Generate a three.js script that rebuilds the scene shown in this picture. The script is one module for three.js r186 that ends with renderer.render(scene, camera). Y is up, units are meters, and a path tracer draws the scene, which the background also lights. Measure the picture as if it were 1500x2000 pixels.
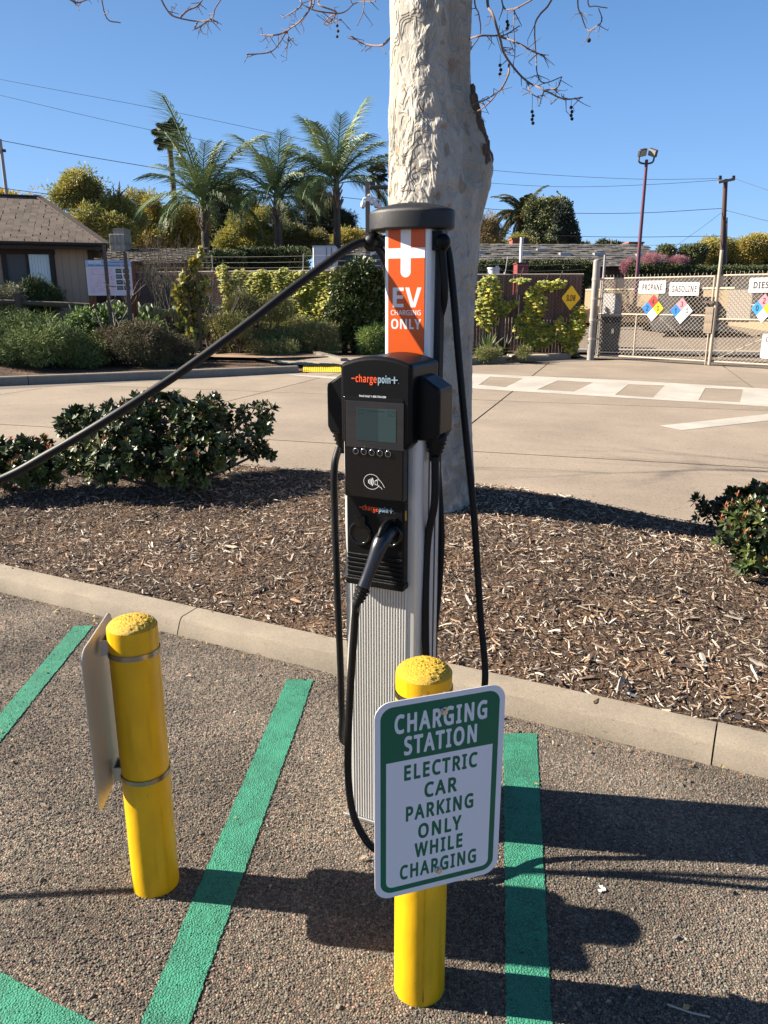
import * as THREE from 'three';
import { mergeGeometries, mergeVertices, toCreasedNormals } from 'three/addons/utils/BufferGeometryUtils.js';
import { RoundedBoxGeometry } from 'three/addons/geometries/RoundedBoxGeometry.js';

// ------------------------------------------------------------------ camera, sky, sun, exposure
const scene = new THREE.Scene();
const camera = new THREE.PerspectiveCamera(67.3, 0.75, 0.05, 3000);
const EYE = 1.6, PITCH = 15.5 * Math.PI / 180;
camera.position.set(0, EYE, 0);
camera.rotation.x = -PITCH;
scene.add(camera);
const renderer = new THREE.WebGLRenderer({ antialias: true });
renderer.setSize(768, 1024);
renderer.toneMapping = THREE.LinearToneMapping;
renderer.toneMappingExposure = 3.05;
renderer.shadowMap.enabled = true;
renderer.shadowMap.type = THREE.PCFSoftShadowMap;

const SUN = new THREE.Vector3(-0.842, 0.528, -0.112).normalize();
{ // clear blue sky: paler towards the horizon and the sun, deep blue overhead
  const W = 512, H = 256, d = new Float32Array(W * H * 4);
  const hor = [0.180, 0.285, 0.395], mid = [0.055, 0.142, 0.318], zen = [0.011, 0.028, 0.07];
  for (let j = 0; j < H; j++) {
    const el = ((j + 0.5) / H - 0.5) * Math.PI, y = Math.sin(el);
    for (let i = 0; i < W; i++) {
      const az = ((i + 0.5) / W - 0.5) * 2 * Math.PI;
      const dot = Math.cos(el) * Math.cos(az) * SUN.x + y * SUN.y + Math.cos(el) * Math.sin(az) * SUN.z;
      const e = Math.max(0, y), a = Math.exp(-e / 0.13), b = Math.exp(-e * e / 0.2);
      const glow = 0.22 * Math.pow(Math.max(0, dot), 8) + 0.10 * Math.pow(Math.max(0, dot), 2);
      for (let k = 0; k < 3; k++) {
        let v = zen[k] + (mid[k] - zen[k]) * b + (hor[k] - mid[k]) * a;
        v += glow * [1, 0.95, 0.85][k] * 0.3;
        if (y < 0) v = [0.12, 0.11, 0.1][k];
        d[(j * W + i) * 4 + k] = v;
      }
      d[(j * W + i) * 4 + 3] = 1;
    }
  }
  const t = new THREE.DataTexture(d, W, H, THREE.RGBAFormat, THREE.FloatType);
  t.mapping = THREE.EquirectangularReflectionMapping; t.magFilter = THREE.LinearFilter; t.minFilter = THREE.LinearFilter; t.needsUpdate = true;
  scene.background = t; scene.environment = t;
}
const sun = new THREE.DirectionalLight(new THREE.Color().setRGB(1, 0.90, 0.755), 5);
sun.target.position.set(0, 0, -6); sun.position.copy(SUN).multiplyScalar(60).add(sun.target.position);
sun.castShadow = true;
Object.assign(sun.shadow.camera, { left: -35, right: 35, top: 35, bottom: -35, near: 1, far: 200 });
sun.shadow.mapSize.set(4096, 4096); sun.shadow.bias = -0.0004;
scene.add(sun, sun.target);

// ------------------------------------------------------------------ helpers
function rngOf(seed) { let s = seed | 0; return () => { s = (s + 0x6d2b79f5) | 0; let t = Math.imul(s ^ (s >>> 15), 1 | s); t = (t + Math.imul(t ^ (t >>> 7), 61 | t)) ^ t; return ((t ^ (t >>> 14)) >>> 0) / 4294967296; }; }
const V = (x, y, z) => new THREE.Vector3(x, y, z);
const lerp = (a, b, t) => a + (b - a) * t, clamp = (x, a, b) => Math.min(b, Math.max(a, x));
const sstep = (a, b, x) => { const t = clamp((x - a) / (b - a), 0, 1); return t * t * (3 - 2 * t); };
// surveying aids: a sight line of the photograph met with a real distance (P), a level (G) or an upright wall (onWall)
const FOC = 1502, cP = Math.cos(PITCH), sP = Math.sin(PITCH);
function sight(px, py) { const a = (px - 750) / FOC, b = (py - 1000) / FOC; return [a, cP - b * sP, sP + b * cP]; }
function P(px, py, f) { const [a, c, d] = sight(px, py), t = f / c; return V(a * t, EYE - d * t, -f); }
function G(px, py, y = 0) { const [a, c, d] = sight(px, py), t = (EYE - y) / d; return V(a * t, y, -c * t); }
function S(n, f, py = 560) { return n / FOC * f / sight(750, py)[1]; }
function onWall(px, py, A, D) { // A: [x, z], D: unit [x, z] -> [along, height]
  const [a, c, d] = sight(px, py), t = (A[0] * D[1] - A[1] * D[0]) / (a * D[1] + c * D[0]);
  return [(a * t - A[0]) * D[0] + (-c * t - A[1]) * D[1], EYE - d * t];
}
const used = {};
function numbered(n) { const k = used[n] || 0; used[n] = k + 1; return k ? `${n}_${String(k).padStart(3, '0')}` : n; }
function tag(o, label, category, group) { o.userData.label = label; o.userData.category = category; if (group) o.userData.group = group; return o; }
function thing(name, label, category, pos = [0, 0, 0], turn = 0, group) {
  const o = new THREE.Group(); o.name = numbered(name); o.position.set(...pos); o.rotation.y = turn; scene.add(o); return tag(o, label, category, group);
}
function mesh(name, geo, mat, parent = scene) {
  const m = new THREE.Mesh(Array.isArray(geo) ? M(geo) : geo, mat); m.name = parent === scene ? numbered(name) : name;
  m.castShadow = m.receiveShadow = true; parent.add(m); return m;
}
function struct(name, geo, mat) { const m = mesh(name, geo, mat); m.userData.kind = 'structure'; return m; }
function structGroup(name) { const g = new THREE.Group(); g.name = numbered(name); g.userData.kind = 'structure'; scene.add(g); return g; }
function M(list) {
  return mergeGeometries(list.map((g) => { const q = g.index ? g.toNonIndexed() : g.clone(); for (const k of Object.keys(q.attributes)) if (!['position', 'normal', 'uv'].includes(k)) q.deleteAttribute(k);
    if (!q.attributes.uv) q.setAttribute('uv', new THREE.BufferAttribute(new Float32Array(q.attributes.position.count * 2), 2)); q.morphAttributes = {}; return q; }));
}
function box(w, h, d, x = 0, y = 0, z = 0, rx = 0, ry = 0, rz = 0) { const g = new THREE.BoxGeometry(w, h, d); if (rx) g.rotateX(rx); if (rz) g.rotateZ(rz); if (ry) g.rotateY(ry); return g.translate(x, y, z); }
function rbox(w, h, d, r, x = 0, y = 0, z = 0, seg = 2) { return new RoundedBoxGeometry(w, h, d, seg, r).translate(x, y, z); }
const UPV = V(0, 1, 0);
function bar(a, b, r1, r2 = r1, seg = 8, open = false) {
  const d = b.clone().sub(a), L = d.length() || 1e-4, g = new THREE.CylinderGeometry(r2, r1, L, seg, 1, open);
  g.applyQuaternion(new THREE.Quaternion().setFromUnitVectors(UPV, d.divideScalar(L))); return g.translate((a.x + b.x) / 2, (a.y + b.y) / 2, (a.z + b.z) / 2);
}
function beam(a, b, w, h) { // squared timber or flat bar between two points
  const d = b.clone().sub(a), L = d.length(), g = new THREE.BoxGeometry(w, h, L);
  const m = new THREE.Matrix4().lookAt(a, b, Math.abs(d.y / L) > 0.95 ? V(0, 0, 1) : UPV); g.applyMatrix4(m); return g.translate((a.x + b.x) / 2, (a.y + b.y) / 2, (a.z + b.z) / 2);
}
function tube(pts, r, n = 0, seg = 10) { return new THREE.TubeGeometry(new THREE.CatmullRomCurve3(pts, false, 'centripetal'), n || pts.length * 8, r, seg, false); }
function sweep(pts, radii, n = 40, seg = 16, sx = 1) { // tube whose radius changes along its course, closed ends
  const curve = new THREE.CatmullRomCurve3(pts, false, 'centripetal'), fr = curve.computeFrenetFrames(n, false), pos = [], uv = [], idx = [];
  for (let i = 0; i <= n; i++) {
    const t = i / n, p = curve.getPointAt(t), k = t * (radii.length - 1), r = lerp(radii[Math.floor(k)], radii[Math.min(radii.length - 1, Math.floor(k) + 1)], k % 1);
    for (let j = 0; j <= seg; j++) { const a = j / seg * Math.PI * 2, q = p.clone().addScaledVector(fr.normals[i], Math.cos(a) * r * sx).addScaledVector(fr.binormals[i], Math.sin(a) * r); pos.push(q.x, q.y, q.z); uv.push(j / seg, t); }
  }
  const w = seg + 1;
  for (let i = 0; i < n; i++) for (let j = 0; j < seg; j++) { const a = i * w + j; idx.push(a, a + w, a + 1, a + 1, a + w, a + w + 1); }
  for (const [row, flip] of [[0, 1], [n, 0]]) { const c = pos.length / 3, p = curve.getPointAt(row / n); pos.push(p.x, p.y, p.z); uv.push(0, 0); for (let j = 0; j < seg; j++) { const a = row * w + j; flip ? idx.push(c, a, a + 1) : idx.push(c, a + 1, a); } }
  const g = new THREE.BufferGeometry(); g.setAttribute('position', new THREE.Float32BufferAttribute(pos, 3)); g.setAttribute('uv', new THREE.Float32BufferAttribute(uv, 2)); g.setIndex(idx); g.computeVertexNormals(); return g;
}
function flat(pts, y, holes = []) { // level sheet with uv in metres; pts [x, z]
  const s = new THREE.Shape(pts.map(([x, z]) => new THREE.Vector2(x, -z)));
  for (const h of holes) s.holes.push(new THREE.Path(h.map(([x, z]) => new THREE.Vector2(x, -z))));
  const g = new THREE.ShapeGeometry(s); g.rotateX(-Math.PI / 2); g.translate(0, y, 0); return g;
}
function prism(pts, depth, bevel = 0) { // outline in x, y pushed out towards +z
  return new THREE.ExtrudeGeometry(new THREE.Shape(pts.map((p) => new THREE.Vector2(...p))), { depth, bevelEnabled: bevel > 0, bevelSize: bevel, bevelThickness: bevel, bevelSegments: 2, bevelOffset: -bevel });
}
function rrect(w, h, r) { const s = new THREE.Shape(), x = -w / 2, y = -h / 2; s.moveTo(x + r, y); s.lineTo(x + w - r, y); s.absarc(x + w - r, y + r, r, -Math.PI / 2, 0); s.lineTo(x + w, y + h - r); s.absarc(x + w - r, y + h - r, r, 0, Math.PI / 2); s.lineTo(x + r, y + h); s.absarc(x + r, y + h - r, r, Math.PI / 2, Math.PI); s.lineTo(x, y + r); s.absarc(x + r, y + r, r, Math.PI, Math.PI * 1.5); return s; }
function plateGeo(w, h, r, t) { // rounded plate, front face uv 0..1
  const g = new THREE.ExtrudeGeometry(rrect(w, h, r), { depth: t, bevelEnabled: false, curveSegments: 8 }), p = g.attributes.position, u = g.attributes.uv;
  for (let i = 0; i < p.count; i++) u.setXY(i, p.getX(i) / w + 0.5, p.getY(i) / h + 0.5); return g;
}
function grid(x0, x1, z0, z1, nx, nz, fn) { // ground patch over x, z: fn(x, z, s, t) -> [x, y, z]; s, t in 0..1
  const pos = [], uv = [], idx = [];
  for (let j = 0; j <= nz; j++) for (let i = 0; i <= nx; i++) { const p = fn(lerp(x0, x1, i / nx), lerp(z0, z1, j / nz), i / nx, j / nz); pos.push(...p); uv.push(p[0], -p[2]); }
  const w = nx + 1; for (let j = 0; j < nz; j++) for (let i = 0; i < nx; i++) { const a = j * w + i; idx.push(a, a + 1, a + w, a + 1, a + w + 1, a + w); }
  const g = new THREE.BufferGeometry(); g.setAttribute('position', new THREE.Float32BufferAttribute(pos, 3)); g.setAttribute('uv', new THREE.Float32BufferAttribute(uv, 2)); g.setIndex(idx); g.computeVertexNormals();
  if (g.attributes.normal.getY(Math.floor(g.attributes.normal.count / 2)) < 0) { const ix = g.index.array; for (let i = 0; i < ix.length; i += 3) { const t = ix[i]; ix[i] = ix[i + 1]; ix[i + 1] = t; } g.computeVertexNormals(); }
  return g;
}
function paint(g, fn) { const p = g.attributes.position, c = new Float32Array(p.count * 3); for (let i = 0; i < p.count; i++) c.set(fn(p.getX(i), p.getY(i), p.getZ(i)), i * 3); g.setAttribute('color', new THREE.BufferAttribute(c, 3)); return g; }
function inside(poly, x, z) { let c = false; for (let i = 0, j = poly.length - 1; i < poly.length; j = i++) { const [a, b] = poly[i], [d, e] = poly[j]; if ((b > z) !== (e > z) && x < (d - a) * (z - b) / (e - b) + a) c = !c; } return c; }

// noise
function hash2(x, y, s) { let h = Math.imul(x, 374761393) + Math.imul(y, 668265263) + Math.imul(s, 1442695041); h = Math.imul(h ^ (h >>> 13), 1274126177); return ((h ^ (h >>> 16)) >>> 0) / 4294967296; }
function vnoise(x, y, per, s) { const xi = Math.floor(x), yi = Math.floor(y), fx = x - xi, fy = y - yi, u = fx * fx * (3 - 2 * fx), v = fy * fy * (3 - 2 * fy), w = (a) => ((a % per) + per) % per;
  const a = hash2(w(xi), w(yi), s), b = hash2(w(xi + 1), w(yi), s), c = hash2(w(xi), w(yi + 1), s), d = hash2(w(xi + 1), w(yi + 1), s); return lerp(lerp(a, b, u), lerp(c, d, u), v); }
function fbm(u, v, per, oct, s) { let t = 0, a = 0.5, n = 0, p = per; for (let i = 0; i < oct; i++) { t += a * vnoise(u * p, v * p, p, s + i); n += a; a *= 0.5; p *= 2; } return t / n; }
function worley(u, v, per, s) { const x = u * per, y = v * per, xi = Math.floor(x), yi = Math.floor(y); let d1 = 9, d2 = 9, id = 0; const w = (a) => ((a % per) + per) % per;
  for (let j = -1; j < 2; j++) for (let i = -1; i < 2; i++) { const cx = w(xi + i), cy = w(yi + j), dx = xi + i + hash2(cx, cy, s) - x, dy = yi + j + hash2(cx, cy, s + 7) - y, d = dx * dx + dy * dy; if (d < d1) { d2 = d1; d1 = d; id = hash2(cx, cy, s + 13); } else if (d < d2) d2 = d; }
  return [Math.sqrt(d1), Math.sqrt(d2), id]; }
const wn = (x, z, k, s) => fbm((x * k) / 64 + 0.5, (z * k) / 64 + 0.5, 64, 3, s); // world noise, k cells a metre
function tex(w, h, fn, srgb = false) { const d = new Uint8Array(w * h * 4); for (let j = 0; j < h; j++) for (let i = 0; i < w; i++) { const c = fn((i + 0.5) / w, (j + 0.5) / h), o = (j * w + i) * 4, a = typeof c === 'number'; for (let k = 0; k < 3; k++) d[o + k] = clamp((a ? c : c[k]) * 255, 0, 255); d[o + 3] = 255; }
  const t = new THREE.DataTexture(d, w, h); t.wrapS = t.wrapT = THREE.RepeatWrapping; t.magFilter = THREE.LinearFilter; t.minFilter = THREE.LinearMipmapLinearFilter; t.generateMipmaps = true; if (srgb) t.colorSpace = THREE.SRGBColorSpace; t.needsUpdate = true; return t; }
function rep(t, x, y = x) { const c = t.clone(); c.repeat.set(x, y); c.needsUpdate = true; return c; }
function canvasTex(w, h, draw) { const c = document.createElement('canvas'); c.width = w; c.height = h; const x = c.getContext('2d'); draw(x, w, h); const t = new THREE.CanvasTexture(c); t.colorSpace = THREE.SRGBColorSpace; t.magFilter = THREE.LinearFilter; t.anisotropy = 8; return t; }
function spaced(x, s, cx, cy, w, h, weight, stroke, gap) { // as fitText, with air between the letters
  x.save(); x.font = `${weight} 100px sans-serif`; x.textAlign = 'left'; x.textBaseline = 'alphabetic'; const ws = [...s].map((c) => x.measureText(c).width), m = ws.reduce((a, b) => a + b + gap, -gap); x.translate(cx - w / 2, cy + h / 2); x.scale(w / m, h / 71.4); x.lineWidth = stroke; x.strokeStyle = x.fillStyle; x.lineJoin = 'round'; let p = 0; [...s].forEach((c, i) => { x.fillText(c, p, 0); x.strokeText(c, p, 0); p += ws[i] + gap; }); x.restore(); }
function fitText(x, s, cx, cy, w, h, weight = 'bold', stroke = 0) { // lettering of a given cap height and width, centred
  x.save(); x.font = `${weight} 100px sans-serif`; x.textAlign = 'center'; x.textBaseline = 'alphabetic'; const m = x.measureText(s).width, cap = 71.4; x.translate(cx, cy + h / 2); x.scale(w / m, h / cap); x.fillText(s, 0, 0); if (stroke) { x.lineWidth = stroke; x.strokeStyle = x.fillStyle; x.lineJoin = 'round'; x.strokeText(s, 0, 0); } x.restore(); }
const rgb = (r, g, b) => new THREE.Color().setRGB(r, g, b);
const std = (c, rough = 0.7, o = {}) => new THREE.MeshStandardMaterial({ color: Array.isArray(c) ? rgb(...c) : c, roughness: rough, ...o });
const phys = (c, rough, o = {}) => new THREE.MeshPhysicalMaterial({ color: Array.isArray(c) ? rgb(...c) : c, roughness: rough, ...o });
function stuffCopies(name, geo, mat, n, fn, parent = scene) { // a mass nobody could count
  const m = new THREE.InstancedMesh(geo, mat, n), o = new THREE.Object3D(), c = new THREE.Color(); let k = 0;
  for (let i = 0; i < n; i++) { o.position.set(0, 0, 0); o.rotation.set(0, 0, 0); o.scale.set(1, 1, 1); c.setRGB(1, 1, 1); if (fn(o, c, i) === false) continue; o.updateMatrix(); m.setMatrixAt(k, o.matrix); m.setColorAt(k, c); k++; }
  m.count = k; m.name = parent === scene ? numbered(name) : name; m.userData.kind = 'stuff'; m.castShadow = m.receiveShadow = true; parent.add(m); return m;
}
// ------------------------------------------------------------------ surface textures
const T = {};
T.asphalt = tex(1024, 1024, (u, v) => { const [a, b, id] = worley(u, v, 150, 3), m = fbm(u, v, 6, 4, 21), k = 0.62 + 0.5 * id - 0.5 * sstep(0.25, 0, b - a) + 0.35 * (m - 0.5); const warm = 0.9 + 0.2 * hash2(Math.floor(id * 999), 2, 5); return [0.555 * k * warm, 0.50 * k, 0.445 * k]; }, true);
T.paint = tex(1024, 1024, (u, v) => { const [a, b, id] = worley(u, v, 150, 3), m = fbm(u, v, 9, 4, 77), w = fbm(u, v, 40, 3, 79); const k = 0.95 + 0.25 * (m - 0.5) + 0.15 * (id - 0.5) - 0.75 * sstep(0.10, 0, b - a) * sstep(0.35, 0.6, w); return [k * 0.98, k, k]; }, true);
T.asphaltBump = tex(1024, 1024, (u, v) => { const [a, b, id] = worley(u, v, 150, 3); return clamp(sstep(0, 0.5, b - a) * (0.45 + 0.55 * id) + 0.15 * fbm(u, v, 200, 2, 9), 0, 1); });
T.concrete = tex(1024, 1024, (u, v) => { const m = fbm(u, v, 5, 5, 31), f = fbm(u, v, 260, 2, 33), s = vnoise(u * 90, v * 90, 90, 35), k = 0.9 + 0.2 * (m - 0.5) + 0.16 * (f - 0.5) - 0.14 * sstep(0.86, 1, s); return [0.91 * k, 0.89 * k, 0.865 * k]; }, true);
T.concreteBump = tex(512, 512, (u, v) => fbm(u, v, 120, 3, 41));
T.soil = tex(512, 512, (u, v) => { const m = fbm(u, v, 8, 5, 51), f = vnoise(u * 170, v * 170, 170, 52), k = 0.5 + 0.7 * m + 0.4 * (f - 0.5); return [0.46 * k, 0.37 * k, 0.29 * k]; }, true);
T.soilBump = tex(512, 512, (u, v) => fbm(u, v, 60, 4, 55));
T.grain = tex(512, 512, (u, v) => { const k = 0.72 + 0.4 * (fbm(u * 1, v, 1, 1, 61)) * 0 + 0.45 * (vnoise(u * 64, v * 3, 64, 62) * 0.6 + vnoise(u * 128, v * 6, 128, 63) * 0.4 - 0.4); return k; }, true);
T.speck = tex(512, 512, (u, v) => fbm(u, v, 100, 3, 71));
T.cloudy = tex(512, 512, (u, v) => { const m = fbm(u, v, 4, 5, 73); return 0.78 + 0.4 * (m - 0.5); }, true);

const asphaltM = std([1, 1, 1], 0.92, { map: rep(T.asphalt, 0.9), bumpMap: rep(T.asphaltBump, 0.9), bumpScale: 0.003, vertexColors: true });
const concreteM = std([0.395, 0.335, 0.275], 0.9, { map: rep(T.concrete, 0.31), bumpMap: rep(T.concreteBump, 1.3), bumpScale: 0.0012 });
const concrete2M = std([0.38, 0.32, 0.26], 0.9, { map: rep(T.concrete, 0.27), bumpMap: rep(T.concreteBump, 1.3), bumpScale: 0.0012 });
const kerbM = std([0.40, 0.355, 0.29], 0.92, { map: rep(T.concrete, 0.9), bumpMap: rep(T.concreteBump, 5), bumpScale: 0.0011 });
const farKerbM = std([0.36, 0.345, 0.31], 0.92, { map: rep(T.concrete, 0.5), bumpMap: rep(T.concreteBump, 1), bumpScale: 0.003 });
const soilM = std([0.5, 0.44, 0.38], 1, { map: rep(T.soil, 0.8), bumpMap: rep(T.soilBump, 1.2), bumpScale: 0.02 });
const earthM = std([0.85, 0.75, 0.65], 1, { map: rep(T.soil, 0.35), bumpMap: rep(T.soilBump, 0.5), bumpScale: 0.03 });

// ------------------------------------------------------------------ ground and paved surfaces
struct('ground', flat([[-500, 60], [500, 60], [500, -900], [-500, -900]], -0.06), earthM);
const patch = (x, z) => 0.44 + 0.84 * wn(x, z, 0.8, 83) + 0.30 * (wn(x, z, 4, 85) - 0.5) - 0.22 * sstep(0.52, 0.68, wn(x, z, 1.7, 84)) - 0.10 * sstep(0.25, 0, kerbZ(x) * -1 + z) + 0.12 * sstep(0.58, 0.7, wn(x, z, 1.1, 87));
const KX = 0.503, kerbZ = (x) => -2.985 + KX * x;            // foot of the near kerb
{
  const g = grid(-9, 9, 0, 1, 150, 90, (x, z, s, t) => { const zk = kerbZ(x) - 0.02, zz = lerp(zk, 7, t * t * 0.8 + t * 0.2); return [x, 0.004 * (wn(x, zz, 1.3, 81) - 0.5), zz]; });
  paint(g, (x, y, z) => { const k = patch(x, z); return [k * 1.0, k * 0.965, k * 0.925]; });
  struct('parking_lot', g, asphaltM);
}
// green parking lines
const greenM = std([0.028, 0.21, 0.13], 0.82, { map: rep(T.paint, 0.9), bumpMap: rep(T.asphaltBump, 0.9), bumpScale: 0.0022 });
const LINES = [
  [[-0.423, -3.03], [-0.307, -3.03], [-0.445, -1.38], [-0.52, -0.5], [-0.635, -0.5], [-0.557, -1.38]],
  [[0.455, -2.6], [0.582, -2.6], [0.384, -1.38], [0.25, -0.5], [0.15, -0.5], [0.279, -1.38]],
  [[-1.57, -3.6], [-1.475, -3.6], [-1.437, -2.54], [-1.4, -1.2], [-1.53, -1.2], [-1.534, -2.745]],
  [[-1.4, -1.745], [-0.946, -1.522], [-0.662, -1.383], [-0.5, -1.3], [-0.45, -1.18], [-1.4, -1.63]],
];
const rS = rngOf(5);
const pebbleG = (() => { const g = mergeVertices(new THREE.IcosahedronGeometry(1, 0).deleteAttribute('uv').deleteAttribute('normal')), p = g.attributes.position, r = rngOf(9); for (let i = 0; i < p.count; i++) { const k = 0.75 + 0.5 * r(); p.setXYZ(i, p.getX(i) * k, p.getY(i) * k * 0.75, p.getZ(i) * k); } const n = g.toNonIndexed(); n.computeVertexNormals(); return n; })();
function pebble(o, c, x, z, r0, r1) { const r = r0 + (r1 - r0) * Math.pow(rS(), 2.2); o.position.set(x, r * 0.1, z); o.rotation.set(rS() * 6, rS() * 6, rS() * 6); o.scale.set(r, r * (0.7 + 0.5 * rS()), r * (0.7 + 0.5 * rS())); return r; }
LINES.forEach((poly, i) => {
  const g = structGroup('painted_line'); const re = rngOf(300 + i), edge = []; poly.forEach((p, k) => { const q = poly[(k + 1) % poly.length], L = Math.hypot(q[0] - p[0], q[1] - p[1]), n = Math.max(1, Math.round(L / 0.012)); for (let m = 0; m < n; m++) edge.push([lerp(p[0], q[0], m / n) + 0.005 * (re() - 0.5), lerp(p[1], q[1], m / n) + 0.005 * (re() - 0.5)]); }); mesh('paint_film', flat(edge, 0.004), greenM, g);
  const xs = poly.map((p) => p[0]), zs = poly.map((p) => p[1]), x0 = Math.min(...xs), x1 = Math.max(...xs), z0 = Math.min(...zs), z1 = Math.max(-1.15, -9);
  stuffCopies('aggregate', pebbleG, std([0.03, 0.225, 0.14], 0.75), Math.round((x1 - x0) * (z1 - z0) * 17000), (o, c) => { const x = lerp(x0, x1, rS()), z = lerp(z0, z1, rS()); if (!inside(poly, x, z) || z > -1.15) return false; if (wn(x, z, 9, 88) < 0.42) return false; pebble(o, c, x, z, 0.0016, 0.0038); o.position.y += 0.0028; const k = 0.8 + 0.35 * rS(); c.setRGB(k, k, k); }, g);
});
{
  const m = std([1, 1, 1], 0.88);
  stuffCopies('loose_aggregate', pebbleG, m, 150000, (o, c) => {
    const t = rS(), z = -1.15 - 3.0 * Math.pow(t, 0.8), x = (rS() * 2 - 1) * (0.2 + 0.56 * -z); if (z < kerbZ(x) + 0.01 || LINES.some((l) => inside(l, x, z))) return false;
    pebble(o, c, x, z, 0.0017, rS() < 0.003 ? 0.011 : 0.0047); const k = (0.11 + 0.15 * rS() * rS() + (rS() < 0.02 ? 0.16 : 0)) * patch(x, z) * 1.02, w = rS() * 0.18; c.setRGB(k * (1.0 + w * 0.25), k * 0.905, k * (0.80 - w * 0.25)); });
}
// near kerb: cast lengths with joints between
{
  const k = structGroup('kerb'), L = Math.hypot(1, KX), ang = -Math.atan(KX), prof = [[0, -0.08], [0, 0.006], [0.022, 0.062], [0.03, 0.074], [0.045, 0.081], [0.155, 0.089], [0.165, 0.082], [0.165, -0.08]];
  const cuts = [-9, -5.6, -3.1, -1.02, 1.165, 3.4, 6, 9], r = rngOf(12);
  for (let i = 0; i < cuts.length - 1; i++) {
    const a = (cuts[i] + 0.0032) * L, b = (cuts[i + 1] - 0.0032) * L, n = Math.ceil((b - a) / 0.06), pos = [], uv = [], idx = [], w = prof.length;
    for (let j = 0; j <= n; j++) { const s = lerp(a, b, j / n); prof.forEach(([d, h], q) => { const e = (q > 0 && q < w - 1) ? 0.006 * (wn(s, q * 3.3, 6, 15) - 0.5) : 0; pos.push(s, h + e, -d + e); uv.push(s, d + h); }); }
    for (let j = 0; j < n; j++) for (let q = 0; q < w - 1; q++) { const o = j * w + q; idx.push(o, o + w, o + 1, o + 1, o + w, o + w + 1); }
    for (const e of [0, n]) for (let q = 1; q < w - 1; q++) e ? idx.push(e * w, e * w + q, e * w + q + 1) : idx.push(0, q + 1, q);
    const g = new THREE.BufferGeometry(); g.setAttribute('position', new THREE.Float32BufferAttribute(pos, 3)); g.setAttribute('uv', new THREE.Float32BufferAttribute(uv, 2)); g.setIndex(idx);
    g.rotateY(ang); g.translate(0, 0, -2.985 + 0.004 * (r() - 0.5)); mesh('kerb_segment', toCreasedNormals(g, 0.62), kerbM, k);
  }
}
// mulch bed
const bedBack = (x) => -5.72 + 0.34 * x, bedFront = (x) => kerbZ(x) - 0.165, crest = (x) => lerp(0.30, 0.11, sstep(0.5, 2.6, x)) - 0.1 * sstep(-2.4, -5, x);
function bedY(x, z) {
  const zf = bedFront(x), zb = bedBack(x), t = (zf - z) / (zf - zb), h0 = 0.068, hc = crest(x);
  let h = t <= 1 ? lerp(h0, hc, Math.pow(clamp(t, 0, 1), 0.75) * 0.6 + 0.4 * sstep(0, 1, t)) : hc - (zb - z) * 0.55;
  return h + 0.02 * (wn(x, z, 2.2, 91) - 0.5) * sstep(0, 0.15, t) + 0.012 * (wn(x, z, 7, 92) - 0.5);
}
struct('mulch_bed', grid(-8, 8, 0, 1, 260, 80, (x, z, s, t) => { const zz = lerp(bedFront(x) + 0.006, bedBack(x) - 0.7, t); return [x, bedY(x, zz), zz]; }), soilM);
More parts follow.
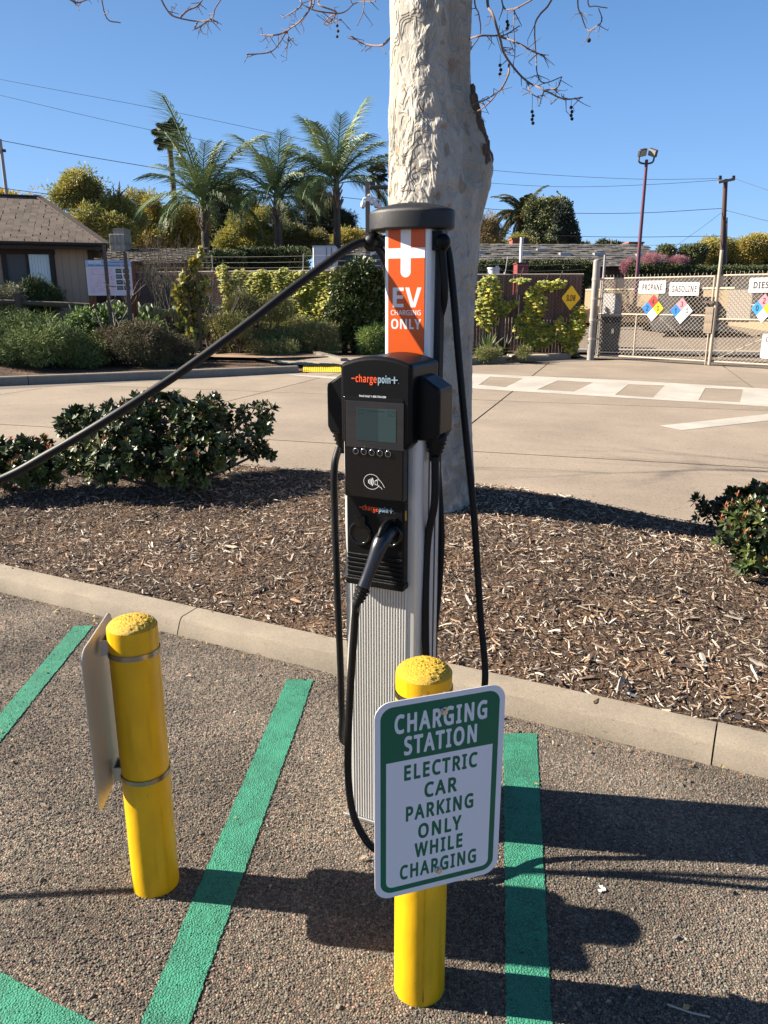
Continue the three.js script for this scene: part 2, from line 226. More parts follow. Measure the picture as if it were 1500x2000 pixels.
{
  const r = rngOf(33), chip = (seed, nx) => { const q = rngOf(seed), pos = [], idx = []; // splintered sliver: ragged outline, bent, wedge section
    for (let i = 0; i <= nx; i++) { const t = i / nx, w = (0.16 + 0.1 * q()) * (i === 0 || i === nx ? 0.35 + 0.5 * q() : 1), y = 0.12 * Math.sin(t * 3 + seed) + 0.05 * q(), x = t - 0.5 + 0.04 * q(); pos.push(x, y, -w, x, y + 0.09 + 0.05 * q(), -w * 0.3, x, y + 0.02, w); }
    for (let i = 0; i < nx; i++) for (let e = 0; e < 3; e++) { const a = i * 3 + e, b = i * 3 + (e + 1) % 3; idx.push(a, a + 3, b, b, a + 3, b + 3); } idx.push(0, 1, 2, nx * 3, nx * 3 + 2, nx * 3 + 1);
    const g = new THREE.BufferGeometry(); g.setAttribute('position', new THREE.Float32BufferAttribute(pos, 3)); g.setIndex(idx); const n = g.toNonIndexed(); n.computeVertexNormals(); return n; };
  const m = std([1, 1, 1], 0.9, { side: THREE.DoubleSide });
  const tones = [[0.29, 0.235, 0.18], [0.23, 0.175, 0.13], [0.15, 0.10, 0.068], [0.09, 0.06, 0.042], [0.36, 0.31, 0.26], [0.05, 0.035, 0.027], [0.23, 0.145, 0.09], [0.24, 0.21, 0.175]];
  [[1, 3, 32000], [2, 4, 32000], [3, 2, 30000]].forEach(([s, nx, n], q) => stuffCopies('mulch_chips', chip(s, nx), m, n, (o, c) => {
    const x = -4.6 + 9.0 * r(), t = r(), zz = lerp(bedFront(x) + (r() < 0.04 ? 0.10 * r() : -0.01), bedBack(x) - 0.25, t); if (Math.abs(x) > 0.3 + 0.6 * -zz) return false;
    const big = r(), L = big < 0.03 ? 0.04 + 0.045 * r() : big < 0.3 ? 0.02 + 0.022 * r() : 0.008 + 0.014 * r(), wide = big < 0.02 ? 0.24 + 0.3 * r() : 0.2 + 0.55 * r();
    o.position.set(x, bedY(x, zz) + 0.003 + 0.009 * r(), zz); o.rotation.set((r() - 0.5) * 1.3, r() * 6.28, (r() - 0.5) * 0.75); o.scale.set(L, L * (0.3 + 0.6 * r()), L * wide);
    const patch = wn(x, zz, 1.6, 95), i = Math.min(7, Math.floor(r() * 8)), k = (1.05 + 0.6 * r()) * (0.74 + 0.55 * sstep(0.3, 0.65, patch) * (0.55 + 0.45 * t)); c.setRGB(tones[i][0] * k, tones[i][1] * k, tones[i][2] * k); }));
  // the big splinters that lie out in the open
  for (const [px, py, L, w, a, tone, label] of [[1213, 1318, 0.15, 0.16, 1.15, 4, 'long pale grey split wood chip standing out of the mulch behind the sign'], [1170, 1343, 0.075, 0.3, 0.8, 6, 'orange brown wood chip just left of the long pale splinter near the kerb'],
    [440, 1162, 0.06, 0.5, 0.2, 4, 'whitish flat wood chip in the mulch behind the left yellow bollard'], [160, 1100, 0.11, 0.22, 0.3, 0, 'long tan wood chip lying near the kerb at the left edge of the mulch']]) {
    const p = G(px, py, 0.14), g = chip(Math.round(px), 5); g.scale(L, L * 0.8, L * w * 1.6); g.rotateY(a); p.y = bedY(p.x, p.z) + 0.012; g.translate(p.x, p.y, p.z);
    tag(mesh('wood_chip', g, std(tones[tone], 0.9, { side: THREE.DoubleSide })), label, 'wood chip');
  }
}
// driveway: concrete slabs over a darker bed, joints left open
const FK = (x) => -18.305 - 0.4595 * x - (x > -1 ? 0.09 * (x + 1) : 0);   // foot of the far kerb
{
  struct('driveway_bed', flat([[-40, 0.2], [40, 20], [40, -16], [10.5, -16], [8.99, -18.24], [5.5, -22.1], [-2, -17.6], [-40, 0]].map(([x, z]) => [x, z]), -0.018), std([0.12, 0.1, 0.085], 1));
  const g = structGroup('driveway'), dir = [Math.cos(0.3), Math.sin(0.3)], r = rngOf(44);
  const outline = (x, z) => z < bedBack(x) + 1.2 || Math.abs(x) > 7;
  for (let i = -5; i < 8; i++) for (let j = -2; j < 5; j++) {
    const W = 4.2, D = 4.4, gap = 0.012, q = [[i * W + gap, j * D + gap], [(i + 1) * W - gap, j * D + gap], [(i + 1) * W - gap, (j + 1) * D - gap], [i * W + gap, (j + 1) * D - gap]].map(([a, b]) => [0.6 + a * dir[0] + b * dir[1], -8.35 + a * dir[1] - b * dir[0]]);
    let poly = q; // cut back to the far kerb line and the gate line
    const clip = (ps, fn) => { const out = []; ps.forEach((p, k) => { const n = ps[(k + 1) % ps.length], a = fn(p), b = fn(n); if (a >= 0) out.push(p); if ((a >= 0) !== (b >= 0)) { const t = a / (a - b); out.push([lerp(p[0], n[0], t), lerp(p[1], n[1], t)]); } }); return out; };
    poly = clip(poly, ([x, z]) => z - (-18.305 - 0.4595 * x)); if (poly.length > 2) poly = clip(poly, ([x, z]) => z + 18.2 + 0.63 * (x + 0.4) + 0.1); if (poly.length > 2) poly = clip(poly, ([x, z]) => (z + 21.76) - 1.039 * (x - 5.77) + 0.25);
    if (poly.length > 2) poly = clip(poly, ([x, z]) => Math.min(bedBack(x) + 1.5, kerbZ(x) - 0.4) - z);
    if (poly.length < 3) continue;
    mesh('slab', flat(poly, 0), r() < 0.5 ? concreteM : concrete2M, g);
  }
}
// white crossing between two lines, and the stop line
const whiteRoadM = std([0.62, 0.60, 0.56], 0.8, { map: rep(T.concrete, 0.6) });
{
  const c2 = (x, y) => { const p = G(740 + x / 1.974, 200 + y / 1.974); return [p.x, p.z]; };
  const quad = (a) => a.map(([x, y]) => c2(x, y));
  const holes = [[[430, 1058], [556, 1066], [488, 1099], [385, 1090]], [[690, 1073], [826, 1081], [752, 1116], [610, 1108]], [[962, 1088], [1102, 1092], [1057, 1139], [910, 1129]], [[1258, 1102], [1404, 1108], [1392, 1157], [1232, 1149]]].map(quad);
  const band = [[300, 1043], [390, 1047], [1010, 1075], [1620, 1112], [1900, 1128], [1900, 1196], [1620, 1182], [1200, 1155], [390, 1106], [300, 1098]].map(([x, y]) => c2(x, y));
  struct('crossing_line', flat(band, 0.004, holes), whiteRoadM);
  const L = [[560, 731], [660, 736.5], [740, 740], [740, 744], [660, 741], [575, 734]].map(([x, y]) => { const p = G(x, y); return [p.x, p.z]; });
  struct('crossing_line', flat(L, 0.004), whiteRoadM);
  struct('stop_line', flat([[1288, 832], [1500, 809], [1600, 799], [1600, 810], [1500, 822], [1330, 841]].map(([x, y]) => { const p = G(x, y); return [p.x, p.z]; }), 0.004), whiteRoadM);
}
// ------------------------------------------------------------------ far kerb, garden ground, footpath
const far = { A: [-22, -8.2], B: [-1.9, -17.44], C: [0.35, -18.6], D: [2.49, -20.0], E: [5.2, -21.72] };
function gardenY(x, z) {
  const line = x < -1 ? -18.305 - 0.4595 * x + 0.86 : x < 2.5 ? lerp(-17.0, -20, (x + 1) / 3.5) : lerp(-20, -21.75, (x - 2.5) / 2.7), d = Math.max(0, line - z - 0.2), k = lerp(0.09, 0.06, sstep(-1, 3, x));
  const y = 0.13 + Math.min(d, 9) * k * sstep(0, 1.5, d) * (1 - sstep(-8.5, -6.5, x) * sstep(1.6, 0.6, x) * sstep(8.4, 6, d)) + 0.05 * (wn(x, z, 0.8, 101) - 0.5) * sstep(3, 5, d);
  const ramp = z > -19.2 ? lerp(0, 0.05, sstep(-17.5, -19.2, z)) : z > -20.2 ? lerp(0.05, 0.175, (-19.2 - z)) : lerp(0.175, y, sstep(-20.2, -22.2, z));
  return lerp(y, ramp, sstep(-3.0, -2.0, x) * sstep(1.8, 0.6, x));
}
{
  const k = structGroup('far_kerb'), seg = (a, b, n) => { for (let i = 0; i < n; i++) { const p = [lerp(a[0], b[0], i / n), lerp(a[1], b[1], i / n)], q = [lerp(a[0], b[0], (i + 1) / n), lerp(a[1], b[1], (i + 1) / n)], L = Math.hypot(q[0] - p[0], q[1] - p[1]);
      const m = new THREE.ExtrudeGeometry(new THREE.Shape([[0, -0.05], [0, 0.13], [0.02, 0.15], [0.16, 0.15], [0.16, -0.05]].map(([x, y]) => new THREE.Vector2(x, y))), { depth: L - 0.012, bevelEnabled: false }); m.rotateY(Math.PI / 2); m.rotateY(-Math.atan2(q[1] - p[1], q[0] - p[0])); m.translate(p[0], 0, p[1]); mesh('kerb_segment', m, farKerbM, k); } };
  seg(far.A, far.B, 8); seg(far.C, far.D, 1); seg(far.D, far.E, 1);
}
const gardenM = std([0.62, 0.5, 0.40], 1, { map: rep(T.soil, 0.4), bumpMap: rep(T.soilBump, 0.6), bumpScale: 0.03 });
struct('garden_soil', grid(-24, 5.5, 0, 1, 140, 70, (x, z, s, t) => { const line = x < far.B[0] ? -18.305 - 0.4595 * x : x < -0.95 ? -17.6 : x < far.C[0] ? lerp(-17.87, -18.6, (x + 0.95) / 1.3) : x < 2.49 ? lerp(-18.6, -20, (x - 0.35) / 2.14) : lerp(-20, -21.9, (x - 2.49) / 3.0), zz = line - 0.17 - t * 14; return [x, gardenY(x, zz), zz]; }), gardenM);
{ // sunny path strips of decomposed granite, ramp, tactile pad, low return kerb
  const dgM = std([0.40, 0.28, 0.19], 1, { map: rep(T.concrete, 0.4), side: THREE.DoubleSide });
  const lay = (pts, h) => flat(pts.map(([px, py]) => { const p = G(px, py, h); return [p.x, p.z]; }), h);
  struct('granite_path', lay([[330, 686], [420, 686], [520, 688], [640, 691], [640, 696], [520, 699], [420, 697], [330, 694]], 0.215), dgM);
  { const bk = [[500, 700], [600, 696.5], [665, 697], [760, 697]].map(([x, y]) => G(x, y, 0.2)), ft = [[560, 711], [592, 713], [664, 712], [760, 711]].map(([x, y]) => G(x, y, 0.08)), pos = [], uv = [], idx = []; for (const p of [...bk, ...ft]) { pos.push(p.x, p.y, p.z); uv.push(p.x, -p.z); } for (let i = 0; i < 3; i++) idx.push(i, 4 + i, i + 1, i + 1, 4 + i, 5 + i); const g = new THREE.BufferGeometry(); g.setAttribute('position', new THREE.Float32BufferAttribute(pos, 3)); g.setAttribute('uv', new THREE.Float32BufferAttribute(uv, 2)); g.setIndex(idx); g.computeVertexNormals(); struct('footpath', g, std([0.47, 0.42, 0.35], 0.9, { map: rep(T.concrete, 0.4), side: THREE.DoubleSide })); }
  const a = G(592, 713.5, 0.06), b = G(664, 712, 0.06), c = G(668, 728, 0.0), d = G(592, 727, 0.0);
  const pad = structGroup('tactile_pad'), g = new THREE.BufferGeometry(); g.setAttribute('position', new THREE.Float32BufferAttribute([a, b, c, d].flatMap((p) => [p.x, p.y + 0.012, p.z]), 3)); g.setAttribute('uv', new THREE.Float32BufferAttribute([0, 1, 1, 1, 1, 0, 0, 0], 2)); g.setIndex([0, 3, 1, 1, 3, 2]); g.computeVertexNormals();
  const yM = std([0.70, 0.44, 0.02], 0.7); mesh('pad_sheet', g, yM, pad);
  stuffCopies('domes', new THREE.SphereGeometry(1, 6, 4), yM, 18 * 30, (o, cc, i) => { const u = ((i % 18) + 0.5) / 18, v = (Math.floor(i / 18) + 0.5) / 30, p = a.clone().lerp(b, u).lerp(d.clone().lerp(c, u), v); o.position.set(p.x, p.y + 0.012, p.z); o.scale.set(0.014, 0.005, 0.014); }, pad);
  const r1 = G(618, 693, 0.2), r2 = G(672, 706, 0.12); struct('return_kerb', beam(r1, r2, 0.2, 0.16), farKerbM);
}
// ------------------------------------------------------------------ foliage makers
function leafShape(w = 0.28, fold = 0.12) { return [[0, 0, 0], [-w, 0.58, fold], [0, 1, 0], [w, 0.58, fold], [0, 0.5, 0]]; }
function leafGeo(list, w, fold) { // list of {p, q, s}: one folded leaf of four faces each
  const L = leafShape(w, fold).map((a) => V(...a)), pos = []; for (const { p, q, s } of list) { const v = L.map((a) => a.clone().multiplyScalar(s).applyQuaternion(q).add(p)); for (const [i, j, k] of [[0, 4, 1], [1, 4, 2], [0, 3, 4], [4, 3, 2]]) for (const n of [i, j, k]) pos.push(v[n].x, v[n].y, v[n].z); }
  const g = new THREE.BufferGeometry(); g.setAttribute('position', new THREE.Float32BufferAttribute(pos, 3)); g.computeVertexNormals(); return g;
}
function clump(seed, n, size, w = 0.28, up = 0.3) { const r = rngOf(seed), L = []; for (let i = 0; i < n; i++) { const d = V(r() - 0.5, r() - 0.5, r() - 0.5).normalize(), p = d.clone().multiplyScalar(Math.cbrt(r())), dir = V(d.x + r() - 0.5, d.y + up + r() - 0.5, d.z + r() - 0.5).normalize(), q = new THREE.Quaternion().setFromUnitVectors(UPV, dir).multiply(new THREE.Quaternion().setFromAxisAngle(UPV, r() * 6.28)); L.push({ p, q, s: size * (0.7 + 0.6 * r()) }); } return leafGeo(L, w, 0.1); }
function rosette(seed, n, tip = false) { const r = rngOf(seed), L = []; for (let i = 0; i < n; i++) { const a = i * 2.4 + r() * 0.5, e = tip ? 1.0 + 0.4 * r() : lerp(-0.1, 1.15, i / n) + 0.2 * (r() - 0.5), dir = V(Math.cos(a) * Math.cos(e), Math.sin(e), Math.sin(a) * Math.cos(e)), yaxis = dir, x = V(-Math.sin(a), 0, Math.cos(a)), z = x.clone().cross(yaxis).normalize(); const q = new THREE.Quaternion().setFromRotationMatrix(new THREE.Matrix4().makeBasis(x, yaxis, z)); L.push({ p: V(0, i / n * 0.25, 0), q, s: (tip ? 0.55 : 1) * (0.8 + 0.35 * r()) }); } return leafGeo(L, tip ? 0.16 : 0.27, 0.07); }
const leafM = (rough = 0.6, trans = 0.25) => phys([1, 1, 1], rough, { side: THREE.DoubleSide, transmission: trans, thickness: 0 });
const leafSoft = leafM(0.75, 0.42), leafDull = std([1, 1, 1], 0.8, { side: THREE.DoubleSide }), leafGloss = std([1, 1, 1], 0.42, { side: THREE.DoubleSide });
const CL = { feather: clump(1, 46, 0.42, 0.16), feather2: clump(2, 46, 0.42, 0.16), broad: clump(3, 26, 0.5, 0.3), broad2: clump(4, 26, 0.5, 0.3), fine: clump(5, 60, 0.3, 0.12), hedge: clump(6, 30, 0.42, 0.32), needle: clump(7, 70, 0.45, 0.06, 0.1) };
function pick(r, cols) { const c = cols[Math.floor(r() * cols.length)], k = 0.75 + 0.5 * r(); return [c[0] * k, c[1] * k, c[2] * k]; }
// foliage spread over a set of lumps {c, r: [x, y, z]}; outer shell fuller than the inside, gaps where noise says so
function foliage(parent, lumps, n, geo, mat, size, cols, seed, o2 = {}) {
  if (o2.split !== 0) { const q = rngOf(seed + 77); lumps = lumps.flatMap((l) => Array.from({ length: 6 }, () => { const d = V(q() - 0.5, q() - 0.5, q() - 0.5).normalize().multiplyScalar(0.42 + 0.55 * q()), k = 0.32 + 0.28 * q(); return { c: l.c.clone().add(V(d.x * l.r[0], d.y * l.r[1], d.z * l.r[2])), r: l.r.map((v) => v * k) }; })); }
  const r = rngOf(seed), tot = lumps.reduce((a, l) => a + l.r[0] * l.r[1], 0), cum = []; let s = 0; for (const l of lumps) cum.push(s += l.r[0] * l.r[1] / tot);
  return stuffCopies(o2.name || 'foliage', geo, mat, n, (o, c) => {
    const k = r(), l = lumps[cum.findIndex((v) => v >= k)] || lumps[0], d = V(r() - 0.5, r() - 0.5, r() - 0.5).normalize(), m = 1 + (o2.rag || 0.5) * (wn(d.x * 2 + l.c.x, d.y * 2 + d.z * 2 + l.c.y, 1.6, seed) - 0.5) * 2, rad = m * Math.pow(r(), o2.hollow || 0.28);
    o.position.set(l.c.x + d.x * l.r[0] * rad, l.c.y + d.y * l.r[1] * rad, l.c.z + d.z * l.r[2] * rad);
    if (o2.minY !== undefined && o.position.y < o2.minY) return false; if (o2.gap && wn(o.position.x + o.position.z * 0.6, o.position.y + o.position.z * 0.3, o2.gapK || 1.1, seed + 3) < o2.gap) return false;
    o.rotation.set(r() * 6.28, r() * 6.28, r() * 6.28); const q = size * (0.65 + 0.7 * r()); o.scale.set(q, q * (o2.flat || 1), q); c.setRGB(...pick(r, cols));
  }, parent);
}
function lump(px, py, rx, ry, f, dz = 0.9) { const c = P(px, py, f), k = S(1, f, py); return { c, r: [rx * k, ry * k, rx * k * dz] }; }
const barkM = std([0.16, 0.125, 0.095], 0.95, { map: rep(T.grain, 1), bumpMap: T.soilBump, bumpScale: 0.02 }), barkPale = std([0.27, 0.235, 0.19], 0.95, { map: rep(T.grain, 1), bumpMap: T.soilBump, bumpScale: 0.02 }), barkDark = std([0.075, 0.055, 0.045], 0.95);
function treeBranches(list, a, dir, len, r0, depth, r, o = {}) { // forked, bending, tapering wood
  const n = o.n || 4; let p = a.clone(), d = dir.clone().normalize(), rad = r0; const end = r0 * (o.taper || 0.6);
  for (let i = 0; i < n; i++) { const q = p.clone().addScaledVector(d, len / n), r2 = lerp(r0, end, (i + 1) / n); list.push(bar(p, q, rad, r2, depth > 1 ? 7 : 5, true)); rad = r2; p = q; d.add(V((r() - 0.5) * (o.bend || 0.35), (r() - 0.5) * 0.2 + (o.lift || 0.06), (r() - 0.5) * (o.bend || 0.35))).normalize(); if (depth > 0 && i >= 1 && r() < (o.side || 0.5)) treeBranches(list, p, fork(d, r, o.angle || 0.8), len * (0.45 + 0.3 * r()), rad * 0.6, depth - 1, r, o); }
  if (depth > 0) for (let k = 0; k < (o.forks || 2); k++) treeBranches(list, p, fork(d, r, (o.angle || 0.8) * 0.7), len * (0.6 + 0.25 * r()), rad * 0.8, depth - 1, r, o);
}
function fork(d, r, a) { const ax = V(r() - 0.5, r() - 0.5, r() - 0.5).cross(d).normalize(); return d.clone().applyAxisAngle(ax, a * (0.5 + 0.7 * r())); }
function treeOf(name, label, cat, base, lumps, n, geo, mat, size, cols, seed, o = {}) {
  const t = thing(name, label, cat, [base.x, base.y, base.z], 0, o.group), rel = lumps.map((l) => ({ c: l.c.clone().sub(base), r: l.r })), w = [], r = rngOf(seed + 50);
  if (o.trunk) { const top = rel.reduce((a, l) => a.add(l.c), V(0, 0, 0)).divideScalar(rel.length), fk = V(top.x * 0.4, Math.max(0.4, top.y * (o.forkAt || 0.45)), top.z * 0.4);
    mesh('trunk', sweep([V(0, -0.3, 0), fk.clone().multiplyScalar(0.5).add(V(0.1 * (r() - 0.5), 0, 0)), fk], [o.trunk * 1.3, o.trunk, o.trunk * 0.8], 10, 9), o.bark || barkM, t);
    for (const l of rel) { const e = l.c.clone().add(V(0, l.r[1] * 0.3, 0)), m = fk.clone().lerp(e, 0.5).add(V(0, 0.2 * (r() - 0.3) * l.r[1], 0)); w.push(sweep([fk, m, e], [o.trunk * 0.55, o.trunk * 0.35, o.trunk * 0.1], 8, 6)); for (let i = 0; i < (o.twigs ?? 5); i++) { const d = V(r() - 0.5, r() * 0.7 - 0.15, r() - 0.5).normalize(); w.push(bar(m.clone().lerp(e, r()), l.c.clone().add(V(d.x * l.r[0], d.y * l.r[1], d.z * l.r[2]).multiplyScalar(0.9)), o.trunk * 0.16, o.trunk * 0.04, 5, true)); } }
    mesh('limbs', w, o.bark || barkM, t); }
  foliage(t, rel, n, geo, mat, size, cols, seed, o); return t;
}
function mound(name, label, cat, lumps, n, geo, mat, size, cols, seed, o = {}) { const b = lumps[0].c.clone(); b.y = o.groundY ?? gardenY(b.x, b.z); const t = thing(name, label, cat, [b.x, b.y, b.z], 0, o.group), rel = lumps.map((l) => ({ c: l.c.clone().sub(b), r: l.r })), r = rngOf(seed), w = [];
  for (const l of rel) for (let i = 0; i < 7; i++) { const d = V(r() - 0.5, r() * 0.6, r() - 0.5).normalize(); w.push(bar(V(l.c.x * 0.6 + (r() - 0.5) * 0.2, -0.05, l.c.z * 0.6), l.c.clone().add(V(d.x * l.r[0], d.y * l.r[1], d.z * l.r[2]).multiplyScalar(0.8)), 0.014 * (o.stem || 1), 0.004, 5, true)); }
  mesh('stems', w, o.bark || barkDark, t); foliage(t, rel, n, geo, mat, size, cols, seed, { minY: -0.05, ...o }); return t; }
// shrubs with whorls of glossy leaves and reddish new shoots
function whorlShrub(label, base, lumps, n, seed, leaf, group, tips = 0.3) {
  const t = thing('hawthorn_shrub', label, 'shrub', [base.x, base.y, base.z], 0, group), r = rngOf(seed), w = [], rel = lumps.map((l) => ({ c: l.c.clone().sub(base), r: l.r })), spots = [];
  const tot = rel.reduce((a, l) => a + l.r[0] * l.r[1], 0);
  for (const l of rel) { const m = l.c.clone().multiplyScalar(0.55).add(V(0.06 * (r() - 0.5), -0.02, 0)), rr = 0.010 + 0.006 * r(); w.push(sweep([V((r() - 0.5) * 0.12, -0.05, (r() - 0.5) * 0.12), m, l.c], [rr * 1.4, rr, rr * 0.5], 8, 6));
    const k = Math.round(n * l.r[0] * l.r[1] / tot); for (let i = 0; i < k; i++) { const d = V(r() - 0.5, r() - 0.42, r() - 0.5).normalize(), rad = (i % 3 ? 0.82 + 0.28 * r() : 0.35 + 0.45 * r()), p = l.c.clone().add(V(d.x * l.r[0] * rad, d.y * l.r[1] * rad, d.z * l.r[2] * rad)); if (p.y < 0.03 || (rad > 0.6 && wn(p.x + base.x, p.y * 1.4 + p.z, 5.5, seed + 5) < 0.385)) continue; spots.push([p, d, rad]); if (i % 2 === 0) w.push(bar(l.c.clone().lerp(p, 0.15), p, 0.004, 0.002, 4, true)); } }
  mesh('branches', w, barkDark, t);
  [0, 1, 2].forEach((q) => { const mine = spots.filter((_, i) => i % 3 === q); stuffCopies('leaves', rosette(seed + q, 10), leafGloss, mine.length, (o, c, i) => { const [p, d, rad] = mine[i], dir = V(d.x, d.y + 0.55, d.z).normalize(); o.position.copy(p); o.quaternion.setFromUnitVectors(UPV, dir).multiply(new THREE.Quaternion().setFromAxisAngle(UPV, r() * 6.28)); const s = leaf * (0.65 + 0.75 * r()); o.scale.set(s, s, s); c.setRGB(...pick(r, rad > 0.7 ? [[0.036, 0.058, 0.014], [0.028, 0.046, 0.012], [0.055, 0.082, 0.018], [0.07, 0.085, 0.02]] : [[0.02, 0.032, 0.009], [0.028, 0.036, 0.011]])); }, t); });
  const out = spots.filter(([p, d, rad]) => rad > 0.85 && d.y > -0.1).filter(() => r() < tips);
  stuffCopies('new_shoots', rosette(seed + 9, 6, true), leafDull, out.length, (o, c, i) => { const [p, d] = out[i]; o.position.copy(p).addScaledVector(d, leaf * 0.35); o.quaternion.setFromUnitVectors(UPV, V(d.x * 0.5, d.y + 1, d.z * 0.5).normalize()); const s = leaf * (1.15 + 0.5 * r()); o.scale.set(s, s, s); c.setRGB(...pick(r, [[0.38, 0.13, 0.06], [0.28, 0.14, 0.045], [0.32, 0.19, 0.06], [0.20, 0.075, 0.04]])); }, t);
  return t;
}
// ------------------------------------------------------------------ brown house on the left
const woodM = std([0.20, 0.135, 0.085], 0.85, { map: rep(T.grain, 1) }), woodGrey = std([0.165, 0.135, 0.11], 0.92, { map: rep(T.grain, 1) }), trimM = std([0.038, 0.026, 0.02], 0.7), redPost = std([0.23, 0.085, 0.035], 0.8, { map: rep(T.grain, 1) });
const galvM = std([0.45, 0.46, 0.47], 0.5, { metalness: 0.55 }), rustyGalv = std([0.36, 0.31, 0.26], 0.7, { metalness: 0.25 });
{
  const R = P(183, 560, 24), gy = 0.75, t = thing('house', 'tan boarded house with brown shingle roof and a dark framed window', 'house', [R.x, gy, R.z], 0), eave = 3.05 - gy, len = 7.2;
  t.rotation.y = Math.PI + 0.36; // local +x runs left along the front wall, local -z is towards the street
  const sid = [std([0.47, 0.32, 0.225], 0.85), std([0.485, 0.335, 0.235], 0.85), std([0.455, 0.31, 0.215], 0.85)], r = rngOf(3), win = { x0: 1.02, x1: 2.42, y0: 0.93, y1: 2.22 };
  const wall = mesh('wall', [box(len, eave, 5, len / 2, eave / 2, 2.55)], std([0.12, 0.085, 0.065], 0.9), t);
  const bw = 0.2, bg = new THREE.BoxGeometry(bw - 0.006, 1, 0.03);
  for (let i = 0; i < Math.floor(len / bw); i++) { const x = i * bw + bw / 2; const put = (y0, y1) => { const m = mesh('board', bg, sid[Math.floor(r() * 3)], wall); m.position.set(x, (y0 + y1) / 2, 0.035); m.scale.y = y1 - y0; }; if (x > win.x0 - 0.05 && x < win.x1 + 0.05) { put(0, win.y0); put(win.y1, eave); } else put(0, eave); }
  mesh('corner_board', box(0.16, eave, 0.16, 0.0, eave / 2, 0.06), trimM, t);
  mesh('plinth', box(len + 0.05, 0.25, 0.06, len / 2, 0.05, 0.02), trimM, t);
  const wd = new THREE.Group(); wd.name = 'window'; wd.position.set((win.x0 + win.x1) / 2, (win.y0 + win.y1) / 2, 0.0); t.add(wd); const ww = win.x1 - win.x0, wh = win.y1 - win.y0, fw = 0.13;
  mesh('frame', [box(ww + 0.1, fw, 0.09, 0, wh / 2 - fw / 2, 0), box(ww, fw, 0.07, 0, -wh / 2 + fw / 2, 0), box(fw, wh - fw * 2, 0.07, -ww / 2 + fw / 2, 0, 0), box(fw, wh - fw * 2, 0.07, ww / 2 - fw / 2, 0, 0), box(0.06, wh - fw * 2, 0.06, 0.02, 0, 0.0)], trimM, wd);
  mesh('insect_screen', box(ww / 2 - fw - 0.01, wh - 2 * fw, 0.01, 0.31, 0, 0.03), std([0.11, 0.10, 0.095], 0.6), wd);
  mesh('pane', box(ww / 2 - fw - 0.01, wh - 2 * fw, 0.008, -0.30, 0, 0.02), phys([1, 1, 1], 0.03, { transmission: 1, thickness: 0 }), wd);
  const bl = []; for (let i = 0; i < 7; i++) bl.push(box(0.072, wh - 2 * fw, 0.004, -0.53 + i * 0.078, 0, 0.034, 0, 0.14)); mesh('vertical_blind', bl, std([0.72, 0.72, 0.70], 0.8), wd);
  mesh('window_recess', box(ww - 0.05, wh - 0.05, 0.004, 0, 0, 0.0465), std([0.05, 0.05, 0.05], 0.9), wd);
  // hipped roof with shingle tabs on the street slope
  const x0 = -0.45, x1 = len + 0.5, z0 = -0.5, zr = 2.6, yr = eave + 1.62, rx = 1.35, ry0 = eave + 0.08;
  const sh = new THREE.BufferGeometry(); const v = [[x0, ry0, z0], [x1, ry0, z0], [x1, yr, zr], [rx, yr, zr], [x0, ry0, 5.7], [x1, ry0, 5.7]]; const pos = []; for (const [a, b, c] of [[0, 3, 1], [1, 3, 2], [0, 4, 3], [4, 5, 3], [3, 5, 2]]) for (const k of [a, b, c]) pos.push(...v[k]); sh.setAttribute('position', new THREE.Float32BufferAttribute(pos, 3)); sh.computeVertexNormals();
  const roof = mesh('roof', sh, std([0.10, 0.078, 0.062], 0.95, { side: THREE.DoubleSide }), t), pitch = Math.atan2(yr - ry0, zr - z0), run = Math.hypot(yr - ry0, zr - z0), rows = 22, rr = rngOf(8), tabs = [];
  for (let i = 0; i < rows; i++) for (let j = 0; j < 44; j++) tabs.push([i, j]);
  stuffCopies('shingles', box(0.19, 0.018, run / rows * 1.15), std([1, 1, 1], 0.95), tabs.length, (o, c, k) => { const [i, j] = tabs[k], s = (i + 0.5) / rows, lx = lerp(x0, rx, s), x = lx + (j + (i % 2) * 0.5 + 0.25 * rr()) * 0.19 + 0.02; if (x > x1) return false; o.position.set(x + 0.1, lerp(ry0, yr, s) + 0.025 + 0.006 * rr(), lerp(z0, zr, s)); o.rotation.x = -pitch - 0.05; const q = 0.7 + 0.55 * rr(); c.setRGB(0.132 * q, 0.103 * q, 0.082 * q); }, roof);
  { const a = V(x0, ry0 + 0.02, z0), b = V(rx, yr + 0.03, zr); for (let i = 0; i < 16; i++) { const p = a.clone().lerp(b, i / 16), q = a.clone().lerp(b, (i + 1.3) / 16); q.y += 0.02; mesh('hip_shingle', beam(p, q, 0.26, 0.02), std([0.11 + 0.03 * rr(), 0.09, 0.072], 0.95), roof); } mesh('ridge_shingles', box(x1 - rx, 0.03, 0.3, (x1 + rx) / 2, yr + 0.03, zr), std([0.12, 0.095, 0.075], 0.95), roof); }
  mesh('fascia', [box(x1 - x0, 0.17, 0.04, (x0 + x1) / 2, eave + 0.0, z0 - 0.01), box(0.04, 0.17, 5.6, x0 - 0.01, eave, z0 + 2.8), box(x1 - x0 - 0.06, 0.03, 5.8, (x0 + x1) / 2, eave - 0.02, 2.6)], trimM, t);
  mesh('gutter', sweep([V(x0, eave + 0.06, z0 - 0.07), V(x1, eave + 0.06, z0 - 0.07)], [0.055, 0.055], 2, 8), trimM, t);
}
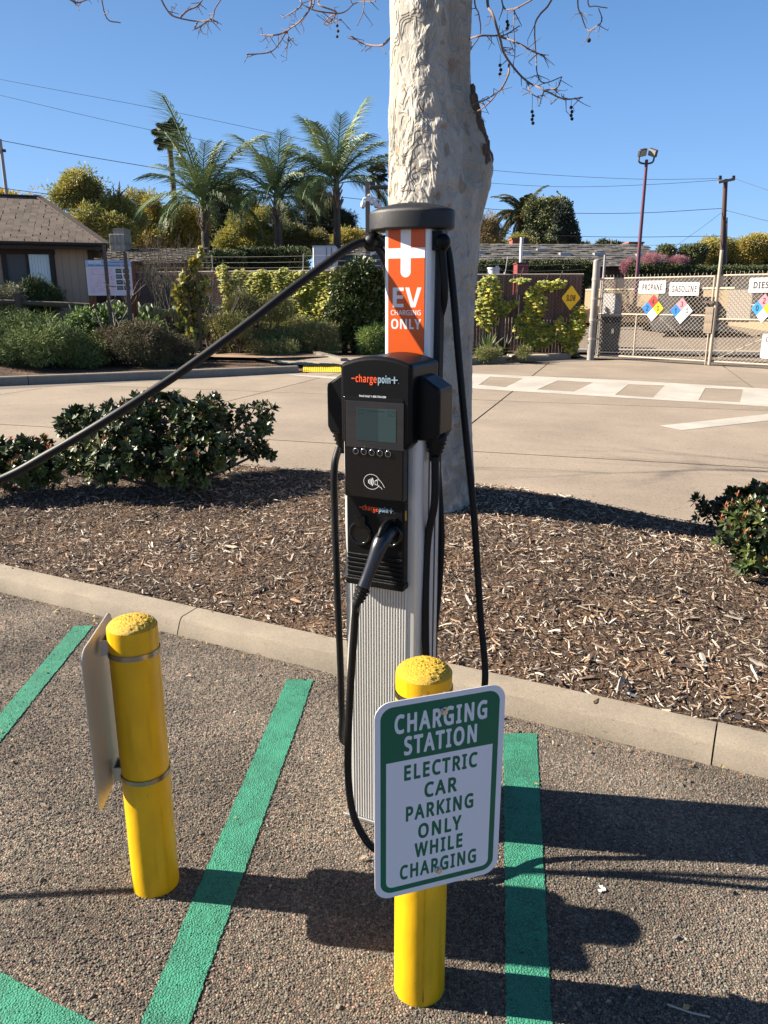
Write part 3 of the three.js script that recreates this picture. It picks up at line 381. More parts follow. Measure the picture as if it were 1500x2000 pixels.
// ------------------------------------------------------------------ garden: information board, stakes, saplings, rail fence
{
  const f = 19.2, c = P(215, 543, f), gy = gardenY(c.x, c.z), a = P(175, 660, f), b = P(258, 640, f + 0.4), t = thing('information_board', 'white printed garden information board on two reddish timber posts', 'information board', [c.x, 0, c.z]);
  const w = S(88, f, 540), h = S(66, f, 540);
  for (const [px, top, dz] of [[173, 507, 0.05], [253, 512, -0.02]]) { const p = P(px, top, f), q = p.x - c.x; mesh('post', box(0.13, p.y - gy + 0.5, 0.13, q, (p.y + gy - 0.5) / 2, -0.08 + dz), redPost, t); }
  const board = plateGeo(w, h, 0.01, 0.02), tx = canvasTex(768, 576, (x, W, H) => { x.fillStyle = '#dcdcec'; x.fillRect(0, 0, W, H); x.fillStyle = '#a9c2e2'; x.fillRect(0, 0, W, 110); x.fillStyle = '#f4f6fb'; fitText(x, 'WELCOME', 160, 34, 220, 40); x.fillStyle = '#27408f'; fitText(x, 'to the', 340, 36, 90, 28); for (let i = 0; i < 16; i++) x.fillRect(410 + i * 19, 24 + (i % 3) * 3, 13, 18 - (i % 2) * 5); fitText(x, 'Edible Landscape Demonstration Garden', 384, 84, 690, 32);
    x.fillStyle = '#e3d3e6'; x.fillRect(30, 130, 440, 410); x.strokeStyle = '#8d7aa8'; x.lineWidth = 4; x.strokeRect(110, 140, 250, 90); const r = rngOf(4); x.lineWidth = 2.5; for (let i = 0; i < 40; i++) { x.beginPath(); x.arc(50 + r() * 400, 150 + r() * 370, 6 + r() * 22, 0, 6.3); x.stroke(); } for (let i = 0; i < 26; i++) { x.fillStyle = ['#b9a0c4', '#a8b7c8', '#c7a3b2'][i % 3]; x.fillRect(50 + r() * 390, 150 + r() * 370, 10 + r() * 40, 4); }
    for (let i = 0; i < 8; i++) { x.fillStyle = ['#39434f', '#4a5648', '#525a66', '#3c4a3a'][i % 4]; x.fillRect(500 + (i % 2) * 122, 140 + Math.floor(i / 2) * 92, 108, 70); x.fillStyle = ['#8d9a76', '#7b8a9c'][i % 2]; x.fillRect(512 + (i % 2) * 122, 165 + Math.floor(i / 2) * 92, 70, 18); } });
  const p = mesh('panel', board, std([0.85, 0.85, 0.85], 0.5, { map: tx }), t); p.position.set(0, c.y, 0.03);
}
for (const [px, top, label] of [[203, 478, 'tall dark timber stake standing in front of the information board'], [244, 493, 'shorter timber stake at the right edge of the information board']]) { const p = P(px, top, 18.3), g = gardenY(p.x, p.z); tag(mesh('tree_stake', box(0.065, p.y - g + 0.4, 0.065, p.x, (p.y + g - 0.4) / 2, p.z), woodGrey), label, 'stake', 'stakes of the bare sapling'); }
{ const b = P(227, 648, 18.2); b.y = gardenY(b.x, b.z); const t = thing('bare_sapling', 'thin leafless grey sapling tied between the two stakes by the board', 'sapling', [b.x, b.y, b.z]), r = rngOf(71), L = []; treeBranches(L, V(0, -0.1, 0), V(0, 1, 0), 1.0, 0.026, 2, r, { angle: 0.75, lift: 0.14, side: 0.7 }); treeBranches(L, V(0.02, 0.1, 0), V(0.6, 0.8, 0.1), 0.7, 0.018, 1, r, { lift: 0.14 }); mesh('branches', L, std([0.30, 0.26, 0.23], 0.9), t);
  const s1 = P(203, 552, 18.26).sub(b), s2 = P(227, 560, 18.2).sub(b); mesh('tie', [tube([s1, s1.clone().lerp(s2, 0.5).add(V(0, -0.03, 0.02)), s2], 0.012, 8, 6)], std([0.02, 0.02, 0.02], 0.7), t); }
// split rail fence: posts and rough rails
{
  const mk = (name, label, pts) => { const t = thing('rail_fence', label, 'rail fence', [0, 0, 0]), r = rngOf(17); const posts = pts.map(([px, py, f]) => { const p = P(px, py, f); return V(p.x, gardenY(p.x, p.z), p.z); });
    for (const p of posts) mesh('post', box(0.15, 1.05, 0.13, p.x, p.y + 0.38, p.z, 0, r() * 0.3), woodGrey, t);
    for (let i = 0; i < posts.length - 1; i++) for (const h of [0.30, 0.68]) { const a = posts[i].clone().add(V(-0.05, h + 0.03 * (r() - 0.5), 0)), b = posts[i + 1].clone().add(V(0.05, h + 0.03 * (r() - 0.5), 0)), m = a.clone().lerp(b, 0.5).add(V(0, 0.03 * (r() - 0.5), 0.02)); mesh('rail', sweep([a, m, b], [0.05, 0.075, 0.07, 0.055], 12, 6), woodGrey, t); } };
  mk('rail_fence', 'weathered two rail timber fence running across the garden left of the charger', [[-90, 620, 20.6], [40, 620, 21], [282, 640, 22.2], [418, 650, 22.5], [573, 640, 22.3], [672, 640, 22.3]]);
}
// prickly pear: flat oval pads
{ const b = P(322, 632, 21.4); b.y = gardenY(b.x, b.z); const t = thing('prickly_pear', 'grey green prickly pear cactus of flat pads behind the rail fence', 'cactus', [b.x, b.y, b.z]), r = rngOf(23), padM = [std([0.16, 0.19, 0.10], 0.6), std([0.20, 0.22, 0.12], 0.6), std([0.13, 0.16, 0.085], 0.6)];
  const pad = (p, d, s, k) => { const g = new THREE.SphereGeometry(1, 12, 8); g.scale(0.17 * s, 0.26 * s, 0.035 * s); g.translate(0, 0.23 * s, 0); g.rotateY(0.3 + r() * 2.2); g.applyQuaternion(new THREE.Quaternion().setFromUnitVectors(UPV, d)); g.translate(p.x, p.y, p.z); mesh('pad', g, padM[Math.floor(r() * 3)], t); const e = p.clone().addScaledVector(d, 0.42 * s); if (k > 0) for (let i = 0; i < 2 + (r() < 0.5 ? 1 : 0); i++) pad(e, V(d.x + (r() - 0.5) * 1.5, d.y + 0.35, d.z + (r() - 0.5)).normalize(), s * (0.85 + 0.2 * r()), k - 1); };
  for (const x of [-1.15, -0.6, -0.15, 0.35, 0.8]) pad(V(x, 0, (r() - 0.5) * 0.4), V((r() - 0.5) * 0.8, 1, (r() - 0.5) * 0.5).normalize(), 0.85, 3); }
// ------------------------------------------------------------------ slatted chain-link fence with barbed wire, left run and right run
const slatMs = [std([0.13, 0.06, 0.05], 0.55), std([0.115, 0.053, 0.044], 0.55), std([0.145, 0.068, 0.056], 0.55)], meshWireM = std([0.26, 0.17, 0.14], 0.6, { metalness: 0.2 });
function slatFence(label, A, B, top, y0) {
  const d = V(B.x - A.x, 0, B.z - A.z), L = d.length(); d.normalize(); const t = thing('slatted_fence', label, 'fence', [A.x, 0, A.z], -Math.atan2(d.z, d.x)), r = rngOf(61), n = Math.floor(L / 0.088), h = top - y0, sg = new THREE.BoxGeometry(0.074, 1, 0.012);
  for (let i = 0; i < n; i++) { const m = mesh('slat', sg, slatMs[Math.floor(r() * 3)], t); m.position.set(i * 0.088 + 0.044, y0 + h / 2 + 0.01 * r(), 0.004 * r()); m.scale.y = h; }
  const w = [], st = 0.105; for (let x = -h; x < L; x += st) for (const s of [1, -1]) { let a = V(x, y0, 0), b = V(x + h, top, 0); if (a.x < 0) { a.y -= a.x; a.x = 0; } if (b.x > L) { b.y -= b.x - L; b.x = L; } if (s < 0) { a.y = y0 + top - a.y; b.y = y0 + top - b.y; } const c = a.clone().lerp(b, 0.5); const g = new THREE.BoxGeometry(a.distanceTo(b), 0.006, 0.006); g.rotateZ(Math.atan2(b.y - a.y, b.x - a.x)); g.translate(c.x, c.y, 0.02 + (s > 0 ? 0.003 : 0)); w.push(g); }
  const net = mesh('wire_mesh', w, meshWireM, t); net.userData.kind = 'stuff';
  mesh('top_rail', bar(V(0, top + 0.02, -0.03), V(L, top + 0.02, -0.03), 0.022, 0.022, 8), rustyGalv, t);
  for (let x = 0.2; x < L; x += 2.9) { mesh('post', [bar(V(x, y0 - 0.3, -0.05), V(x, top + 0.08, -0.05), 0.03), bar(V(x, top, -0.05), V(x + 0.06, top + 0.48, 0.05), 0.014)], galvM, t); }
  for (const k of [0.14, 0.29, 0.45]) mesh('barbed_wire', tube([V(0, top + k, 0), V(L * 0.25, top + k - 0.03, 0), V(L * 0.5, top + k, 0), V(L * 0.75, top + k - 0.03, 0), V(L, top + k, 0)], 0.0042, 40, 5), rustyGalv, t);
  return t;
}
{ const a = P(-60, 560, 26.5), b = P(762, 560, 22.6); slatFence('long dark brown slatted fence with barbed wire behind the garden left of the tree', a, b, 2.36, 0.45); }
const FA = P(768, 560, 22.6), FB = P(1139, 560, 21.9);
slatFence('dark brown slatted chain-link fence between the tree and the gate post', FA, FB, 2.22, 0.05);
// ivy and other climbers on the fences: single leaves hung over a lumpy surface
const ivyLeaf = leafGeo([{ p: V(0, 0, 0), q: new THREE.Quaternion(), s: 1 }], 0.42, 0.1);
function climber(label, spots, f0, n, cols, size, seed, group) { // spots: [px, py, rpx, rpy]
  const c0 = P(spots[0][0], spots[0][1], f0(spots[0][0])), t = thing('climbing_vine', label, 'vine', [c0.x, gardenY(c0.x, c0.z), c0.z], 0, group), b = t.position, r = rngOf(seed), tot = spots.reduce((a, s) => a + s[2] * s[3], 0), w = [];
  for (const [px, py, rx, ry] of spots) { const p = P(px, py, f0(px)).sub(b); w.push(tube([V(p.x * 0.8, -0.1, p.z), V(p.x * 0.9, p.y * 0.4, p.z + 0.03), V(p.x, p.y, p.z + 0.05), V(p.x + 0.1, p.y + 0.3, p.z + 0.05)], 0.014, 14, 5)); }
  mesh('stems', w, barkM, t);
  stuffCopies('leaves', ivyLeaf, leafSoft, n, (o, c) => { let k = r() * tot, s = spots[0]; for (const q of spots) { k -= q[2] * q[3]; if (k <= 0) { s = q; break; } } const a = r() * 6.28, m = Math.sqrt(r()) * (0.8 + 0.4 * wn(Math.cos(a) * 3 + s[0], Math.sin(a) * 3 + s[1], 2, seed)), px = s[0] + Math.cos(a) * s[2] * m, py = s[1] + Math.sin(a) * s[3] * m, f = f0(px), p = P(px, py, f), bump = 0.10 + 0.34 * wn(p.x, p.y, 2.4, seed + 1) * (1 - m * 0.5); if (p.y < gardenY(p.x, p.z) + 0.02) return false; o.position.set(p.x - b.x, p.y - b.y, p.z - b.z + bump * (0.6 + 0.5 * r()) + 0.02);
    o.rotation.set(2.2 + 0.9 * (r() - 0.5), (r() - 0.5) * 1.6, (r() - 0.5) * 1.8, 'YXZ'); const q = size * (0.6 + 0.7 * r()); o.scale.set(q, q, q); c.setRGB(...pick(r, cols)); }, t);
  return t;
}
const fL = (px) => lerp(26.5, 22.6, (px + 60) / 822) - 0.1, fR = (px) => lerp(22.6, 21.9, (px - 768) / 371) - 0.08;
const lime = [[0.58, 0.52, 0.05], [0.42, 0.44, 0.05], [0.26, 0.33, 0.045], [0.66, 0.54, 0.07], [0.16, 0.22, 0.035]];
climber('bright yellow green ivy hedge covering the brown fence left of the dark bush', [[500, 590, 45, 66], [560, 592, 52, 66], [620, 594, 50, 66], [470, 575, 24, 50], [650, 590, 40, 64], [530, 560, 50, 32], [600, 560, 50, 32]], fL, 12500, lime, 0.118, 301);
climber('thin yellowish creeper on bare brown fence left of the ivy hedge', [[440, 545, 8, 34], [448, 592, 10, 24], [432, 528, 8, 12]], fL, 260, lime, 0.11, 302);
climber('yellow green vine climbing the fence just right of the tree trunk', [[955, 565, 22, 32], [950, 605, 22, 36], [978, 600, 16, 16], [1000, 592, 12, 8], [1014, 546, 16, 6]], fR, 1000, lime, 0.125, 303);
climber('big lime green vine heap in the middle of the right fence', [[1042, 590, 20, 36], [1030, 635, 24, 32], [1064, 556, 22, 10], [1058, 650, 26, 24], [1090, 552, 14, 8], [1046, 660, 26, 18]], fR, 1500, lime, 0.125, 304);
climber('narrow yellow vine on the fence below the SLOW sign beside the gate post', [[1124, 630, 14, 32], [1100, 650, 14, 20], [1132, 608, 8, 14], [1112, 672, 16, 14], [1090, 632, 8, 16]], fR, 800, lime, 0.125, 305);
{ // yellow diamond sign on the fence
  const p = P(1115, 582, 21.65), t = thing('slow_sign', 'yellow diamond SLOW sign hung on the brown fence', 'sign', [p.x, p.y, p.z], -0.03), a = S(30.5, 21.65, 582), tx = canvasTex(512, 512, (x) => { x.fillStyle = '#f2c200'; x.fillRect(0, 0, 512, 512); x.translate(256, 256); x.rotate(Math.PI / 4); x.fillStyle = '#6a3200'; fitText(x, 'SLOW', 0, 0, 350, 165, 'bold', 6); });
  const g = plateGeo(a, a, 0.04, 0.012), m = mesh('plate', g, std([0.95, 0.95, 0.95], 0.45, { map: tx }), t); m.rotation.z = Math.PI / 4; m.scale.y = 1.0;
  const s = mesh('fixing', bar(V(0, 0, -0.12), V(0, 0, 0), 0.02), galvM, t); s.position.z = 0; t.scale.set(0.86, 1.12, 1); }
// ------------------------------------------------------------------ gates
const GA = [5.84, -21.76], gd = V(2.43, 0, 2.53).normalize(), GD = [gd.x, gd.z], gateTurn = -Math.atan2(gd.z, gd.x), gp = (s, y = 0, out = 0) => [GA[0] + gd.x * s - gd.z * out, y, GA[1] + gd.z * s + gd.x * out];
const postM = std([0.47, 0.44, 0.41], 0.6, { metalness: 0.3, map: rep(T.cloudy, 1) }), gateM = std([0.40, 0.335, 0.265], 0.6, { metalness: 0.15 }), linkM = std([0.40, 0.345, 0.28], 0.55, { metalness: 0.1 });
{ const q = P(1153, 698, 21.4), t = thing('gate_post', 'thick round galvanised gate post at the end of the brown fence', 'post', [q.x, 0, q.z]), top = P(1160, 507, 21.4).y; mesh('post', bar(V(0, -0.3, 0), V(0, top - 0.05, 0), 0.095, 0.095, 20), postM, t); const c = new THREE.SphereGeometry(0.1, 16, 8, 0, 6.3, 0, 1.6); c.scale(1, 0.7, 1); c.translate(0, top - 0.05, 0); mesh('cap', c, postM, t); for (const h of [0.55, 1.05, 1.6, 2.1]) mesh('hinge_band', [new THREE.CylinderGeometry(0.104, 0.104, 0.07, 20, 1).translate(0, h, 0), box(0.14, 0.05, 0.04, 0.15, h, 0.02)], rustyGalv, t); }
{ const q = P(1168, 690, 22.2), top = P(1168, 498, 22.2).y; tag(mesh('thin_post', bar(V(q.x, -0.2, q.z), V(q.x, top, q.z), 0.035, 0.035, 10), postM), 'thin tall galvanised post just behind the thick gate post', 'post'); }
function gateLeaf(label, s0, s1, y0, y1, mid, braces, stiles) {
  const o = gp(s0), t = thing('chain_link_gate', label, 'gate', o, gateTurn, 'gate leaves'), L = s1 - s0, r = 0.024; delete t.userData.group;
  const fr = (n, a, b, k = r) => mesh(n, bar(V(...a, 0), V(...b, 0), k, k, 10), gateM, t);
  fr('stile', [0, y0], [0, y1]); fr('stile', [L, y0], [L, y1]); fr('top_rail', [0, y1], [L, y1]); fr('bottom_rail', [0, y0], [L, y0]); fr('mid_rail', [0, mid], [L, mid], 0.024); for (const s of stiles) fr('stile', [s, y0], [s, mid], 0.022);
  for (const [a, b] of braces) fr('brace_rod', a, b, 0.008);
  const w = [], st = 0.105, h = y1 - y0; for (let x = -h; x < L; x += st) for (const s of [1, -1]) { const a = V(x, y0, 0), b = V(x + h, y1, 0); if (a.x < 0) { a.y -= a.x; a.x = 0; } if (b.x > L) { b.y -= b.x - L; b.x = L; } if (s < 0) { a.y = y0 + y1 - a.y; b.y = y0 + y1 - b.y; } const c = a.clone().lerp(b, 0.5), g = new THREE.BoxGeometry(a.distanceTo(b), 0.0062, 0.0062); g.rotateZ(Math.atan2(b.y - a.y, b.x - a.x)); g.translate(c.x, c.y, 0.012 * s); w.push(g); }
  const top = []; for (let x = 0.05; x < L; x += st) top.push(box(0.007, 0.09, 0.007, x, y1 + 0.05, 0, 0, 0, (Math.floor(x / st) % 2 ? 0.3 : -0.3))); mesh('wire_mesh', w, linkM, t).userData.kind = 'stuff'; mesh('wire_barbs', top, linkM, t).userData.kind = 'stuff'; return t;
}
const gw = (px, py) => onWall(px, py, GA, GD), sMid = gw(1390, 640)[0], sA = gw(1168, 640)[0];
gateLeaf('closed chain-link gate leaf carrying the PROPANE and GASOLINE signs', sA, sMid - 0.06, 0.1, 2.12, 1.2, [[[0.1, 2.05], [0.9, 1.25]], [[sMid - sA - 0.1, 0.15], [1.75, 1.15]]], [gw(1240, 660)[0] - sA]);
gateLeaf('chain-link gate leaf with the cut off DIESEL sign at the right edge', sMid + 0.06, sMid + 3.5, 0.1, 2.14, 1.12, [[[0.1, 0.15], [1.9, 1.05]]], []);
{ const o = gp(sMid + 0.0, 0, 0.05), t = thing('gate_centre_pole', 'tall grey pole where the two gate leaves meet', 'pole', o, gateTurn); mesh('pole', bar(V(0.06, 0.02, 0), V(0.06, 2.72, 0), 0.04, 0.038, 12), gateM, t); mesh('drop_rod', bar(V(-0.03, 0.02, 0.03), V(-0.03, 1.2, 0.03), 0.016), gateM, t); mesh('rusty_plate', rbox(0.2, 0.62, 0.02, 0.006, -0.06, gw(1386, 625)[1], 0.05), std([0.42, 0.33, 0.24], 0.8, { map: rep(T.cloudy, 3) }), t); mesh('latch', [box(0.3, 0.05, 0.06, -0.1, gw(1390, 590)[1], 0.06)], std([0.1, 0.08, 0.07], 0.6, { metalness: 0.4 }), t); }
function gateSign(name, label, cat, px0, py0, px1, py1, draw, r = 0.03, mat) { const [s0, h1] = gw(px0, py0), [s1, h0] = gw(px1, py1), s = (s0 + s1) / 2, h = (h0 + h1) / 2, o = gp(s, h, draw ? 0.03 : -0.035), t = thing(name, label, cat, o, gateTurn), w = Math.abs(s1 - s0), hh = Math.abs(h1 - h0); mesh('plate', plateGeo(w, hh, r, 0.008), mat || std([0.9, 0.9, 0.9], 0.5, { map: canvasTex(512, Math.round(512 * hh / w), draw) }), t); mesh('bolt', [new THREE.SphereGeometry(0.014, 8, 6).translate(0, hh / 2 - 0.04, 0.012), new THREE.SphereGeometry(0.014, 8, 6).translate(0, -hh / 2 + 0.04, 0.012)], galvM, t); return t; }
const plain = (s, border) => (x, W, H) => { x.fillStyle = '#e9e7e6'; x.fillRect(0, 0, W, H); if (border) { x.strokeStyle = '#8b8785'; x.lineWidth = 7; x.beginPath(); x.roundRect(14, 14, W - 28, H - 28, 26); x.stroke(); } x.fillStyle = '#463f3d'; fitText(x, s, W / 2, H / 2, W * 0.76, H * 0.46, 'bold', 5); };
gateSign('fuel_sign', 'white bordered PROPANE sign on the chain-link gate', 'sign', 1250, 549, 1300, 573, plain('PROPANE', true));
gateSign('fuel_sign', 'white GASOLINE sign without border on the chain-link gate', 'sign', 1310, 552, 1365, 577, (x, W, H) => { x.fillStyle = '#eeecea'; x.fillRect(0, 0, W, H); x.fillStyle = '#5b5250'; fitText(x, 'GASOLINE', W / 2, H / 2, W * 0.88, H * 0.48, 'bold', 5); });
gateSign('fuel_sign', 'white DIESEL sign cut off by the right edge of the photo', 'sign', 1466, 543, 1526, 571, plain('DIESEL', true));
gateSign('notice_sign', 'small white bordered notice at the right edge low on the gate', 'sign', 1491, 652, 1536, 702, (x, W, H) => { x.fillStyle = '#e9e7e6'; x.fillRect(0, 0, W, H); x.strokeStyle = '#3a3837'; x.lineWidth = 10; x.beginPath(); x.roundRect(20, 20, W - 40, H - 40, 40); x.stroke(); x.fillStyle = '#33302f'; fitText(x, 'C', 110, 110, 90, 110); }, 0.05);
gateSign('blank_plate', 'blank grey metal plate wired to the left end of the gate', 'metal plate', 1178, 573, 1210, 616, null, 0.01, std([0.36, 0.355, 0.36], 0.6, { metalness: 0.2 }));
gateSign('blank_plate', 'square tan grey panel wired to the right gate leaf', 'metal plate', 1423, 566, 1462, 630, null, 0.01, std([0.30, 0.26, 0.22], 0.7));
function hazard(label, px, py, hw, hh, cols, nums) { // four coloured quarters with figures
  const [s, h] = gw(px, py), o = gp(s, h, 0.035), t = thing('hazard_diamond', label, 'hazard sign', o, gateTurn), w = Math.abs(gw(px + hw, py)[0] - gw(px - hw, py)[0]) / 2, e = Math.abs(gw(px, py - hh)[1] - gw(px, py + hh)[1]) / 2;
  const cs = [[0, 0.5], [-0.5, 0], [0.5, 0], [0, -0.5]]; // top, left, right, bottom
  cs.forEach(([x, y], i) => { const k = 0.492, g = prism([[0, e * k], [-w * k, 0], [0, -e * k], [w * k, 0]], 0.008); const m = mesh('quarter', g, std(cols[i], 0.5), t); m.position.set(x * w, y * e, 0);
    if (nums[i]) { const tx = canvasTex(128, 128, (c) => { c.fillStyle = '#16131a'; if (i === 0 && cols[0][1] > 0.1) c.fillStyle = '#5a1020'; fitText(c, nums[i], 64, 64, 62, 92); }); const d = mesh('figure', new THREE.PlaneGeometry(w * 0.55, e * 0.55), std([1, 1, 1], 0.6, { map: tx, transparent: true }), m); d.position.z = 0.011; } });
  mesh('back_plate', prism([[0, e], [-w, 0], [0, -e], [w, 0]], 0.006).translate(0, 0, -0.008), std([0.6, 0.6, 0.6], 0.5), t); }
const red = [0.62, 0.03, 0.02], blue = [0.01, 0.16, 0.55], yel = [0.80, 0.60, 0.0], whi = [0.75, 0.74, 0.72], pink = [0.62, 0.22, 0.26];
hazard('hazard diamond with red, blue, yellow and white quarters reading 4 2 0', 1276, 602, 21, 26, [red, blue, yel, whi], ['4', '2', '0', '']);
hazard('faded hazard diamond with pink top quarter reading 3 1 0', 1332, 607, 22, 26, [pink, blue, whi, whi], ['3', '1', '0', '']);
hazard('hazard diamond at the right edge reading 2 and 0', 1492, 602, 24, 29, [pink, [0.02, 0.24, 0.6], yel, whi], ['2', '0', '', '']);
// ------------------------------------------------------------------ charging station
const blackM = phys([0.0055, 0.0055, 0.006], 0.36, { specularIntensity: 0.32, bumpMap: rep(T.speck, 8), bumpScale: 0.0002 }), glossM = phys([0.005, 0.005, 0.006], 0.1, { specularIntensity: 0.8 }), capM = std([0.013, 0.013, 0.0145], 0.5, { bumpMap: rep(T.speck, 6), bumpScale: 0.0003 });
const alumM = std([0.60, 0.60, 0.585], 0.42, { metalness: 0.35 }), whiteAl = std([0.78, 0.78, 0.77], 0.35), rubberM = phys([0.008, 0.008, 0.0092], 0.5, { specularIntensity: 0.45 }), chromeM = std([0.62, 0.62, 0.62], 0.25, { metalness: 1 });
const SO = V(-0.008, 0, -2.071), SA = -25 * Math.PI / 180;
const SL = (u, y, z) => V(u, y, z).applyAxisAngle(UPV, SA).add(SO);   // station axes to the world
{
  const t = thing('charging_station', 'black and silver electric car charging station with orange panel on its rear column', 'charging station', [SO.x, 0, SO.z], SA);
  // lower aluminium body: rounded extrusion with ribbed front
  const sh = new THREE.Shape(); sh.moveTo(-0.12, 0.135); sh.lineTo(-0.12, 0.02); sh.quadraticCurveTo(-0.12, 0, -0.104, 0); sh.lineTo(0.094, 0); sh.quadraticCurveTo(0.12, 0, 0.12, 0.03); sh.lineTo(0.12, 0.05); sh.lineTo(0.116, 0.052); sh.lineTo(0.116, 0.06); sh.lineTo(0.12, 0.062); sh.lineTo(0.12, 0.1); sh.lineTo(0.116, 0.102); sh.lineTo(0.116, 0.11); sh.lineTo(0.12, 0.112); sh.lineTo(0.12, 0.135); sh.lineTo(-0.12, 0.135);
  const body = new THREE.ExtrudeGeometry(sh, { depth: 1.36, bevelEnabled: false, curveSegments: 6 }); body.rotateX(-Math.PI / 2); body.translate(0, 0.012, 0); mesh('body', body, alumM, t);
  mesh('base_plate', rbox(0.25, 0.014, 0.16, 0.004, 0, 0.007, -0.07), std([0.3, 0.3, 0.3], 0.5, { metalness: 0.6 }), t);
  const ribG = new THREE.CylinderGeometry(0.0037, 0.0037, 1.08, 8, 1); for (let i = 0; i < 21; i++) { const m = mesh('rib', ribG, alumM, t); m.position.set(-0.094 + i * 0.0086, 0.556, 0.0008); }
  mesh('side_groove', [box(0.002, 1.3, 0.006, 0.1206, 0.67, -0.056), box(0.002, 1.3, 0.006, 0.1206, 0.67, -0.106)], std([0.07, 0.07, 0.07], 0.6), t);
  // black lower panel with sockets and louvres
  const pan = mesh('socket_panel', rbox(0.176, 0.43, 0.034, 0.006, -0.006, 1.035, 0.012, 2), blackM, t);
  mesh('socket', [new THREE.TorusGeometry(0.031, 0.006, 8, 24).translate(-0.05, 0.965, 0.03), new THREE.CylinderGeometry(0.029, 0.029, 0.004, 20).rotateX(Math.PI / 2).translate(-0.05, 0.965, 0.0305), box(0.036, 0.028, 0.012, -0.05, 1.003, 0.031)], glossM, pan);
  mesh('socket', [new THREE.TorusGeometry(0.031, 0.006, 8, 24).translate(0.043, 0.972, 0.03), box(0.034, 0.026, 0.016, 0.045, 1.01, 0.033)], glossM, pan);
  for (let i = 0; i < 7; i++) { const m = mesh('louvre', rbox(0.172, 0.0105, 0.016, 0.003, -0.006, 0.901 - i * 0.0135, 0.026), blackM, pan); m.rotation.x = 0; }
  mesh('panel_foot', rbox(0.18, 0.02, 0.05, 0.004, -0.006, 0.822, 0.012), blackM, t);
  mesh('yellow_tab', box(0.006, 0.028, 0.003, 0.0835, 1.03, 0.021), std([0.5, 0.3, 0.03], 0.6), t);
  // smoked glass face with display, buttons and reader
  mesh('reader_face', rbox(0.176, 0.276, 0.03, 0.004, -0.001, 1.212, 0.0325), glossM, t);
  const hs = new THREE.Shape(); hs.moveTo(-0.1, 1.232); hs.lineTo(-0.1, 1.425); hs.quadraticCurveTo(-0.1, 1.434, -0.09, 1.438); hs.quadraticCurveTo(0.005, 1.474, 0.098, 1.44); hs.quadraticCurveTo(0.108, 1.436, 0.108, 1.425); hs.lineTo(0.108, 1.232); hs.lineTo(0.092, 1.215); hs.lineTo(-0.086, 1.215); hs.lineTo(-0.1, 1.232);
  const head = mesh('head', new THREE.ExtrudeGeometry(hs, { depth: 0.17, bevelEnabled: true, bevelSize: 0.01, bevelThickness: 0.012, bevelSegments: 3, bevelOffset: -0.01, curveSegments: 16 }).translate(0, 0, -0.137), blackM, t);
  mesh('screen_glass', rbox(0.170, 0.126, 0.006, 0.002, 0.003, 1.276, 0.0455), phys([0.012, 0.014, 0.018], 0.05, { clearcoat: 1, clearcoatRoughness: 0.02 }), t);
  const lcd = canvasTex(512, 384, (x, W, H) => { x.fillStyle = '#5f716f'; x.fillRect(0, 0, W, H); x.fillStyle = '#4d5f60'; x.fillRect(0, 0, W * 0.55, H); x.strokeStyle = '#2e3a3c'; x.lineWidth = 4; x.strokeRect(24, 20, 66, 44); x.strokeRect(410, 20, 80, 56); x.fillStyle = '#2b383a'; x.fillRect(130, 28, 240, 6); x.beginPath(); x.moveTo(425, 52); x.lineTo(445, 66); x.lineTo(476, 34); x.stroke(); });
  mesh('display', new RoundedBoxGeometry(0.116, 0.088, 0.003, 1, 0.001).translate(0.009, 1.277, 0.0480), std([0.22, 0.285, 0.33], 0.08, { map: lcd }), t);
  for (let i = 0; i < 5; i++) { const b = mesh('button', new THREE.CylinderGeometry(0.0068, 0.0074, 0.006, 16).rotateX(Math.PI / 2).translate(-0.052 + i * 0.024, 1.203, 0.049), glossM, t); mesh('button_ring', new THREE.TorusGeometry(0.0075, 0.0012, 6, 20).translate(-0.052 + i * 0.024, 1.203, 0.050), chromeM, b); }
  const logo = canvasTex(1024, 220, (x) => { x.fillStyle = '#e4501b'; fitText(x, 'charge', 360, 92, 430, 130); x.fillRect(70, 86, 66, 20); x.fillStyle = '#8aa4b4'; fitText(x, 'poin', 713, 92, 262, 130); x.fillRect(852, 84, 120, 19); x.fillRect(900, 34, 22, 124); x.fillRect(984, 138, 10, 10); });
  const decal = (n, w, h, x, y, z, tx, par) => mesh(n, new THREE.PlaneGeometry(w, h).translate(x, y, z), std([1, 1, 1], 0.5, { map: tx, transparent: true }), par);
  decal('logo', 0.152, 0.0327, 0.001, 1.395, 0.0465, logo, head); decal('logo', 0.118, 0.0255, -0.002, 1.04, 0.0302, logo, pan);
  decal('lettering', 0.082, 0.010, -0.003, 1.352, 0.0465, canvasTex(768, 96, (x) => { x.fillStyle = '#cfd3d6'; fitText(x, 'Need help? 1-888-758-4389', 384, 46, 740, 50); }), head);
  decal('contactless_mark', 0.078, 0.05, 0.002, 1.122, 0.0482, canvasTex(624, 400, (x) => { x.strokeStyle = '#d9d9d9'; x.lineWidth = 9; x.lineCap = 'round'; x.beginPath(); x.ellipse(250, 200, 190, 165, 0, 0.35, Math.PI * 2 - 0.35); x.stroke(); x.lineWidth = 18; for (let i = 0; i < 4; i++) { x.beginPath(); x.arc(120, 200, 60 + i * 36, -0.5, 0.5); x.stroke(); } x.lineWidth = 9; x.strokeRect(330, 165, 60, 90); x.beginPath(); x.moveTo(345, 165); x.quadraticCurveTo(420, 110, 470, 175); x.quadraticCurveTo(520, 230, 560, 300); x.moveTo(390, 255); x.quadraticCurveTo(420, 300, 470, 300); x.lineTo(500, 345); x.stroke(); }), t);
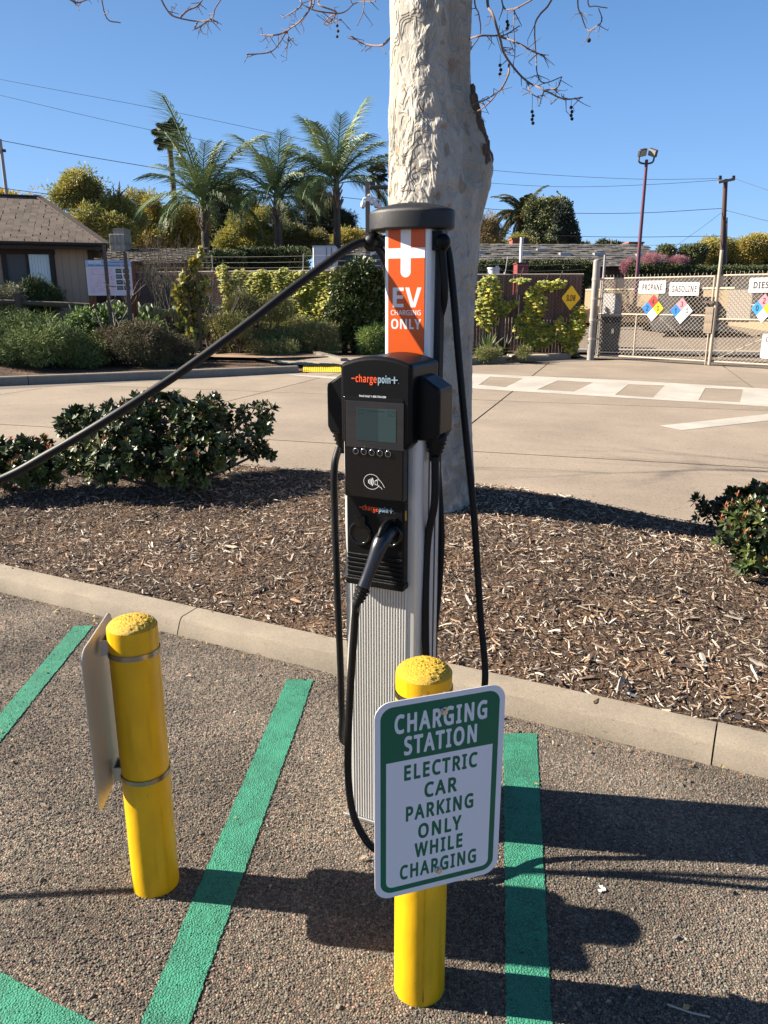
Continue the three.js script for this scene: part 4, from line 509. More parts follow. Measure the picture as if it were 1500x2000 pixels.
  // holster housings either side with ribbed cable boots
  for (const s of [-1, 1]) { const hb = new THREE.Shape([[0, 1.235], [0, 1.408], [0.022, 1.402], [0.066, 1.374], [0.068, 1.36], [0.068, 1.256], [0.058, 1.238], [0.01, 1.234]].map(([x, y]) => new THREE.Vector2(s * (x + 0.1), y))); mesh('holster', new THREE.ExtrudeGeometry(hb, { depth: 0.085, bevelEnabled: true, bevelSize: 0.007, bevelThickness: 0.01, bevelSegments: 3, bevelOffset: -0.007 }).translate(0, 0, -0.095), blackM, t);
    const boot = [[0.001, 1.25], [0.03, 1.25], [0.031, 1.232], [0.025, 1.229], [0.029, 1.222], [0.022, 1.219], [0.025, 1.211], [0.019, 1.208], [0.021, 1.2], [0.0155, 1.197], [0.0155, 1.175], [0.001, 1.175]].map(([a, b]) => new THREE.Vector2(a, b)); mesh('cable_boot', new THREE.LatheGeometry(boot, 20).translate(s * 0.142, 0, -0.045), rubberM, t); }
  // rear column: extruded profile, orange panel in its front
  const cs = new THREE.Shape(); cs.moveTo(-0.0685, 0.082); cs.lineTo(-0.0685, 0.012); cs.quadraticCurveTo(-0.068, 0.002, -0.056, 0.0015); cs.lineTo(-0.0555, 0.004); cs.lineTo(0.0545, 0.004); cs.lineTo(0.055, 0.0015); cs.quadraticCurveTo(0.068, 0.002, 0.0685, 0.014); cs.lineTo(0.0685, 0.03); cs.lineTo(0.065, 0.032); cs.lineTo(0.065, 0.036); cs.lineTo(0.0685, 0.038); cs.lineTo(0.0685, 0.054); cs.lineTo(0.065, 0.056); cs.lineTo(0.065, 0.06); cs.lineTo(0.0685, 0.062); cs.lineTo(0.0685, 0.082); cs.lineTo(-0.0685, 0.082);
  mesh('column', new THREE.ExtrudeGeometry(cs, { depth: 1.78, bevelEnabled: false, curveSegments: 6 }).rotateX(-Math.PI / 2).translate(0, 0.01, -0.165), whiteAl, t);
  const ev = canvasTex(512, 1630, (x, W, H) => { x.fillStyle = '#de5906'; x.fillRect(0, 0, W, H); const Y = (y) => (1.785 - y) / 0.345 * H; x.fillStyle = '#f1eeee'; x.fillRect(W * 0.34, 0, W * 0.28, Y(1.672)); x.beginPath(); x.arc(W * 0.48, Y(1.672), W * 0.14, 0, 7); x.fill(); x.fillRect(0, Y(1.734), W, Y(1.707) - Y(1.734));
    fitText(x, 'EV', W * 0.49, Y(1.6035), W * 0.86, Y(1.577) - Y(1.630)); fitText(x, 'CHARGING', W * 0.49, Y(1.5625), W * 0.86, Y(1.556) - Y(1.569), 'normal', 2.5); fitText(x, 'ONLY', W * 0.49, Y(1.5315), W * 0.86, Y(1.518) - Y(1.545)); });
  mesh('orange_panel', plateGeo(0.109, 0.345, 0.0005, 0.003).translate(-0.0005, 1.6125, -0.1685), std([0.95, 0.95, 0.95], 0.38, { map: ev }), t);
  // oval cap with a domed lid
  const el = (w, d, y0, y1) => { const g = new THREE.CylinderGeometry(1, 1, y1 - y0, 48, 1); g.scale(w, 1, d); return g.translate(0, (y0 + y1) / 2, 0); };
  const prof = [[0.001, 0.0], [0.93, 0.0], [0.975, 0.003], [1, 0.008], [1, 0.052], [0.985, 0.0585], [0.93, 0.063], [0.7, 0.074], [0.4, 0.082], [0.001, 0.086]].map(([a, b]) => new THREE.Vector2(a, b)), cg = new THREE.LatheGeometry(prof, 56); cg.scale(0.124, 0.86, 0.078); cg.translate(-0.006, 1.781, -0.212); void el; mesh('cap', cg, capM, t);
  mesh('cord_hook', [box(0.03, 0.05, 0.04, 0.083, 1.752, -0.2), new THREE.SphereGeometry(0.022, 16, 12).translate(0.096, 1.748, -0.19)], blackM, t);
  mesh('cord_hook', [box(0.05, 0.03, 0.04, -0.092, 1.756, -0.21)], blackM, t);
  mesh('cord_track', box(0.016, 1.5, 0.03, 0.081, 1.0, -0.215), std([0.012, 0.012, 0.012], 0.7), t);
}
// cables
{
  // long cable held up at the left of the cap and stretched away to a car out of view
  const t = thing('charging_cable', 'long black charging cable stretched diagonally from the cap to the left edge', 'cable', [0, 0, 0]), p = (x, y, f) => P(x, y, f);
  const pts = [SL(-0.075, 1.60, -0.225), SL(-0.082, 1.70, -0.205), p(738, 483, 2.3), p(724, 473, 2.3), p(705, 474, 2.29), p(678, 486, 2.27), p(640, 513, 2.25), p(560, 572, 2.21), p(480, 634, 2.18), p(350, 729, 2.14), p(220, 813, 2.1), p(100, 884, 2.1), p(0, 937, 2.1), V(-1.5, 0.985, -2.06), V(-2.1, 0.84, -1.97), V(-2.8, 0.6, -1.86), V(-3.5, 0.25, -1.85), V(-4.0, 0.02, -1.9), V(-4.6, 0.014, -1.9)];
  mesh('cable', tube(pts, 0.0121, 220, 12), rubberM, t); const b = p(727, 472, 2.3), g = new THREE.SphereGeometry(0.0245, 20, 14); mesh('cord_stop', [g.translate(b.x, b.y, b.z), new THREE.TorusGeometry(0.0245, 0.003, 6, 24).translate(b.x, b.y, b.z)], blackM, t);
}
{ const t = thing('charging_cable', 'black cable hanging from the left holster down the left side of the station', 'cable', [0, 0, 0]);
  const pts = [SL(-0.147, 1.19, -0.03), P(654, 905, 2.14), P(654, 1000, 2.14), P(657, 1100, 2.13), P(661, 1200, 2.13), P(665, 1300, 2.14), P(668, 1395, 2.15), P(674, 1450, 2.2), SL(-0.10, 0.17, -0.2), SL(0.0, 0.1, -0.24), SL(0.14, 0.12, -0.22), SL(0.24, 0.3, -0.17), P(947, 1335, 2.16), P(938, 1200, 2.2), P(925, 1000, 2.22), P(910, 850, 2.24), P(896, 700, 2.25), P(884, 560, 2.25), P(875, 490, 2.25), P(868, 468, 2.25), P(860, 466, 2.25)];
  mesh('cable', tube(pts, 0.0105, 260, 12), rubberM, t); }
{ const t = thing('charging_cable', 'black cable with pistol grip plug parked in the front socket, looping to the ground', 'cable', [0, 0, 0]);
  const h = [SL(0.046, 0.985, 0.03), SL(0.047, 0.985, 0.07), SL(0.043, 0.965, 0.098), SL(0.036, 0.93, 0.118), SL(0.026, 0.89, 0.135), SL(0.017, 0.853, 0.15)]; mesh('plug_grip', sweep(h, [0.021, 0.022, 0.024, 0.0205, 0.0175, 0.0165, 0.0175], 40, 18, 0.92), phys([0.012, 0.012, 0.016], 0.3, { clearcoat: 0.2 }), t);
  mesh('release_latch', sweep([SL(0.046, 1.012, 0.035), SL(0.046, 1.015, 0.06), SL(0.044, 1.005, 0.085), SL(0.042, 0.985, 0.105)], [0.006, 0.009, 0.010, 0.006], 14, 8), blackM, t);
  const d = SL(0.013, 0.838, 0.1565).sub(SL(0.017, 0.853, 0.15)).normalize(); for (let i = 0; i < 4; i++) { const a = SL(0.017, 0.853, 0.15).addScaledVector(d, i * 0.010); mesh('collar_ring', bar(a, a.clone().addScaledVector(d, 0.007), 0.0205 - i * 0.0012, 0.019 - i * 0.0012, 16), rubberM, t); }
  const e = SL(0.017, 0.853, 0.15); const pts = [e, e.clone().addScaledVector(d, 0.045), P(695, 1192, 1.945), P(690, 1260, 1.955), P(684, 1350, 1.955), P(680, 1450, 1.945), P(681, 1530, 1.93), P(690, 1590, 1.91), P(708, 1630, 1.89), P(730, 1656, 1.86), P(780, 1668, 1.84), P(850, 1640, 1.86), P(868, 1560, 1.95), P(850, 1440, 2.0), P(835, 1330, 2.03), P(831, 1200, 2.04), P(836, 1050, 2.05), SL(0.147, 1.06, -0.03), SL(0.147, 1.19, -0.03)];
  mesh('cable', tube(pts, 0.0108, 240, 12), rubberM, t); }
{ const t = thing('charging_cable', 'black cable running down the right side behind the rear column', 'cable', [0, 0, 0]); mesh('cable', tube([SL(0.09, 1.74, -0.2), SL(0.094, 1.6, -0.215), P(856, 640, 2.26), P(855, 760, 2.26), P(853, 880, 2.26), P(858, 960, 2.25), P(862, 1050, 2.25), P(858, 1140, 2.25), P(849, 1230, 2.24), P(843, 1300, 2.24), P(836, 1400, 2.24), SL(0.13, 0.12, -0.16), SL(0.02, 0.03, -0.2)], 0.0105, 160, 12), rubberM, t); }
// ------------------------------------------------------------------ bollards and their signs
const grime = tex(512, 1024, (u, v) => { const w = fbm(u, v, 12, 4, 421), s = vnoise(u * 60, v * 120, 60, 423), t = vnoise(u * 30, v * 6, 30, 427); let k = 0.98 + 0.10 * (w - 0.5) - 0.06 * sstep(0.6, 0.9, t); k *= 1 - 0.45 * sstep(0.07, 0.0, v) * sstep(0.3, 0.65, w + 0.1); if (s > 0.975 && w > 0.5) k *= 0.62; return [k, k * (0.99 + 0.02 * w), k]; }, true);
const yellowM = std([0.75, 0.42, 0.003], 0.42, { map: grime, bumpMap: rep(T.cloudy, 3, 6), bumpScale: 0.0012 }), yellowRough = std([0.76, 0.47, 0.02], 0.6, { bumpMap: rep(T.speck, 1), bumpScale: 0.004 });
const bandM = std([0.30, 0.29, 0.28], 0.32, { metalness: 1 });
function bollard(label, x, z, h, r, lean) {
  const t = thing('bollard', label, 'bollard', [x, 0, z], 0); t.rotation.z = lean;
  const g = new THREE.CylinderGeometry(r, r, h + 0.05, 64, 40, true); g.translate(0, h / 2 - 0.025, 0); { const p = g.attributes.position; for (let i = 0; i < p.count; i++) { const y = p.getY(i), a = Math.atan2(p.getZ(i), p.getX(i)), k = 1 + 0.006 * (fbm(a / 6.283 + 0.5, clamp(y, 0, 1), 6, 2, 401) - 0.5) + 0.012 * Math.exp(-y * 40); p.setX(i, p.getX(i) * k); p.setZ(i, p.getZ(i) * k); } g.computeVertexNormals(); }
  mesh('pipe', g, yellowM, t);
  if (x > 0) mesh('weld_seam', box(0.003, h - 0.03, 0.002, r * Math.sin(0.1), h / 2, r * Math.cos(0.1) + 0.0004), yellowM, t);
  const n = 110, rings = 44, pos = [], idx = [], uv = []; for (let i = 0; i <= rings; i++) for (let j = 0; j <= n; j++) { const t2 = i / rings, a = j / n * 6.2832, q = r * t2 * 0.995, x2 = Math.cos(a) * q, z2 = Math.sin(a) * q, rough = t2 < 0.93 ? (0.003 * (fbm(x2 * 9 + 0.5, z2 * 9 + 0.5, 42, 3, 411) - 0.5) + 0.002 * (fbm(x2 * 9 + 0.5, z2 * 9 + 0.5, 16, 2, 415) - 0.5)) : 0; pos.push(x2, h + 0.03 * Math.sqrt(Math.max(0, 1 - t2 * t2 * 0.97)) - 0.006 + rough * 1.4, z2); uv.push(x2 / r + 0.5, z2 / r + 0.5); }
  const w = n + 1; for (let i = 0; i < rings; i++) for (let j = 0; j < n; j++) { const a = i * w + j; idx.push(a, a + 1, a + w, a + 1, a + w + 1, a + w); } const c = new THREE.BufferGeometry(); c.setAttribute('position', new THREE.Float32BufferAttribute(pos, 3)); c.setAttribute('uv', new THREE.Float32BufferAttribute(uv, 2)); c.setIndex(idx); c.computeVertexNormals(); if (c.attributes.normal.getY(2) < 0) { const ix = c.index.array; for (let i = 0; i < ix.length; i += 3) { const q = ix[i]; ix[i] = ix[i + 1]; ix[i + 1] = q; } c.computeVertexNormals(); }
  mesh('cement_cap', c, yellowRough, t); return t;
}
function band(parent, off, r, y, tilt, screwAt) { const g = new THREE.CylinderGeometry(r, r, 0.014, 48, 1, true); g.rotateZ(tilt); g.translate(0, y, 0); const g2 = new THREE.CylinderGeometry(r + 0.0016, r + 0.0016, 0.014, 48, 1, true); g2.rotateZ(tilt); g2.translate(0, y, 0); const b = mesh('band', [g, g2], bandM, parent); b.position.set(off.x, 0, off.z); const a = screwAt, sx = Math.cos(a) * (r + 0.008), sz = Math.sin(a) * (r + 0.008), sy = y + Math.tan(tilt) * sx; mesh('screw_housing', [rbox(0.014, 0.017, 0.03, 0.002).rotateY(-a).translate(sx, sy, sz), bar(V(sx - 0.02 * Math.sin(a), sy, sz + 0.02 * Math.cos(a)), V(sx + 0.024 * Math.sin(a), sy, sz - 0.024 * Math.cos(a)), 0.005)], chromeM, b); return b; }
const BL = { x: -0.649, z: -1.83, h: 0.79, r: 0.0635 }, BR = { x: 0.085, z: -1.487, h: 0.835, r: 0.0605 };
bollard('yellow bollard on the left with the bare metal back of a sign strapped to it', BL.x, BL.z, BL.h, BL.r, 0);
bollard('yellow bollard in front of the charging station carrying the CHARGING STATION sign', BR.x, BR.z, BR.h, BR.r, 0);
function bracket(t, y, z0) { mesh('bracket', [box(0.05, 0.045, 0.004, 0, y, z0 - 0.012), box(0.004, 0.04, 0.028, -0.022, y, z0 - 0.024), box(0.004, 0.04, 0.028, 0.022, y, z0 - 0.024)], std([0.5, 0.49, 0.47], 0.45, { metalness: 0.7 }), t); }
const SW = 0.278, SH = 0.452;
const signTex = canvasTex(1024, 1664, (x, W, H) => {
  const GR = '#00694e'; x.fillStyle = '#ececf2'; x.fillRect(0, 0, W, H); x.fillStyle = GR; x.beginPath(); x.roundRect(44, 44, W - 88, H - 88, 96); x.fill(); x.fillStyle = '#ececf2';
  x.beginPath(); x.moveTo(88, 492); x.lineTo(W - 88, 492); x.lineTo(W - 88, H - 150); x.quadraticCurveTo(W - 88, H - 88, W - 150, H - 88); x.lineTo(150, H - 88); x.quadraticCurveTo(88, H - 88, 88, H - 150); x.closePath(); x.fill();
  x.fillStyle = '#e6e8ee'; spaced(x, 'CHARGING', W / 2 + 4, 190, 735, 138, 'normal', 8, 12); spaced(x, 'STATION', W / 2 + 4, 375, 585, 138, 'normal', 8, 12); x.fillStyle = GR; [['ELECTRIC', 600, 592], ['CAR', 778, 262], ['PARKING', 952, 560], ['ONLY', 1126, 352], ['WHILE', 1290, 396], ['CHARGING', 1462, 640]].forEach(([s, y, w]) => spaced(x, s, W / 2 + 4, y, w, 116, 'normal', 8, 12));
});
const signFace = phys([0.88, 0.88, 0.9], 0.28, { map: signTex, clearcoat: 0.1, clearcoatRoughness: 0.2, specularIntensity: 0.6 }), signBack = std([0.48, 0.45, 0.41], 0.42, { metalness: 0.4 });
{ // sign facing the camera
  const a = V(-0.0185, 0, -1.315), b = V(0.244, 0, -1.402), dir = b.clone().sub(a), c = a.clone().lerp(b, 0.5), t = thing('parking_sign', 'green and white CHARGING STATION ELECTRIC CAR PARKING ONLY sign strapped to the right bollard', 'sign', [c.x, 0.629, c.z], -Math.atan2(dir.z, dir.x));
  const g = plateGeo(SW, SH, 0.034, 0.0012), m = mesh('plate', g, signBack, t); mesh('printed_face', plateGeo(SW, SH, 0.034, 0.0008).translate(0, 0, 0.0016), signFace, m);
  for (const [x, y] of [[0.005, 0.188], [0.0, -0.184]]) mesh('bolt', [new THREE.CylinderGeometry(0.0085, 0.0085, 0.002, 20).rotateX(Math.PI / 2).translate(x, y, 0.0032), new THREE.CylinderGeometry(0.0058, 0.0058, 0.007, 6).rotateX(Math.PI / 2).translate(x, y, 0.007)], chromeM, t);
  bracket(t, 0.185, 0); bracket(t, -0.18, 0);
  const off = V(BR.x, 0, BR.z).sub(V(c.x, 0, c.z)).applyAxisAngle(UPV, Math.atan2(dir.z, dir.x)), k = t; band(k, off, BR.r + 0.001, 0.165, 0.05, -0.6); band(k, off, BR.r + 0.001, -0.18, 0, -0.6);
}
{ // sign seen from behind
  const x = -0.736, z0 = -1.68, t = thing('parking_sign', 'sign seen from behind as bare metal, strapped to the left yellow bollard', 'sign', [x, 0.556, z0 - SW / 2], -Math.PI / 2 + 0.085);
  const m = mesh('plate', plateGeo(SW, SH, 0.034, 0.0012), signBack, t); mesh('printed_face', plateGeo(SW, SH, 0.034, 0.0008).translate(0, 0, 0.0016), signFace, m);
  bracket(t, 0.185, 0); bracket(t, -0.185, 0);
  const off = V(BL.x, 0, BL.z).sub(t.position).setY(0).applyAxisAngle(UPV, Math.PI / 2 - 0.085), k = t;
  band(k, off, BL.r + 0.0012, 0.165, 0.05, 1.75); band(k, off, BL.r + 0.0012, -0.19, -0.04, 1.75);
}
// ------------------------------------------------------------------ sycamore in the bed
{
  const bx = 0.335, bz = -5.12, by = bedY(bx, bz), t = thing('sycamore_tree', 'big pale barked sycamore trunk with a burl and bare twigs behind the charger', 'tree', [bx, by, bz]);
  // bark: cream plates shed in scales, tan and brown where fresh or old
  const W = 1024, H = 2048;
  const warp = (u, v) => [u + 0.05 * (fbm(u, v, 18, 3, 501) - 0.5), v + 0.035 * (fbm(u, v, 18, 3, 541) - 0.5)];
  const terrace = (x, e) => { const f = Math.floor(x), t = x - f; return f + sstep(1 - e, 1, t); };
  const flakes = (u, v) => { const [a, b] = warp(u, v), k = sstep(0.40, 0.60, fbm(u, v, 5, 3, 531)), n1 = fbm(a, b * 1.6, 19, 2, 511), n2 = fbm(a, b * 1.6, 44, 2, 521); return [terrace(n1 * 7, 0.26) / 7, terrace(n2 * 5, 0.34) / 5, k, n1, n2]; };
  const bump = tex(W, H, (u, v) => { const [p, q, k] = flakes(u, v); return clamp(0.62 * p + 0.34 * q * (0.25 + 0.75 * k) + 0.04 * fbm(u, v, 150, 2, 551), 0, 1); });
  const map = tex(W, H, (u, v) => { const [p, q, k, n1, n2] = flakes(u, v), m = fbm(u, v, 5, 4, 561), f = fbm(u, v, 110, 2, 563), w = fbm(u, v * 1.3, 24, 3, 581); const g = 0.93 + 0.20 * (m - 0.5) + 0.08 * (f - 0.5) + 0.12 * (p - 0.5) + 0.05 * (q - 0.5); let c = [0.83 * g, 0.79 * g, 0.725 * g];
    const mix = (d, t) => { c = c.map((x, i) => lerp(x, d[i] * g, t)); }; mix([0.70, 0.67, 0.60], 0.55 * sstep(0.55, 0.62, fbm(u, v, 9, 3, 591))); mix([0.66, 0.49, 0.34], 0.45 * sstep(0.735, 0.78, w)); mix([0.50, 0.41, 0.33], 0.35 * sstep(0.26, 0.22, w)); mix([0.52, 0.49, 0.44], 0.5 * sstep(0.16, 0.02, v) * sstep(0.35, 0.6, w)); return c; }, true);
  const barkSM = std([0.71, 0.73, 0.76], 0.85, { map, bumpMap: bump, bumpScale: 0.045 });
  const hTop = 5.6, n = 380, m = 760, pos = [], uv = [], idx = [], rad = (y) => 0.262 + 0.035 * Math.exp(-y * 2.4) + 0.014 * sstep(0.9, 1.7, y) - 0.045 * sstep(1.85, 2.65, y) - 0.01 * sstep(2.7, 4.5, y), cx = (y) => Math.min(0, rad(y) - 0.287) - 0.006;
  for (let i = 0; i <= m; i++) { const y = -0.15 + (hTop + 0.15) * i / m; for (let j = 0; j <= n; j++) { const a = j / n * 6.28318, ca = Math.cos(a), sa = Math.sin(a); let r = rad(y) * (1 + 0.035 * Math.sin(a * 2 + y * 0.8) + 0.02 * Math.sin(a * 3 - y)) + 0.014 * (fbm(a / 6.28318, y / 5.6 * 0.8 + 0.1, 8, 3, 571) - 0.5);
      const da = Math.atan2(Math.sin(a - 6.05), Math.cos(a - 6.05)), dy = y - 2.1; r += 0.088 * Math.exp(-(da * da) / 0.22) * Math.exp(-(dy < 0 ? dy * dy / 0.05 : dy * dy / 0.10)) * (1 + 0.5 * (fbm(a / 6.28, y / 5, 30, 3, 577) - 0.5)); { const [fp, fq, fk] = flakes(j / n, (y / 3.4) % 1 < 0 ? (y / 3.4) % 1 + 1 : (y / 3.4) % 1); r += (y < 3.4 ? 1 : 0.3) * (0.012 * (fp - 0.5) + 0.007 * (fq - 0.5) * fk); } r -= 0.03 * Math.exp(-(da * da) / 0.03) * Math.exp(-((y - 2.38) ** 2) / 0.02);
      pos.push(cx(y) + ca * r, y, -sa * r); uv.push(j / n, y / 3.4); } }
  const w = n + 1; for (let i = 0; i < m; i++) for (let j = 0; j < n; j++) { const a = i * w + j; idx.push(a, a + 1, a + w, a + 1, a + w + 1, a + w); }
  const g = new THREE.BufferGeometry(); g.setAttribute('position', new THREE.Float32BufferAttribute(pos, 3)); g.setAttribute('uv', new THREE.Float32BufferAttribute(uv, 2)); g.setIndex(idx); g.computeVertexNormals(); mesh('trunk', g, barkSM, t);
  // scar above the burl
  const sc = [], rs = rngOf(77); for (let i = 0; i < 60; i++) { const y = 2.12 + 0.42 * rs(), a = -6.0 + (rs() - 0.5) * 0.45, rr = rad(y) + 0.07 * Math.exp(-((y - 2.1) ** 2) / 0.10) + 0.008, s = 0.012 + 0.016 * rs(); sc.push(new THREE.DodecahedronGeometry(s, 0).scale(1, 1.9, 1).rotateY(rs() * 6).translate(cx(y) + Math.cos(a) * rr, y, Math.sin(a) * -rr * -1 * 1)); } mesh('burl_scar', sc, std([0.10, 0.07, 0.05], 0.95), t);
  // limbs above the picture, whose drooping ends come into view
  const r = rngOf(88), L = [], o = { n: 5, angle: 0.75, bend: 0.3, lift: 0.05, side: 0.65, forks: 2 };
  for (const [dx, dy, dz, len, rr] of [[-0.45, 0.95, 0.2, 2.2, 0.13], [0.75, 0.7, -0.1, 2.3, 0.12], [0.1, 0.9, -0.6, 2.4, 0.13], [0.35, 0.8, 0.5, 2.2, 0.10]]) treeBranches(L, V(cx(hTop) + dx * 0.1, hTop - 0.2, dz * 0.1), V(dx, dy, dz), len, rr, 3, r, o);
  // long limbs that arch out over the driveway, above the frame
  for (const [pts, ra] of [[[[0, 5.4, 0], [-1.2, 6.1, -1.2], [-2.6, 5.9, -2.4], [-4.0, 5.0, -3.0], [-4.8, 4.5, -3.2]], 0.055], [[[0, 5.3, 0], [-1.6, 6.4, -0.6], [-3.4, 6.5, -1.6], [-5.2, 5.6, -2.2]], 0.05], [[[0, 5.5, 0], [-0.8, 6.4, -1.8], [-1.6, 6.2, -3.4], [-2.6, 5.3, -4.2]], 0.05]]) { const cv = pts.map((p) => V(...p)); L.push(sweep(cv, [ra, ra * 0.75, ra * 0.5, ra * 0.3], 28, 7)); const cc = new THREE.CatmullRomCurve3(cv); for (let i = 0; i < 9; i++) { const u = 0.3 + 0.7 * r(), p = cc.getPointAt(u); treeBranches(L, p, V(-0.5 + 0.4 * (r() - 0.5), 0.2 * (r() - 0.7), -0.3 + (r() - 0.5)), 0.9, 0.014, 2, r, { n: 5, angle: 0.7, bend: 0.3, lift: -0.02, side: 0.6, forks: 2 }); } }
  mesh('limbs', L, barkSM, t);
  // the twigs in view
  const q = (x, y, f) => P(420 + x / 1.786, y / 1.786, f).sub(t.position), twM = std([0.17, 0.115, 0.095], 0.85), ends = [];
  const twig = (pts, f, r0, r1, up) => { if (pts[0][0] < 640) { f += 1.1; r0 *= 1.2; r1 *= 1.2; } const v = pts.map(([x, y], i) => q(x, y, f + 0.25 * Math.sin(i * 1.3 + f * 7))); if (up) { const a = v[0]; v.unshift(V(a.x * 0.8 - 0.1, a.y + 1.6, a.z - 0.3), V(a.x, a.y + 0.3, a.z)); } const nn = v.length * 7, m2 = mesh('twig', sweep(v, [r0, (r0 + r1) / 2, r1], nn, 6), twM, t), side = []; const cv = new THREE.CatmullRomCurve3(v, false, 'centripetal'), rt = rngOf(Math.round(pts[0][0] * 3 + pts[0][1])); for (let i = 0; i < pts.length * 2.2; i++) { const u = 0.25 + 0.75 * rt(), a = cv.getPointAt(u), b = a.clone().add(V((rt() - 0.5) * 0.14, (rt() - 0.62) * 0.12, (rt() - 0.5) * 0.14)); side.push(bar(a, b, r1 * 0.9, r1 * 0.5, 5)); if (rt() < 0.6) side.push(bar(b, b.clone().add(V((rt() - 0.5) * 0.07, (rt() - 0.6) * 0.06, 0)), r1 * 0.6, r1 * 0.35, 5)); side.push(new THREE.SphereGeometry(r1 * 1.7, 5, 4).translate(a.x, a.y, a.z)); } mesh('spurs', side, twM, m2); };
  twig([[950, 0], [972, 60], [993, 130], [1010, 190], [1045, 240], [1090, 285], [1150, 315], [1200, 340], [1240, 346], [1282, 340]], 4.9, 0.012, 0.0035, true);
  twig([[1025, 225], [1020, 270], [1005, 300], [985, 322], [950, 345], [895, 366]], 4.9, 0.006, 0.003);
  twig([[985, 322], [960, 355], [940, 372], [900, 396], [895, 400]], 4.9, 0.004, 0.0025);
  twig([[1175, 0], [1130, 55], [1115, 120], [1120, 200], [1125, 260], [1150, 290], [1210, 268]], 5.1, 0.008, 0.003, true);
  twig([[1265, 0], [1280, 60], [1295, 102], [1330, 92], [1350, 70], [1338, 30]], 5.3, 0.006, 0.003, true); twig([[1300, 0], [1330, 22], [1368, 28]], 5.3, 0.005, 0.003, true);
  twig([[905, 0], [920, 50], [925, 120], [900, 160], [885, 185]], 5.2, 0.007, 0.003, true); twig([[888, 135], [925, 125], [980, 125], [1020, 118], [1062, 90]], 5.0, 0.006, 0.003);
  twig([[1000, 130], [1060, 152], [1100, 175], [1150, 195]], 4.9, 0.006, 0.003); twig([[1000, 0], [1040, 32], [1105, 0]], 4.8, 0.006, 0.004, true); twig([[1045, 30], [1042, 100], [1046, 170], [1040, 225]], 4.9, 0.003, 0.002);
  twig([[1090, 285], [1108, 330], [1140, 345]], 4.9, 0.004, 0.0025); twig([[1150, 315], [1140, 340], [1130, 372]], 4.9, 0.004, 0.0025); twig([[1150, 315], [1190, 308], [1210, 268]], 5.0, 0.004, 0.0025);
  twig([[335, 0], [325, 40], [290, 80], [250, 110], [225, 150], [180, 185], [110, 190]], 4.8, 0.009, 0.003, true); twig([[250, 110], [215, 122], [160, 122]], 4.8, 0.005, 0.0025); twig([[252, 112], [255, 140], [250, 172]], 4.8, 0.004, 0.0025); twig([[298, 0], [300, 20], [240, 62]], 4.8, 0.005, 0.0025);
  twig([[345, 0], [345, 35], [400, 45], [455, 40], [490, 10], [560, 5]], 4.7, 0.007, 0.003, true); twig([[360, 0], [372, 22], [420, 40], [400, 60], [380, 84], [440, 68]], 4.7, 0.005, 0.0025); twig([[520, 0], [510, 60], [496, 90]], 4.7, 0.005, 0.0025, true);
  twig([[612, 128], [600, 145], [565, 160], [510, 150], [475, 126]], 4.85, 0.007, 0.003); twig([[-190, -10], [-170, 30], [-130, 62], [-60, 75], [-10, 62], [0, 30], [20, 0]], 4.9, 0.007, 0.003, true); twig([[-120, 60], [-100, 40], [-60, 20], [-40, -5]], 4.9, 0.005, 0.003); twig([[-60, 75], [-70, 100], [-20, 70]], 4.9, 0.004, 0.0025); twig([[-510, -5], [-480, 10], [-440, -5]], 5, 0.006, 0.003); twig([[-395, 0], [-380, 60], [-330, 80]], 4.9, 0.006, 0.003, true);
  const ballM = std([0.045, 0.022, 0.02], 0.95, { bumpMap: rep(T.speck, 2), bumpScale: 0.003 });
  for (const [x, y0, ys, f] of [[427, 50, [90, 109, 128], 5.8], [1020, 40, [76, 88, 100], 4.9], [995, 190, [228, 244, 259], 4.95], [1107, 330, [390, 404, 417, 430], 4.9], [1190, 285, [312], 5], [1243, 346, [375, 390, 403, 415], 4.9], [1305, 100, [141], 5.3]]) { let a = q(x, y0, f); ys.forEach((y, i) => { const b = q(x - 1 + (i % 2) * 3, y, f); const s = mesh('seed_ball', new THREE.IcosahedronGeometry(x === 1305 ? 0.0125 : 0.0095, 2).translate(b.x, b.y, b.z), ballM, t); mesh('stalk', bar(a, b, 0.0014, 0.0014, 4), twM, s); a = b; }); }
}
